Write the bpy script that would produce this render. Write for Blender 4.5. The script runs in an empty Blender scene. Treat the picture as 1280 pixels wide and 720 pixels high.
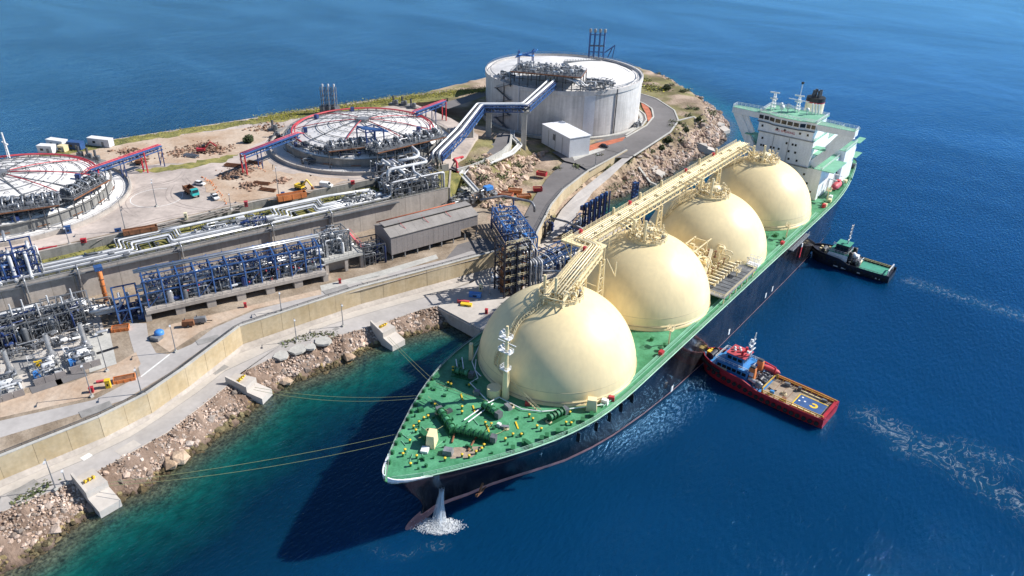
import bpy, math, random
import numpy as np
from mathutils import Vector, Matrix
random.seed(7); rng = np.random.default_rng(7)
scn = bpy.context.scene
COL = scn.collection
# ---------------------------------------------------------------- camera
cam_d = bpy.data.cameras.new('camera'); cam = bpy.data.objects.new('camera', cam_d); COL.objects.link(cam)
CAM = Vector((91.632, -137.494, 128.525))
_yaw, _pit, _rol, FPX = -0.660234, 0.510341, 0.032504, 950.0
_f = Vector((math.sin(_yaw)*math.cos(_pit), math.cos(_yaw)*math.cos(_pit), -math.sin(_pit)))
_r = Vector((math.cos(_yaw), -math.sin(_yaw), 0)); _u = _r.cross(_f)
RIGHT = _r*math.cos(_rol)+_u*math.sin(_rol); UP = -_r*math.sin(_rol)+_u*math.cos(_rol)
mw = Matrix((RIGHT, UP, -_f)).transposed().to_4x4(); mw.translation = CAM
cam.matrix_world = mw
cam_d.sensor_width = 36; cam_d.lens = FPX/1280*36; cam_d.clip_start = 1; cam_d.clip_end = 40000
scn.camera = cam
# ---------------------------------------------------------------- light
SUN_AZ, SUN_EL = math.radians(38), math.radians(39)
SUN = Vector((math.sin(SUN_AZ)*math.cos(SUN_EL), math.cos(SUN_AZ)*math.cos(SUN_EL), math.sin(SUN_EL)))
world = bpy.data.worlds.new('World'); scn.world = world; world.use_nodes = True
wn = world.node_tree; wn.nodes.clear()
sky = wn.nodes.new('ShaderNodeTexSky'); sky.sky_type = 'NISHITA'; sky.sun_disc = False
sky.sun_elevation = SUN_EL; sky.sun_rotation = SUN_AZ; sky.air_density = 1.0; sky.dust_density = 0.0; sky.ozone_density = 4.0
bg = wn.nodes.new('ShaderNodeBackground'); bg.inputs[1].default_value = 0.082
wo = wn.nodes.new('ShaderNodeOutputWorld')
wn.links.new(sky.outputs[0], bg.inputs[0]); wn.links.new(bg.outputs[0], wo.inputs[0])
sl = bpy.data.lights.new('sun', 'SUN'); sl.energy = 5.0; sl.angle = math.radians(0.5); sl.color = (1.0, 0.955, 0.885)
so = bpy.data.objects.new('sun', sl); COL.objects.link(so); so.rotation_euler = SUN.to_track_quat('Z', 'Y').to_euler()
so.location = (100, 100, 300)
scn.view_settings.view_transform = 'Standard'; scn.view_settings.look = 'None'
scn.view_settings.exposure = 0.52; scn.view_settings.gamma = 1.0; scn.view_settings.use_curve_mapping = False

# ---------------------------------------------------------------- helpers
def at(u, v, z):
    """point of the photograph (1280x720) on the horizontal plane z"""
    d = RIGHT*((u-640)/FPX)+UP*((360-v)/FPX)+_f
    t = (z-CAM.z)/d.z
    return CAM+d*t
def lin(r, g, b):
    f = lambda c: (c/255/12.92) if c/255 <= .04045 else ((c/255+.055)/1.055)**2.4
    return (f(r), f(g), f(b))
MATS = {}
def pm(name, col, rough=.6, metal=0., var=.15, scale=.25, col2=None, streak=0., bump=0., spec=.5, attr=None, fine=.08, lo=.35, hi=.65):
    m = bpy.data.materials.new(name); m.use_nodes = True; MATS[name] = m
    nt = m.node_tree; N = nt.nodes; Lk = nt.links
    b = N['Principled BSDF']; b.inputs['Roughness'].default_value = rough; b.inputs['Metallic'].default_value = metal
    b.inputs['Specular IOR Level'].default_value = spec
    geo = N.new('ShaderNodeNewGeometry')
    n1 = N.new('ShaderNodeTexNoise'); n1.inputs['Scale'].default_value = scale; n1.inputs['Detail'].default_value = 6; n1.inputs['Roughness'].default_value = .65
    Lk.new(geo.outputs['Position'], n1.inputs['Vector'])
    mr = N.new('ShaderNodeMapRange'); mr.inputs[1].default_value = lo; mr.inputs[2].default_value = hi
    Lk.new(n1.outputs[0], mr.inputs[0])
    mx = N.new('ShaderNodeMix'); mx.data_type = 'RGBA'
    c1 = tuple(c*(1-var) for c in col)+(1,); c2 = (tuple(col2) if col2 else tuple(min(1, c*(1+var)) for c in col))+(1,)
    mx.inputs[6].default_value = c1; mx.inputs[7].default_value = c2
    Lk.new(mr.outputs[0], mx.inputs[0]); out = mx.outputs[2]
    def mul(out, fac_socket, amt):
        k = N.new('ShaderNodeMapRange'); k.inputs[1].default_value = .3; k.inputs[2].default_value = .7
        k.inputs[3].default_value = 1-amt; k.inputs[4].default_value = 1+amt
        Lk.new(fac_socket, k.inputs[0])
        v = N.new('ShaderNodeVectorMath'); v.operation = 'SCALE'
        Lk.new(out, v.inputs[0]); Lk.new(k.outputs[0], v.inputs['Scale'])
        return v.outputs[0]
    n2 = N.new('ShaderNodeTexNoise'); n2.inputs['Scale'].default_value = scale*11; n2.inputs['Detail'].default_value = 4
    Lk.new(geo.outputs['Position'], n2.inputs['Vector'])
    if fine: out = mul(out, n2.outputs[0], fine)
    if streak:
        mp = N.new('ShaderNodeMapping'); mp.inputs['Scale'].default_value = (.9, .9, .06)
        Lk.new(geo.outputs['Position'], mp.inputs['Vector'])
        n3 = N.new('ShaderNodeTexNoise'); n3.inputs['Scale'].default_value = 1.; n3.inputs['Detail'].default_value = 5
        Lk.new(mp.outputs[0], n3.inputs['Vector']); out = mul(out, n3.outputs[0], streak)
    if attr:
        a = N.new('ShaderNodeAttribute'); a.attribute_name = attr
        v = N.new('ShaderNodeVectorMath'); v.operation = 'MULTIPLY'
        Lk.new(out, v.inputs[0]); Lk.new(a.outputs['Color'], v.inputs[1]); out = v.outputs[0]
    Lk.new(out, b.inputs['Base Color'])
    if bump:
        bp = N.new('ShaderNodeBump'); bp.inputs['Strength'].default_value = 1; bp.inputs['Distance'].default_value = bump
        Lk.new(n2.outputs[0], bp.inputs['Height']); Lk.new(bp.outputs[0], b.inputs['Normal'])
    return m
pm('white', (.74, .74, .74), .45, var=.05, streak=.05)
pm('white_paint', (.78, .79, .82), .5, var=.05, streak=.08)
pm('tank_white', (.66, .645, .635), .75, var=.14, scale=.16, streak=.02)
pm('silver', (.46, .47, .49), .36, metal=.6, var=.2, scale=.6)
pm('pipe_white', (.58, .59, .61), .42, var=.15, scale=.5)
pm('grey_steel', (.24, .25, .27), .5, metal=.3, var=.25, scale=.6)
pm('dark_steel', (.065, .07, .08), .55, var=.3, scale=.5)
pm('mid_steel', (.13, .14, .155), .55, metal=.2, var=.3, scale=.6)
pm('blue', (.032, .088, .24), .5, var=.2, scale=.5)
pm('deep_blue', (.018, .042, .15), .42, var=.25, scale=.5)
pm('light_blue', (.06, .24, .62), .45, var=.15)
pm('red', (.45, .03, .045), .5, var=.2)
pm('pinkred', (.5, .07, .085), .55, var=.25)
pm('orange', (.62, .2, .06), .6, var=.2)
pm('brick', (.42, .13, .07), .8, var=.25)
pm('rust', (.2, .085, .04), .8, var=.35, scale=.8)
pm('yellow', (.75, .5, .03), .5, var=.12)
pm('teal', (.03, .36, .36), .45, var=.1)
pm('black', (.012, .012, .014), .55, var=.3)
pm('rubber', (.014, .014, .016), .85, var=.3)
pm('glass_dark', (.012, .018, .025), .08, var=.2)
pm('asphalt', (.155, .145, .145), .88, var=.14, scale=.06, fine=.06)
pm('asphalt_light', (.40, .375, .36), .85, var=.13, scale=.07, fine=.06)
pm('yard_paving', (.41, .35, .315), .88, var=.2, scale=.06, fine=.1, col2=(.55, .47, .42))
pm('tyre_mark', (.33, .28, .255), .88, var=.2, scale=.4, fine=.1)
pm('patch_grey', (.27, .26, .25), .88, var=.2, scale=.3)
pm('quay_concrete', (.48, .44, .40), .85, var=.12, scale=.09, fine=.06)
pm('concrete', (.40, .36, .325), .85, var=.16, scale=.12, streak=.09, fine=.08)
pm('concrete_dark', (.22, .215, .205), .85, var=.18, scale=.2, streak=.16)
pm('concrete_light', (.44, .43, .40), .85, var=.12, scale=.2, streak=.08)
pm('tank_concrete', (.55, .53, .515), .85, var=.12, scale=.09, streak=.14, fine=.05)
pm('yellow_concrete', (.50, .385, .225), .85, var=.14, scale=.1, streak=.07, col2=(.54, .45, .31))
pm('line_white', (.72, .72, .7), .7, var=.12, scale=.8)
pm('dirt', (.47, .325, .22), .95, var=.18, scale=.07, col2=(.53, .43, .34), bump=.15)
pm('dirt_brown', (.25, .185, .125), .95, var=.3, scale=.12, col2=(.38, .31, .24), bump=.15)
pm('grass', (.15, .17, .045), .95, var=.4, scale=.25, col2=(.33, .29, .09), bump=.15)
pm('rock', (.40, .305, .235), .9, var=.35, scale=.16, col2=(.52, .44, .38), attr='Col', bump=.2)
pm('hill', (.30, .225, .165), .95, var=.35, scale=.07, col2=(.45, .36, .29), attr='Col', bump=.4)
pm('leaf', (.5, .5, .5), .8, var=.25, scale=.5, attr='Col')
pm('shed_grey', (.255, .232, .228), .6, var=.08, scale=.15, streak=.05)
pm('shed_roof', (.27, .25, .235), .7, var=.16, scale=.15)
pm('clad', (.60, .62, .66), .45, var=.06, streak=.03)
# ship
pm('hull', (.015, .015, .020), .2, var=.35, scale=.12, streak=.35, col2=(.06, .056, .06), lo=.42, hi=.78, bump=.02)
MATS['hull'].node_tree.nodes['Principled BSDF'].inputs['Coat Weight'].default_value = .7; MATS['hull'].node_tree.nodes['Principled BSDF'].inputs['Coat Roughness'].default_value = .07
pm('boot', (.5, .25, .24), .6, var=.25, scale=.3)
pm('deck_green', (.038, .21, .088), .6, var=.18, scale=.22, col2=(.09, .32, .17), fine=.16)
pm('deck_pale', (.17, .40, .27), .6, var=.15, scale=.2)
pm('machine_green', (.02, .125, .048), .5, var=.2)
pm('cream_dome', (.81, .665, .39), .42, var=.05, scale=.07, fine=.02, streak=.045, spec=.3, attr='Col')
pm('cream', (.82, .68, .41), .42, var=.05, scale=.07, fine=.02, streak=.04, spec=.3)
pm('cream_dark', (.74, .62, .38), .5, var=.12, scale=.4)
pm('cream_pipe', (.82, .71, .47), .4, var=.1, scale=.4)
pm('cream_line', (.52, .43, .26), .6, var=.1)
pm('rail_green', (.35, .55, .42), .5, var=.1)
pm('hull_red', (.36, .018, .028), .4, var=.2, scale=.4)
pm('tug_blue', (.045, .22, .50), .45, var=.12)
pm('rail_yellow', (.55, .36, .07), .5, var=.2)
pm('wood', (.31, .245, .185), .85, var=.2, scale=.5, streak=.1)
pm('tug_deck', (.045, .27, .19), .6, var=.15)
pm('rope', (.34, .36, .17), .8, var=.1)
pm('navy', (.012, .015, .03), .45, var=.3)
def M(n): return MATS[n]

WP = {}                                           # world origin of every Empty / part
def tag(o, label=None, cat=None, group=None, kind=None):
    if label: o['label'] = label
    if cat: o['category'] = cat
    if group: o['group'] = group
    if kind: o['kind'] = kind
    return o
def thing(name, label, cat, loc=(0, 0, 0), rotz=0., group=None, local=False):
    o = bpy.data.objects.new(name, None); COL.objects.link(o); o.empty_display_size = 1
    o.location = loc; o.rotation_euler = (0, 0, rotz)
    WP[o.name] = Vector((0, 0, 0)) if local else Vector(loc)
    return tag(o, label, cat, group)
def link(name, me, parent=None, loc=None):
    """loc: None = the mesh is in the coordinates of the thing (or of the world)"""
    o = bpy.data.objects.new(name, me); COL.objects.link(o)
    base = Vector((0, 0, 0))
    if parent is not None:
        o.parent = parent; base = WP[parent.name]
    l = Vector(loc) if loc is not None else Vector((0, 0, 0))
    o.location = l-base
    WP[o.name] = l
    return o
class MB:
    def __init__(s): s.v = []; s.f = []
    def add(s, vs, fs):
        k = len(s.v); s.v.extend([tuple(p) for p in vs]); s.f.extend([tuple(i+k for i in f) for f in fs]); return s
    def box(s, c, d, rz=0., taper=1.):
        x, y, z = d[0]/2, d[1]/2, d[2]/2; cr, sr = math.cos(rz), math.sin(rz); vs = []
        for k, zz in ((1, -z), (taper, z)):
            for a, b in ((-x, -y), (x, -y), (x, y), (-x, y)):
                a *= k; b *= k
                vs.append((c[0]+a*cr-b*sr, c[1]+a*sr+b*cr, c[2]+zz))
        return s.add(vs, [(3, 2, 1, 0), (4, 5, 6, 7), (0, 1, 5, 4), (1, 2, 6, 5), (2, 3, 7, 6), (3, 0, 4, 7)])
    def beam(s, p, q, w, h=None, up=(0, 0, 1)):
        p, q = Vector(p), Vector(q); h = h or w; d = (q-p)
        if d.length < 1e-6: return s
        d.normalize(); u = Vector(up)
        if abs(d.dot(u)) > .99: u = Vector((1, 0, 0))
        a = d.cross(u).normalized(); b = a.cross(d)
        vs = [e+a*(sx*w/2)+b*(sy*h/2) for e in (p, q) for sx, sy in ((-1, -1), (1, -1), (1, 1), (-1, 1))]
        return s.add(vs, [(3, 2, 1, 0), (4, 5, 6, 7), (0, 1, 5, 4), (1, 2, 6, 5), (2, 3, 7, 6), (3, 0, 4, 7)])
    def tube(s, p, q, r, n=8, r2=None, caps=True):
        p, q = Vector(p), Vector(q); r2 = r if r2 is None else r2; d = (q-p)
        if d.length < 1e-6: return s
        d.normalize(); u = Vector((0, 0, 1)) if abs(d.z) < .95 else Vector((1, 0, 0))
        a = d.cross(u).normalized(); b = a.cross(d); vs = []
        for e, rr in ((p, r), (q, r2)):
            for i in range(n):
                t = 2*math.pi*i/n; vs.append(e+a*(rr*math.cos(t))+b*(rr*math.sin(t)))
        fs = [(i, (i+1) % n, n+(i+1) % n, n+i) for i in range(n)]
        if caps: fs += [tuple(range(n-1, -1, -1)), tuple(range(n, 2*n))]
        return s.add(vs, fs)
    def path(s, pts, r, n=8, bend=0.):
        P = [Vector(p) for p in pts]
        if bend:
            Q = [P[0]]
            for i in range(1, len(P)-1):
                a, b, c = P[i-1], P[i], P[i+1]; d1 = (a-b); d2 = (c-b)
                k = min(bend, d1.length*.45, d2.length*.45); d1.normalize(); d2.normalize()
                if d1.dot(d2) < -.995: Q.append(b); continue
                A = b+d1*k; B = b+d2*k
                for t in (0, .25, .5, .75, 1): Q.append(A*(1-t)**2+b*(2*t*(1-t))+B*t*t)
            Q.append(P[-1]); P = Q
        k0 = len(s.v); up = None
        for i, p in enumerate(P):
            d = (P[min(i+1, len(P)-1)]-P[max(i-1, 0)])
            if d.length < 1e-6: d = Vector((1, 0, 0))
            d.normalize()
            if up is None:
                u = Vector((0, 0, 1)) if abs(d.z) < .9 else Vector((1, 0, 0)); a = d.cross(u).normalized()
            else:
                a = (up-d*up.dot(d))
                if a.length < 1e-4: a = d.cross(Vector((0, 0, 1)))
                a.normalize()
            up = a; b = a.cross(d)
            for j in range(n):
                t = 2*math.pi*j/n; s.v.append(tuple(p+a*(r*math.cos(t))+b*(r*math.sin(t))))
        for i in range(len(P)-1):
            for j in range(n):
                s.f.append((k0+i*n+j, k0+i*n+(j+1) % n, k0+(i+1)*n+(j+1) % n, k0+(i+1)*n+j))
        s.f.append(tuple(k0+j for j in range(n-1, -1, -1))); s.f.append(tuple(k0+(len(P)-1)*n+j for j in range(n)))
        return s
    def lathe(s, prof, c=(0, 0, 0), n=32, a0=0., a1=2*math.pi):
        full = abs(a1-a0-2*math.pi) < 1e-6; m = n if full else n+1; k0 = len(s.v)
        for r, z in prof:
            for i in range(m):
                t = a0+(a1-a0)*i/n; s.v.append((c[0]+r*math.cos(t), c[1]+r*math.sin(t), c[2]+z))
        for j in range(len(prof)-1):
            for i in range(n):
                a, b = i, (i+1) % m
                s.f.append((k0+j*m+a, k0+j*m+b, k0+(j+1)*m+b, k0+(j+1)*m+a))
        return s
    def prism(s, poly, z0, z1, bottom=False):
        n = len(poly); A = sum(poly[i][0]*poly[(i+1) % n][1]-poly[(i+1) % n][0]*poly[i][1] for i in range(n))
        if A < 0: poly = poly[::-1]
        zt = z1 if hasattr(z1, '__len__') else [z1]*n
        if A < 0 and hasattr(z1, '__len__'): zt = list(z1)[::-1]
        vs = [(p[0], p[1], z0) for p in poly]+[(p[0], p[1], zt[i]) for i, p in enumerate(poly)]
        fs = [tuple(range(n, 2*n))]+[(i, (i+1) % n, n+(i+1) % n, n+i) for i in range(n)]
        if bottom: fs.append(tuple(range(n-1, -1, -1)))
        return s.add(vs, fs)
    def sheet(s, poly, z):
        n = len(poly); A = sum(poly[i][0]*poly[(i+1) % n][1]-poly[(i+1) % n][0]*poly[i][1] for i in range(n))
        if A < 0: poly = poly[::-1]
        return s.add([(p[0], p[1], z) for p in poly], [tuple(range(n))])
    def strip(s, L, R):
        n = len(L); return s.add([*L, *R], [(i, n+i, n+i+1, i+1) for i in range(n-1)])
    def ico(s, c, r, jit=0., sq=(1, 1, 1)):
        vs = []
        for p in ICO_V:
            k = r*(1+random.uniform(-jit, jit)); vs.append((c[0]+p[0]*k*sq[0], c[1]+p[1]*k*sq[1], c[2]+p[2]*k*sq[2]))
        return s.add(vs, ICO_F)
    def rail(s, pts, h=1.1, post=2.2, w=.06, mids=(.5,), zoff=0):
        P = [Vector(p)+Vector((0, 0, zoff)) for p in pts]; H = Vector((0, 0, h))
        for a, b in zip(P[:-1], P[1:]):
            s.beam(a+H, b+H, w)
            for m_ in mids: s.beam(a+H*m_, b+H*m_, w*.8)
            k = max(1, int((b-a).length/post))
            for i in range(k): s.beam(a.lerp(b, i/k), a.lerp(b, i/k)+H, w)
        s.beam(P[-1], P[-1]+H, w); return s
    def mesh(s, name, mat, smooth=False):
        me = bpy.data.meshes.new(name); me.from_pydata(s.v, [], s.f)
        if mat: me.materials.append(M(mat) if isinstance(mat, str) else mat)
        if smooth: me.shade_smooth()
        return me
    def build(s, name, mat, parent=None, smooth=False, loc=None, kind=None):
        o = link(name, s.mesh(name, mat, smooth), parent, loc)
        if kind: o['kind'] = kind
        return o
_g = (1+5**.5)/2; _q = (1+_g*_g)**.5
ICO_V = [(a/_q, b/_q, c/_q) for a, b, c in [(-1, _g, 0), (1, _g, 0), (-1, -_g, 0), (1, -_g, 0), (0, -1, _g), (0, 1, _g), (0, -1, -_g), (0, 1, -_g), (_g, 0, -1), (_g, 0, 1), (-_g, 0, -1), (-_g, 0, 1)]]
ICO_F = [(0, 11, 5), (0, 5, 1), (0, 1, 7), (0, 7, 10), (0, 10, 11), (1, 5, 9), (5, 11, 4), (11, 10, 2), (10, 7, 6), (7, 1, 8), (3, 9, 4), (3, 4, 2), (3, 2, 6), (3, 6, 8), (3, 8, 9), (4, 9, 5), (2, 4, 11), (6, 2, 10), (8, 6, 7), (9, 8, 1)]
UNIT = {}
def unit(kind, mat):
    k = (kind, mat)
    if k not in UNIT:
        b = MB()
        if kind == 'box': b.box((0, 0, 0), (1, 1, 1)); me = b.mesh('unit_box', mat)
        elif kind == 'cyl': b.tube((0, 0, -.5), (0, 0, .5), 1, 12); me = b.mesh('unit_cylinder', mat)
        elif kind == 'vessel':
            b.lathe([(0, -.5), (.6, -.47), (.92, -.42), (1, -.34), (1, .34), (.92, .42), (.6, .47), (0, .5)], n=14); me = b.mesh('vessel', mat, True)
        elif kind == 'valve':
            b.tube((0, 0, -.5), (0, 0, -.36), .8, 8); b.tube((0, 0, -.36), (0, 0, .1), .45, 8, .3); b.tube((0, 0, .1), (0, 0, .38), .16, 6); b.tube((0, 0, .38), (0, 0, .5), .75, 8); me = b.mesh('valve', mat)
        elif kind == 'stack':
            b.lathe([(1, -.5), (1, -.38), (.45, -.2), (.45, .5), (.38, .5), (.38, .3)], n=14); me = b.mesh('stack', mat, True)
        UNIT[k] = me
    return UNIT[k]
def placed(name, kind, mat, parent, loc, scale, rot=None):
    o = link(name, unit(kind, mat), parent, loc); o.scale = scale
    if rot is not None: o.rotation_mode = 'QUATERNION'; o.rotation_quaternion = rot
    return o
def bar(name, p, q, w, mat, parent, h=None, kind='box'):
    """a beam (box) or pipe (cyl) between two points, sharing one unit mesh"""
    p, q = Vector(p), Vector(q); d = q-p
    z = d.normalized(); u = Vector((0, 0, 1)) if abs(z.z) < .95 else Vector((1, 0, 0))
    x = z.cross(u).normalized(); y = z.cross(x)
    rot = Matrix((x, y, z)).transposed().to_quaternion()
    return placed(name, kind, mat, parent, (p+q)/2, (w, h or w, d.length), rot)
def pipe(parent, pts, r, mat='silver', name='pipe', n=8, bend=1.2):
    return MB().path(pts, r, n, bend*max(r*2, .4)).build(name, mat, parent, True)
class Frame:
    """local axes: a along, b to the right of it, z up"""
    def __init__(s, O, P):
        s.O = Vector((O[0], O[1], 0)); d = Vector((P[0]-O[0], P[1]-O[1], 0)); s.L = d.length; s.e = d.normalized(); s.n = Vector((s.e.y, -s.e.x, 0))
        s.rz = math.atan2(s.e.y, s.e.x)
    def __call__(s, a, b, z): return s.O+s.e*a+s.n*b+Vector((0, 0, z))
def noise2(x, y, s, seed=0):
    """smooth value noise on arrays"""
    x = np.asarray(x, float)/s+seed*17.3; y = np.asarray(y, float)/s+seed*9.7
    xi = np.floor(x); yi = np.floor(y); fx = x-xi; fy = y-yi; fx = fx*fx*(3-2*fx); fy = fy*fy*(3-2*fy)
    h = lambda a, b: np.modf(np.abs(np.sin(a*127.1+b*311.7+seed)*43758.5453))[0]
    return (h(xi, yi)*(1-fx)+h(xi+1, yi)*fx)*(1-fy)+(h(xi, yi+1)*(1-fx)+h(xi+1, yi+1)*fx)*fy
def np_mesh(name, V, F, mat, col=None, smooth=False):
    me = bpy.data.meshes.new(name); V = np.asarray(V, np.float32); F = np.asarray(F, np.int32)
    k = F.shape[1]
    me.vertices.add(len(V)); me.vertices.foreach_set('co', V.ravel())
    me.loops.add(F.size); me.loops.foreach_set('vertex_index', F.ravel())
    me.polygons.add(len(F)); me.polygons.foreach_set('loop_start', np.arange(0, F.size, k, dtype=np.int32))
    me.polygons.foreach_set('loop_total', np.full(len(F), k, np.int32))
    me.polygons.foreach_set('use_smooth', np.full(len(F), smooth, bool))
    if col is not None:
        a = me.color_attributes.new('Col', 'FLOAT_COLOR', 'POINT'); c = np.ones((len(V), 4), np.float32); c[:, :3] = col; a.data.foreach_set('color', c.ravel())
    me.update(); me.validate(); me.materials.append(M(mat) if isinstance(mat, str) else mat)
    return me
def polyline_dist(X, Y, pts):
    best = np.full(np.shape(X), 1e9)
    for (x0, y0), (x1, y1) in zip(pts[:-1], pts[1:]):
        dx, dy = x1-x0, y1-y0; t = np.clip(((X-x0)*dx+(Y-y0)*dy)/(dx*dx+dy*dy+1e-9), 0, 1)
        best = np.minimum(best, np.hypot(X-x0-t*dx, Y-y0-t*dy))
    return best
def inside(X, Y, poly):
    r = np.zeros(np.shape(X), bool); n = len(poly)
    for i in range(n):
        x0, y0 = poly[i]; x1, y1 = poly[(i+1) % n]
        c = ((y0 > Y) != (y1 > Y)) & (X < (x1-x0)*(Y-y0)/((y1-y0) or 1e-9)+x0); r ^= c
    return r
ICOV = np.array(ICO_V); ICOF = np.array(ICO_F)
def rocks(name, P, S, tint, sub_noise=.28, flat=.75):
    """many irregular stones in one mesh: P centres, S sizes, tint (n,3)"""
    n = len(P); J = 1+rng.uniform(-sub_noise, sub_noise, (n, 12))
    ang = rng.uniform(0, 6.28, n); ca, sa = np.cos(ang), np.sin(ang)
    sc = np.stack([rng.uniform(.8, 1.3, n), rng.uniform(.7, 1.1, n), rng.uniform(.55, .9, n)*flat/.75], 1)
    V = ICOV[None]*J[..., None]*sc[:, None, :]*S[:, None, None]
    tl = rng.uniform(-.5, .5, n); ct, st = np.cos(tl), np.sin(tl)
    y = V[..., 1]*ct[:, None]-V[..., 2]*st[:, None]; z = V[..., 1]*st[:, None]+V[..., 2]*ct[:, None]; x = V[..., 0]
    V = np.stack([x*ca[:, None]-y*sa[:, None], x*sa[:, None]+y*ca[:, None], z], -1)+P[:, None, :]
    F = (ICOF[None]+(np.arange(n)*12)[:, None, None]).reshape(-1, 3)
    return np_mesh(name, V.reshape(-1, 3), F, 'rock', np.repeat(tint, 12, 0))
def leaves(name, P, S, tint, mat='leaf'):
    """leaf-sized faces: one crossed pair of bent triangles for each point"""
    n = len(P); a = rng.uniform(0, 6.28, n); t = rng.uniform(-.9, .9, n)
    d1 = np.stack([np.cos(a), np.sin(a), t], 1); d2 = np.stack([-np.sin(a), np.cos(a), rng.uniform(-.6, .9, n)], 1)
    s = S[:, None]
    V = np.stack([P-d1*s, P+d2*s*.8, P+d1*s, P-d2*s*.8+np.array([0, 0, .3])*s], 1)
    F = (np.array([[0, 1, 2, 3]])[None]+(np.arange(n)*4)[:, None, None]).reshape(-1, 4)
    return np_mesh(name, V.reshape(-1, 3), F, mat, np.repeat(tint, 4, 0))
# ================================================================ THE SETTING
def xy(pts): return [(p[0], p[1]) for p in pts]
def A(pts, z): return [tuple(at(u, v, z)) for u, v in pts]
def resample(pts, n):
    P = np.array(pts, float); d = np.r_[0, np.cumsum(np.hypot(*(np.diff(P[:, :2], axis=0).T)))]
    t = np.linspace(0, d[-1], n); return np.stack([np.interp(t, d, P[:, k]) for k in range(P.shape[1])], 1)
NEAR_WATER = [(-49, -175), (-50, -140), (-51.1, -116.6), (-50.6, -111.1), (-53.6, -99.4), (-53.6, -91.8), (-51.8, -85.6), (-54.4, -79.2), (-55.1, -73.5), (-56.2, -64.7), (-57, -57.5), (-61, -47.9), (-60.6, -41.5), (-57.3, -27), (-57.5, -11.5), (-55.5, -5.7), (-51.5, 3.7), (-47.4, 12.6)]
JETTY = [(-54.5, 12.6), (-34.8, 11.3), (-27.5, 14.5), (-26.6, 100), (-46, 106), (-60, 101), (-60, 60)]
CAPE = [(-60, 106), (-66, 118), (-67.1, 124.2), (-64.3, 142.7), (-60.7, 172.7), (-62.6, 200.7), (-62.4, 224.6), (-64.9, 249.2), (-76.4, 279.2), (-105, 304.3), (-149.4, 334), (-176, 340), (-203, 310), (-220, 262), (-224, 215), (-226, 180), (-230, 140), (-238, 100), (-248, 56), (-256, 5), (-268, -40)]
COAST = NEAR_WATER+JETTY[1:5]+CAPE+[(-275, -80), (-285, -200)]
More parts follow.
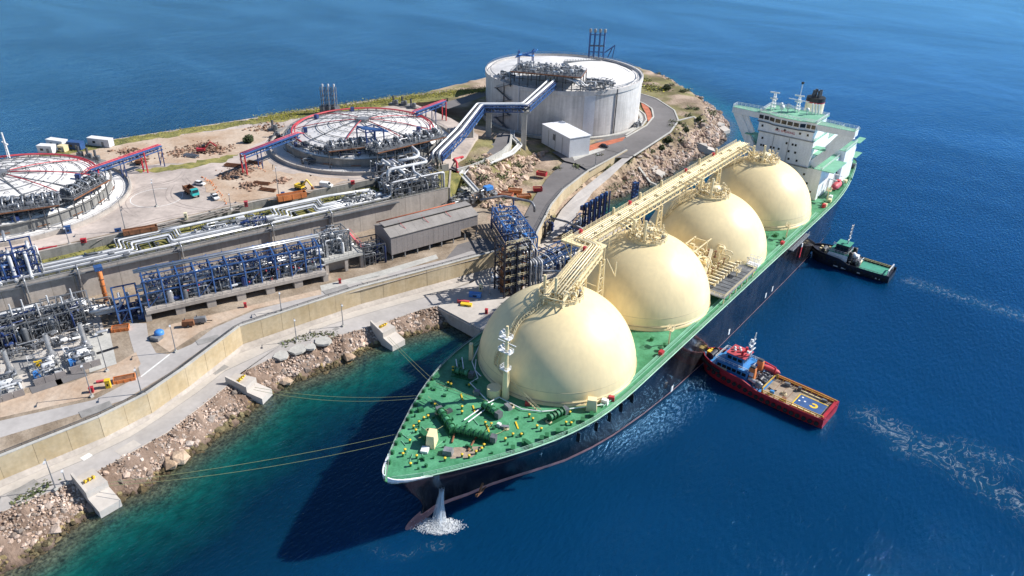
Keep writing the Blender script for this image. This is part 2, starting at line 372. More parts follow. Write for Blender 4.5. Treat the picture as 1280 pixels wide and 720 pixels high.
# ---------------------------------------------------------------- sea
def sea():
    xs = np.r_[[-20000, -9000, -4000, -2000, -1100, -700, -450, -340], np.arange(-290, 262, 3.), [300, 400, 600, 1000, 2000, 4000, 9000, 20000]]
    ys = np.r_[[-9000, -3000, -1000, -500, -300], np.arange(-220, 420, 3.), [460, 520, 600, 700, 900, 1300, 2000, 4000, 9000, 20000]]
    X, Y = np.meshgrid(xs, ys); d = polyline_dist(X, Y, COAST)
    ins = inside(X, Y, COAST+[(-285, -200)])
    d = np.where(ins, 0, d)
    foam = np.zeros_like(d)
    for pts, w, k in (([at(1140, 352, 0), at(1205, 372, 0), at(1300, 402, 0)], 6, 1.), ([at(1090, 522, 0), at(1130, 545, 0), at(1190, 580, 0), at(1300, 645, 0)], 8, 1.), ([at(1130, 560, 0), at(1210, 560, 0), at(1300, 590, 0)], 7, .8), ([at(880, 470, 0), at(862, 480, 0)], 3, .9), ([at(455, 668, 0), at(495, 695, 0), at(560, 680, 0)], 1.6, .7)):
        foam = np.maximum(foam, k*np.clip(1-polyline_dist(X, Y, xy(pts))/w, 0, 1))
    col = np.zeros((X.size, 3)); col[:, 0] = np.clip(d/60, 0, 1).ravel(); col[:, 1] = foam.ravel()
    nx, ny = len(xs), len(ys); i, j = np.meshgrid(np.arange(nx-1), np.arange(ny-1)); k = (j*nx+i).ravel()
    F = np.stack([k, k+1, k+nx+1, k+nx], 1)
    m = bpy.data.materials.new('sea_water'); m.use_nodes = True; nt = m.node_tree; N = nt.nodes; K = nt.links
    b = N['Principled BSDF']; b.inputs['Roughness'].default_value = .09; b.inputs['IOR'].default_value = 1.33
    b.subsurface_method = 'BURLEY'; b.inputs['Subsurface Weight'].default_value = 1.; b.inputs['Subsurface Radius'].default_value = (1., 1.6, 2.4); b.inputs['Subsurface Scale'].default_value = 1.5; b.inputs['Specular IOR Level'].default_value = 0.
    at_ = N.new('ShaderNodeAttribute'); at_.attribute_name = 'Col'
    sp = N.new('ShaderNodeSeparateColor'); K.new(at_.outputs['Color'], sp.inputs[0])
    geo = N.new('ShaderNodeNewGeometry')
    def nz(scale, detail=4, rough=.55, sx=1., sy=1., rot=0., dist=0.):
        mp = N.new('ShaderNodeMapping'); mp.inputs['Scale'].default_value = (sx, sy, 1); mp.inputs['Rotation'].default_value = (0, 0, rot)
        K.new(geo.outputs['Position'], mp.inputs['Vector']); n = N.new('ShaderNodeTexNoise')
        n.inputs['Scale'].default_value = scale; n.inputs['Detail'].default_value = detail; n.inputs['Roughness'].default_value = rough; n.inputs['Distortion'].default_value = dist
        K.new(mp.outputs[0], n.inputs['Vector']); return n.outputs[0]
    def mth(op, a, b_=None, c=None, clamp=False):
        n = N.new('ShaderNodeMath'); n.operation = op; n.use_clamp = clamp
        for q, s in enumerate((a, b_, c)):
            if s is None: continue
            if isinstance(s, (int, float)): n.inputs[q].default_value = s
            else: K.new(s, n.inputs[q])
        return n.outputs[0]
    # shore distance, wobbled
    wob = mth('MULTIPLY_ADD', nz(.06, 5), .22, -.11); shore = sp.outputs[0]
    damp = mth('MULTIPLY', shore, 3., clamp=True)
    dd = mth('ADD', shore, mth('MULTIPLY', wob, damp), clamp=True)
    rp = N.new('ShaderNodeValToRGB'); K.new(dd, rp.inputs[0]); e = rp.color_ramp.elements
    stops = [(0, (.075, .075, .05)), (.045, (.05, .068, .045)), (.10, (.015, .072, .054)), (.17, (.0025, .066, .056)), (.28, (.0015, .04, .044)), (.42, (.0010, .018, .038)), (.68, (.0012, .026, .064)), (1, (.0014, .034, .098))]
    e[0].position, e[0].color = 0, (*stops[0][1], 1); e[1].position, e[1].color = 1, (*stops[-1][1], 1)
    for p, c in stops[1:-1]: q = e.new(p); q.color = (*c, 1)
    # mottled bottom seen through the shallows
    mot = N.new('ShaderNodeMapRange'); mot.inputs[1].default_value = .3; mot.inputs[2].default_value = .7; mot.inputs[3].default_value = .3; mot.inputs[4].default_value = 1.75
    K.new(nz(.42, 8, .72, 1, .6, .3), mot.inputs[0])
    deep = mth('MULTIPLY', shore, 1.7, clamp=True)
    mm = N.new('ShaderNodeMix'); mm.data_type = 'FLOAT'; K.new(deep, mm.inputs[0]); K.new(mot.outputs[0], mm.inputs[2]); mm.inputs[3].default_value = 1.
    slick = N.new('ShaderNodeMapRange'); slick.inputs[1].default_value = .36; slick.inputs[2].default_value = .66; slick.inputs[3].default_value = .82; slick.inputs[4].default_value = 1.08
    K.new(nz(.0062, 3, .5, .6, 1.15, .66, 1.6), slick.inputs[0])
    st2 = N.new('ShaderNodeMapRange'); st2.inputs[1].default_value = .38; st2.inputs[2].default_value = .64; st2.inputs[3].default_value = .35; st2.inputs[4].default_value = 1.9; K.new(nz(1.3, 5, .65), st2.inputs[0])
    m3 = N.new('ShaderNodeMix'); m3.data_type = 'FLOAT'; K.new(mth('MULTIPLY', shore, 5.0, clamp=True), m3.inputs[0]); K.new(st2.outputs[0], m3.inputs[2]); m3.inputs[3].default_value = 1.
    tot = mth('MULTIPLY', mth('MULTIPLY', mm.outputs[0], m3.outputs[0]), slick.outputs[0])
    sc = N.new('ShaderNodeVectorMath'); sc.operation = 'SCALE'; K.new(rp.outputs[0], sc.inputs[0]); K.new(tot, sc.inputs['Scale'])
    # foam threads in the wakes and white bits along the shore
    ridge = mth('ABSOLUTE', mth('SUBTRACT', nz(.25, 9, .6, 1, .7, .4, 1.5), .5))
    thr = mth('MULTIPLY', sp.outputs[1], .024)
    brk = N.new('ShaderNodeMapRange'); brk.inputs[1].default_value = .4; brk.inputs[2].default_value = .62; K.new(nz(.6, 6, .7), brk.inputs[0])
    fo = mth('MULTIPLY', mth('MULTIPLY', mth('SUBTRACT', mth('MULTIPLY', thr, 2.2), ridge), 24., clamp=True), brk.outputs[0])
    sh = mth('MULTIPLY', mth('LESS_THAN', shore, .11), mth('GREATER_THAN', nz(.8, 8, .75, 1, .5), .71))
    fo = mth('MAXIMUM', fo, sh)
    fm = N.new('ShaderNodeMix'); fm.data_type = 'RGBA'; aer = N.new('ShaderNodeMix'); aer.data_type = 'RGBA'; K.new(mth('MULTIPLY', sp.outputs[1], mth('MULTIPLY', nz(.12, 5, .6), .5)), aer.inputs[0]); K.new(sc.outputs[0], aer.inputs[6]); aer.inputs[7].default_value = (.02, .10, .16, 1)
    K.new(mth('MULTIPLY', fo, .42), fm.inputs[0]); K.new(aer.outputs[2], fm.inputs[6]); fm.inputs[7].default_value = (.55, .6, .62, 1)
    K.new(fm.outputs[2], b.inputs['Base Color'])
    # waves
    h = mth('ADD', mth('MULTIPLY', nz(1.15, 5, .52, 1, .4, .9), .7), mth('MULTIPLY', nz(.11, 3, .5, 1, .5, .7), .6))
    bp = N.new('ShaderNodeBump'); bp.inputs['Strength'].default_value = 1.; bp.inputs['Distance'].default_value = .42
    K.new(h, bp.inputs['Height']); K.new(bp.outputs[0], b.inputs['Normal'])
    gl = N.new('ShaderNodeBsdfGlossy'); gl.inputs['Color'].default_value = (.27, .60, 1., 1); gl.inputs['Roughness'].default_value = .06; K.new(bp.outputs[0], gl.inputs['Normal'])
    fr = N.new('ShaderNodeFresnel'); fr.inputs['IOR'].default_value = 1.33; K.new(bp.outputs[0], fr.inputs['Normal'])
    ms = N.new('ShaderNodeMixShader'); K.new(mth('MULTIPLY', mth('MINIMUM', mth('MULTIPLY', fr.outputs[0], 1.9), .85), slick.outputs[0]), ms.inputs[0]); K.new(b.outputs[0], ms.inputs[1]); K.new(gl.outputs[0], ms.inputs[2])
    K.new(ms.outputs[0], N['Material Output'].inputs['Surface'])
    me = np_mesh('sea', np.stack([X.ravel(), Y.ravel(), np.zeros(X.size)], 1), F, m, col, True)
    tag(link('sea', me), kind='structure')
sea()
def struct(name, mb, mat): return tag(mb.build(name, mat), kind='structure')
# ---------------------------------------------------------------- levels
ZQ, ZP, ZS, ZY = 4.4, 10.5, 19.5, 22.0
WALL = [(-77, -175), (-75.5, -135), (-73.8, -107), (-70.8, -86), (-71, -74), (-74, -62), (-80.8, -41), (-78.2, -29), (-72.7, -3.4), (-63, 26.3), (-56.8, 46.2), (-55.2, 58)]
CREST = [(-66, -175), (-65, -140), (-64.8, -111.5), (-62.6, -98.3), (-61.8, -92.6), (-62.3, -75), (-67.8, -55.2), (-70.4, -48.6), (-69.6, -35), (-65.8, -21.2), (-61.1, -8.8), (-57.0, 8), (-54.6, 12.6)]
RET = [(-163.5, -175), (-135.7, -80.2), (-94.4, 60.4)]
YE = [(-178, -175), (-151, -90), (-144, -59.5), (-138.6, -37), (-131.3, 0), (-119.6, 35), (-114.5, 50), (-107.5, 75)]
UP_R = A([(664, 306), (672, 289), (689, 256), (704, 238), (735, 215), (768, 198), (783, 190)], 11.6)      # seaward edge of the upper road
UP_L = A([(632, 306), (648, 282), (668, 245), (684, 222), (706, 201), (740, 183), (770, 174)], 11.6)
up_z = lambda y: float(np.interp(y, [40, 110, 170], [10.6, 11.2, 12.1]))
LO_R = [at(712, 286, 5), at(722, 266, 5.4), at(741, 240, 7), at(762, 222, 9), at(782, 203, 11.3), at(792, 195, 12.2)]
LO_L = [at(676, 308, 4.6), at(684, 291, 5), at(702, 262, 6.3), at(722, 241, 8.2), at(752, 217, 10.3), at(780, 196, 12.1)]
struct('quay_ground', MB().prism(xy(WALL)+xy([(-60, 60), (-60, 12.6)][1:])+xy(CREST)[::-1], -3, ZQ), 'quay_concrete')
nq = 120; Wq = resample(WALL, nq); Cq = resample(CREST, nq)
def between(f0, f1, z, a=0, b=nq): return [tuple(Wq[i]+(Cq[i]-Wq[i])*f0)+(z,) for i in range(a, b)], [tuple(Wq[i]+(Cq[i]-Wq[i])*f1)+(z,) for i in range(a, b)]
struct('quay_road', MB().strip(*between(.42, .985, ZQ+.02)), 'asphalt_light')
struct('quay_drain', MB().strip(*between(.405, .42, ZQ+.03)), 'concrete_dark')
struct('wall_footing', MB().strip(*[[(p[0], p[1], p[2]+dz) for p in s] for s, dz in zip(between(.01, .13, ZQ+.02), (.9, .02))]), 'concrete')
mid = MB()
struct('plant_ground', MB().prism(xy(WALL)+[(-60, 70), (-78, 86), (-88, 78), (-94.0, 61.5)]+RET[::-1][0:3], -2, ZP), 'dirt_brown')
struct('shelf_ground', MB().prism(RET+[(-100.5, 76), (-107.5, 75)]+YE[::-1], 3, ZS), 'grass')
struct('yard_ground', MB().prism(YE+[(-110, 88), (-124, 112), (-150, 122), (-185, 128)]+[tuple(at(u, v, ZY))[:2] for u, v in ((560, 113), (500, 120), (400, 134), (300, 150), (135, 175), (50, 191), (0, 200), (-80, 214), (-300, 262))]+[(-235, -175)], 2, ZY), 'yard_paving')
# mid road and its branch
Lr = A([(-60, 557), (0, 526), (117, 500), (175, 470), (210, 443), (240, 430), (267, 410), (320, 387), (376, 380-7), (440, 352), (500, 338), (557, 324), (590, 313)], ZP+.02)
Rr = A([(-60, 574), (0, 547), (155, 500), (210, 467), (250, 438), (272, 424), (298, 406), (352, 390), (400, 377), (450, 363), (505, 348), (568, 331), (606, 321)], ZP+.02)
struct('plant_road', MB().strip(Lr, Rr), 'asphalt_light')
struct('branch_road', MB().strip(A([(158, 404), (163, 425), (172, 455), (176, 471)], ZP+.03), A([(183, 404), (186, 425), (195, 441), (212, 443)], ZP+.03)), 'asphalt_light')
struct('road_apron', MB().sheet(xy(A([(557, 324), (590, 313), (606, 321), (616, 316), (640, 290), (668, 300), (690, 256), (668, 246), (648, 282), (632, 300), (600, 296), (560, 306)][:3]+[(614, 318), (624, 306), (603, 297), (572, 306)], ZP)), ZP+.04), 'asphalt')
struct('plant_path', MB().strip(A([(400, 357), (470, 340), (545, 318)], ZP+.02), A([(402, 364), (472, 347), (548, 323)], ZP+.02)), 'concrete_light')
# pale pads of the process area
for nm, pts in (('process_pad', [(0, 400), (118, 372), (142, 452), (0, 495)]), ('pump_pad', [(104, 420), (136, 410), (146, 455), (112, 466)])):
    struct(nm, MB().sheet(xy(A(pts, ZP)), ZP+.05+.02*(nm == 'pump_pad')), 'concrete_light' if nm == 'pump_pad' else 'quay_concrete')
struct('worn_dirt', MB().strip(A([(0, 500), (90, 478), (150, 452), (170, 440)], ZP+.04), A([(0, 522), (100, 500), (160, 474), (176, 455)], ZP+.04)), 'dirt')
struct('dirt_verge', MB().strip(A([(190, 425), (215, 405), (300, 385), (400, 362)], ZP+.025), A([(212, 440), (250, 415), (318, 386), (402, 368)], ZP+.025)), 'dirt')
# ---------------------------------------------------------------- hillside: the cape with the upright tank, and the rock below the yard
def hill_h(X, Y):
    d = (X+94)*.926+(Y-60)*.383
    t = np.clip(d/17, 0, 1); t = t*t*(3-2*t)
    hi = 20.6-8.2*np.clip((Y-108)/42, 0, 1); q_ = np.clip((Y-68)/14, 0, 1); hi = np.where(X > -107.5, 10.6+(hi-10.6)*q_*q_*(3-2*q_), hi); lo = np.interp(Y, [40, 110, 170], [10.3, 10.9, 11.8])
    n1 = noise2(X, Y, 9, 1)+.5*noise2(X, Y, 4, 2)+.25*noise2(X, Y, 1.9, 3)-.87
    h = hi*(1-t)+lo*t+n1*3.2*np.clip(t*(1-t)*4, 0, 1)
    sd = polyline_dist(X, Y, CAPE); ins = inside(X, Y, COAST+[(-285, -200)])
    sd = np.where(ins, sd, -sd)
    rough = (noise2(X, Y, 11, 5)-.5)*4+(noise2(X, Y, 4.5, 6)-.5)*2.6+(noise2(X, Y, 2, 7)-.5)*1.5
    ramp = -.6+sd*np.where(X < -190, 1.3, .74)+rough*np.clip(sd/5, 0, 1)*np.clip((26-sd)/10, 0.05, 1)
    h = np.minimum(h, np.maximum(ramp, -3))
    # lower road and its bank
    pl = np.array([tuple(p) for p in LO_R]); order = np.argsort(pl[:, 1])
    zl = np.interp(Y, pl[order, 1], pl[order, 2]); pm_ = np.array([tuple(p) for p in UP_R])
    xl = np.interp(Y, pm_[:, 1], pm_[:, 0]); right = (X > xl-.3) & (Y < 166) & (Y > 40)
    h = np.where(right, np.minimum(h, zl-.35), h)
    # under the paved ground
    return h
xs = np.arange(-262, -44, 1.6); ys = np.arange(58, 372, 1.6); HX, HY = np.meshgrid(xs, ys)
HZ = hill_h(HX, HY)
HZ = np.where((HX < -172) & (HY < 132), np.minimum(HZ, 14), HZ)
ROADPTS = []
def carve(L, R, zoff=.25):
    global HZ
    P = np.vstack([resample([tuple(p) for p in L], 60), resample([tuple(p) for p in R], 60), (resample([tuple(p) for p in L], 60)+resample([tuple(p) for p in R], 60))/2])
    for x, y, z in P:
        m = (np.hypot(HX-x, HY-y) < 4.2); HZ = np.where(m, np.minimum(HZ, z-zoff), HZ)
TC3 = (-135.1, 192.6); TR3 = 40.5; ZT3 = 12.5
# roads round the upright tank
RD_O = A([(797, 116), (820, 123), (843, 138), (848, 151), (838, 165), (812, 182), (792, 195)], 12.3)
RD_I = A([(797, 126), (806, 130), (815, 136), (817, 146), (808, 157), (782, 172), (740, 183)], 12.3)
RD2_O = A([(797, 136), (806, 143), (808, 150), (803, 157), (782, 169), (755, 178)], 12.25)
RD2_I = A([(797, 139), (800, 144), (800, 150), (793, 160), (770, 170), (740, 178)], 12.25)
for L_, R_ in ((UP_L, UP_R), (LO_L, LO_R), (RD_I, RD_O), (RD2_I, RD2_O)): carve(L_, R_)
m = np.hypot(HX-TC3[0], HY-TC3[1]) < TR3+4; HZ = np.where(m, np.minimum(HZ, ZT3-.6), HZ)
m = inside(HX, HY, xy(A([(662, 180), (700, 205), (735, 190), (800, 160), (830, 172), (772, 196), (700, 245), (672, 300), (640, 300)], 12))); HZ = np.where(m & (HX > -100), np.minimum(HZ, 11.3), HZ)
hcol = np.ones((HX.size, 3)); g = noise2(HX, HY, 14, 11)+.6*noise2(HX, HY, 5, 12); sdc = polyline_dist(HX, HY, CAPE)
gm = np.clip((g-.7)*3, 0, 1)*np.clip((sdc-9)/6, 0, 1)
hcol = (1-gm.ravel()[:, None])*np.array([1.1, 1.05, 1.0])+gm.ravel()[:, None]*np.array([.55, .62, .32])
wet = np.clip((1.4-HZ)/1.2, 0, 1).ravel()[:, None]; hcol = hcol*(1-wet*.72)
nx, ny = len(xs), len(ys); i, j = np.meshgrid(np.arange(nx-1), np.arange(ny-1)); k = (j*nx+i).ravel()
F = np.stack([k, k+1, k+nx+1, k+nx], 1)
keep = HZ.ravel()[F].max(1) > -2.5
tag(link('hillside', np_mesh('hillside', np.stack([HX.ravel(), HY.ravel(), HZ.ravel()], 1), F[keep], 'hill', hcol, False)), kind='structure')
def hz(x, y): return float(hill_h(np.array([x]), np.array([y]))[0])
# roads on it
def zset(P, z): return [(p[0], p[1], z(p[1]) if callable(z) else z) for p in P]
struct('upper_road', MB().strip(zset(UP_L, lambda y: up_z(y)+.03), zset(UP_R, lambda y: up_z(y)+.03)), 'asphalt')
struct('lower_road', MB().strip([tuple(p) for p in LO_L], [tuple(p) for p in LO_R]), 'asphalt_light')
struct('ring_road', MB().strip(zset(RD_I, 12.3), zset(RD_O, 12.3)), 'asphalt')
struct('tank_road', MB().strip(zset(RD2_I, 12.24), zset(RD2_O, 12.24)), 'asphalt')
struct('tank_forecourt', MB().sheet(xy(A([(690, 190), (737, 183), (760, 176), (812, 158), (835, 165), (812, 182), (786, 197), (768, 197), (738, 214), (722, 205), (706, 201)], 12.2)), 12.19), 'asphalt')
# ---------------------------------------------------------------- concrete walls, panel by panel
def panel_wall(t, line, z0, z1, thick, step, mat, cap=True, side=-1, capmat='concrete_light'):
    P = [tuple(line[0][:2])]
    for p, q in zip(xy(line)[:-1], xy(line)[1:]):
        k = max(1, round(math.dist(p, q)/step)); P += [(p[0]+(q[0]-p[0])*(i+1)/k, p[1]+(q[1]-p[1])*(i+1)/k) for i in range(k)]
    for i in range(len(P)-1):
        a, b = Vector((P[i][0], P[i][1], 0)), Vector((P[i+1][0], P[i+1][1], 0)); e = (b-a); L_ = e.length; e.normalize(); n = Vector((e.y, -e.x, 0))*side
        zt0 = z1(P[i][1]) if callable(z1) else z1; zt1 = z1(P[i+1][1]) if callable(z1) else z1
        zb0 = z0(P[i][1]) if callable(z0) else z0; zb1 = z0(P[i+1][1]) if callable(z0) else z0
        out = random.uniform(.08, .14); g = .035
        a1, b1 = a+e*g, b-e*g
        vs = []
        for off in (-out, thick):
            for p, zb, zt in ((a1, zb0, zt0), (b1, zb1, zt1)):
                q = p+n*off; vs += [(q.x, q.y, zb), (q.x, q.y, zt)]
        fs = [(0, 2, 3, 1), (4, 5, 7, 6), (1, 3, 7, 5), (0, 1, 5, 4), (2, 6, 7, 3)]
        MB().add(vs, fs).build('panel', mat, t)
        if cap:
            c = MB(); c.beam((a+n*(thick*.45)+Vector((0, 0, zt0+.09))), (b+n*(thick*.45)+Vector((0, 0, zt1+.09))), thick+.25, .18); c.build('coping', capmat, t)
    if cap is None: return
w = thing('sea_wall', 'long yellowish concrete wall between quay road and plant road', 'wall', (-72, -80, ZQ))
panel_wall(w, WALL[1:], ZQ, ZP+.75, .6, 7.5, 'yellow_concrete', side=-1)
MB().rail([(p[0]-1.3, p[1], ZP) for p in resample(WALL[1:], 60)], 1.15, 2.2, .1, (.3, .55, .8)).build('guard_rail', 'dark_steel', w)
w = thing('road_wall', 'curved pale concrete wall between upper asphalt road and lower quay road', 'wall', (-70, 100, 7))
panel_wall(w, [(p[0]+.35, p[1]) for p in UP_R], lambda y: float(np.interp(y, [60, 165], [4.3, 10.5])), lambda y: up_z(y)+.75, .5, 7, 'yellow_concrete', side=-1)
MB().rail([(p[0]-.4, p[1], up_z(p[1])+.8) for p in resample(UP_R, 24)], 1.0, 3, .07).build('railing', 'mid_steel', w)
w = thing('retaining_wall', 'tall grey concrete retaining wall holding the pipe shelf above the plant', 'wall', (-125, -45, ZP))
panel_wall(w, RET, ZP-.3, ZS+.35, .6, 6.0, 'concrete', side=-1, capmat='concrete_dark')
MB().beam((-94.3, 60.9, 14.9), (-107, 75.5, 14.9), .7, 9.8).build('return_panel', 'concrete', w)
w = thing('yard_wall', 'low grey concrete wall along the edge of the yard above the pipes', 'wall', (-138, -37, ZS))
panel_wall(w, YE, ZS-.3, ZY+.25, .5, 6.0, 'concrete_dark', side=-1, capmat='concrete')
# curved ramp wall below the pipe bridge
CW = A([(640, 168), (638, 180), (628, 190), (610, 200), (590, 208), (572, 213)], 20.4)
w = thing('ramp_wall', 'curved cream concrete parapet of the ramp under the pipe bridge', 'wall', (CW[2][0], CW[2][1], 17))
panel_wall(w, CW, 14, 20.9, .45, 5, 'concrete_light', side=1)
struct('ramp_road', MB().strip(A([(622, 166), (618, 178), (606, 186), (588, 194), (566, 200), (545, 205)], 20.2), A([(640, 168), (638, 180), (628, 190), (610, 200), (590, 208), (572, 214)], 20.2)), 'asphalt')
# far road and yard paving details
struct('back_road', MB().strip(A([(545, 131), (580, 121), (613, 110)], ZY+.02), A([(560, 136), (590, 126), (614, 117)], ZY+.02)), 'asphalt')
# earth on the yard, ragged edges
def ragged(pts, z, k=2.5, seed=1):
    P = resample(xy(A(pts+[pts[0]], z)), 140)[:-1]; q = (noise2(P[:, 0], P[:, 1], 3, seed)-.5)*2*k; r2 = (noise2(P[:, 0], P[:, 1], 3, seed+5)-.5)*2*k
    return [(float(x+a), float(y+b)) for (x, y), a, b in zip(P, q, r2)]
for q, (pts, mt) in enumerate([([(60, 196), (120, 186), (210, 170), (330, 158), (352, 168), (318, 182), (305, 192), (240, 204), (160, 206), (90, 200)], 'dirt'),
                ([(255, 230), (300, 205), (335, 200), (345, 215), (440, 225), (400, 238), (330, 252), (270, 252)], 'dirt'),
                ([(165, 214), (260, 200), (300, 192), (290, 199), (240, 210), (180, 216)], 'grass'),
                ([(40, 193.5), (140, 175), (300, 151), (420, 134), (540, 117), (612, 109), (616, 113), (540, 126), (425, 140), (350, 152), (300, 157), (160, 180), (60, 197)], 'grass')]):
    struct('earth', MB().sheet(ragged(pts, ZY, 2.0, q+3), ZY+.03+.012*q), mt)
# yard kerb at the foot of the low wall
struct('verge', MB().strip([(p[0]-.4, p[1], ZY+.05) for p in YE[1:]], [(p[0]-2.2, p[1]+.5, ZY+.05) for p in YE[1:]]), 'dirt_brown')
# worn marks on the yard and quay
mk = MB()
for (u0, v0, u1, v1, bow) in ((190, 285, 300, 225, 9), (205, 280, 330, 218, 12), (170, 270, 215, 225, -10), (215, 232, 260, 262, 6), (120, 300, 300, 262, -6), (230, 222, 330, 240, 7), (175, 232, 230, 215, 5)):
    p, q = at(u0, v0, ZY), at(u1, v1, ZY); d_ = (q-p).normalized(); n_ = Vector((d_.y, -d_.x, 0))
    for o in (-.95, .95):
        c_ = [p.lerp(q, t)+n_*(bow*4*t*(1-t)+o) for t in np.linspace(0, 1, 15)]; mk.strip([(x-n_*.2)+Vector((0, 0, .012)) for x in c_], [(x+n_*.2)+Vector((0, 0, .012)) for x in c_])
struct('tyre_marks', mk, 'tyre_mark')
cm = MB(); cc = at(196, 247, ZY)
for a_ in np.linspace(0, 6.283, 49)[:-1]:
    if 1.2 < a_ < 2.2: continue
    cm.add([(cc.x+r_*math.cos(t), cc.y+r_*math.sin(t), ZY+.014) for r_, t in ((8.4, a_), (8.65, a_), (8.65, a_+.13), (8.4, a_+.13))], [(0, 1, 2, 3)])
struct('paint_circle', cm, 'line_white')
for k_, (u0, v0, w_, l_, m_) in enumerate(((108, 571, 1.6, 2.2, 'line_white'), (240, 472, 1.4, 2.0, 'patch_grey'), (352, 428, 1.4, 2.0, 'patch_grey'), (60, 604, .8, 1.6, 'patch_grey'), (160, 560, 3.0, 5, 'quay_concrete'), (420, 411, 1.4, 1.8, 'patch_grey'), (30, 612, 3, 6, 'patch_grey'), (275, 462, 2.0, 4.5, 'patch_grey'))):
    q = at(u0, v0, ZQ); struct('road_patch', MB().box((q.x, q.y, ZQ+.03), (w_, l_, .03), .1), m_)
for k_, (u0, v0, w_, l_, m_) in enumerate(((120, 512, 3, 7, 'patch_grey'), (260, 425, 2.6, 6, 'patch_grey'), (420, 362, 2.6, 8, 'patch_grey'), (330, 391, 2, 5, 'quay_concrete'), (470, 350, 2.6, 9, 'quay_concrete'), (88, 470, 5, 7, 'asphalt'), (58, 482, 3.4, 7, 'asphalt'), (30, 452, 12, 5, 'patch_grey'), (128, 440, 1.2, 8, 'black'))):
    q = at(u0, v0, ZP); struct('ground_patch', MB().box((q.x, q.y, ZP+.085), (w_, l_, .03), -.28 if u0 > 200 else -.2), m_)
ln = A([(176, 471), (194, 457), (212, 443)], ZP+.06); struct('give_way_line', MB().strip([(p[0]-.25, p[1], p[2]) for p in ln], [(p[0]+.25, p[1], p[2]) for p in ln]), 'line_white')
gut = resample([(p[0]-1.0, p[1], ZP+.07) for p in WALL[1:]], 90); struct('road_gutter', MB().strip([(p[0]-1.1, p[1], p[2]) for p in gut], [(p[0]+.5, p[1], p[2]) for p in gut]), 'dirt_brown')
# ---------------------------------------------------------------- jetty
struct('jetty_deck', MB().prism(JETTY, 2.6, ZQ+.1, True), 'quay_concrete')
jt = thing('jetty', 'concrete jetty head under the loading tower beside the ship', 'jetty', (-40, 14, 0))
fa = MB()
for a, b in zip(JETTY[:4], JETTY[1:5]): fa.beam((a[0], a[1], 2.2), (b[0], b[1], 2.2), .9, 3.8)
fa.build('fascia_beam', 'concrete', jt)
for y in range(22, 100, 11):
    MB().tube((-28.5, y, -4), (-28.5, y, 2.6), .9, 10).build('pile', 'concrete_dark', jt)
    MB().box((-25.9, y, 2.6), (1.0, 2.6, 3.2)).build('fender', 'rubber', jt)
# ---------------------------------------------------------------- shore of broken stone
def shore():
    n = 260; c = resample(CREST, n); w_ = resample(NEAR_WATER, n)
    rows = 9; V = []
    for r in range(rows):
        s = r/(rows-1); p = c+(w_-c)*s*1.12; z = 4.25*(1-s)**.9-1.0*s; q = (noise2(p[:, 0], p[:, 1], 2.2, 3)-.5)*1.1*(s > 0)
        V.append(np.stack([p[:, 0], p[:, 1], z+q], 1))
    V = np.concatenate(V); F = np.array([(r*n+i, (r+1)*n+i, (r+1)*n+i+1, r*n+i+1) for r in range(rows-1) for i in range(n-1)])
    col = np.tile([.55, .47, .42], (len(V), 1))*np.where(V[:, 2:3] < .5, .4, 1)  # shade in the gaps between stones painted into this tint; darker again near the waterline
    tag(link('shore_slope', np_mesh('shore_slope', V, F, 'rock', col)), kind='structure')
    K = 14000; i = rng.uniform(0, n-1.01, K); i0 = i.astype(int); f = (i-i0)[:, None]; s = rng.beta(1.25, 1.0, K)*1.12-.03
    pc = c[i0]*(1-f)+c[i0+1]*f; pw = w_[i0]*(1-f)+w_[i0+1]*f; s = s[:, None]; p = pc+(pw-pc)*s
    z = 4.2*(1-np.clip(s, 0, 1))**.9-.9*np.clip(s, 0, 1.2)+rng.uniform(-.15, .35, (K, 1))
    S = rng.lognormal(-1.28, .5, K)*(.65+.7*np.clip(s[:, 0], 0, 1)); S = np.clip(S, .18, 1.5)
    g = rng.uniform(.42, 1.4, (K, 1)); warm = rng.uniform(0, 1, (K, 1))
    tint = g*(np.array([1.12, .98, .9])*warm+np.array([1.0, 1.02, 1.05])*(1-warm))
    wetk = np.clip((1.0-z)/.7, 0, 1); tint = tint*(1-.74*wetk)*np.where(wetk > .3, np.array([[1, 1.0, .6]]), 1)
    me = rocks('riprap', np.concatenate([p, z], 1), S, tint)
    tag(link('riprap', me), 'pale pinkish broken stone of the shore slope below the quay', 'stones', kind='stuff')
    # a few big slabs
    for k, (u, v, r) in enumerate(((224, 572, 2.6), (213, 578, 2.0), (180, 590, 1.6), (300, 500, 1.8), (357, 476, 1.7), (436, 446, 1.8))):
        q = at(u, v, 1.2); b = MB().ico((q.x, q.y, 1.0), r, .22, (1.2, 1, .55))
        o = np_mesh('boulder', b.v, b.f, 'rock', np.tile([1.1, .98, .82], (12, 1)))
        tag(link('boulder', o), ['huge flat brown boulder at the waterline between the two nearest mooring blocks', 'pale boulder leaning against the huge flat one at the waterline', 'rounded boulder right of the nearest mooring block', 'boulder below the middle mooring block', 'boulder at the water just right of the middle mooring block', 'boulder at the waterline left of the farthest mooring block'][k], 'boulder', 'boulders of the shore')
shore()
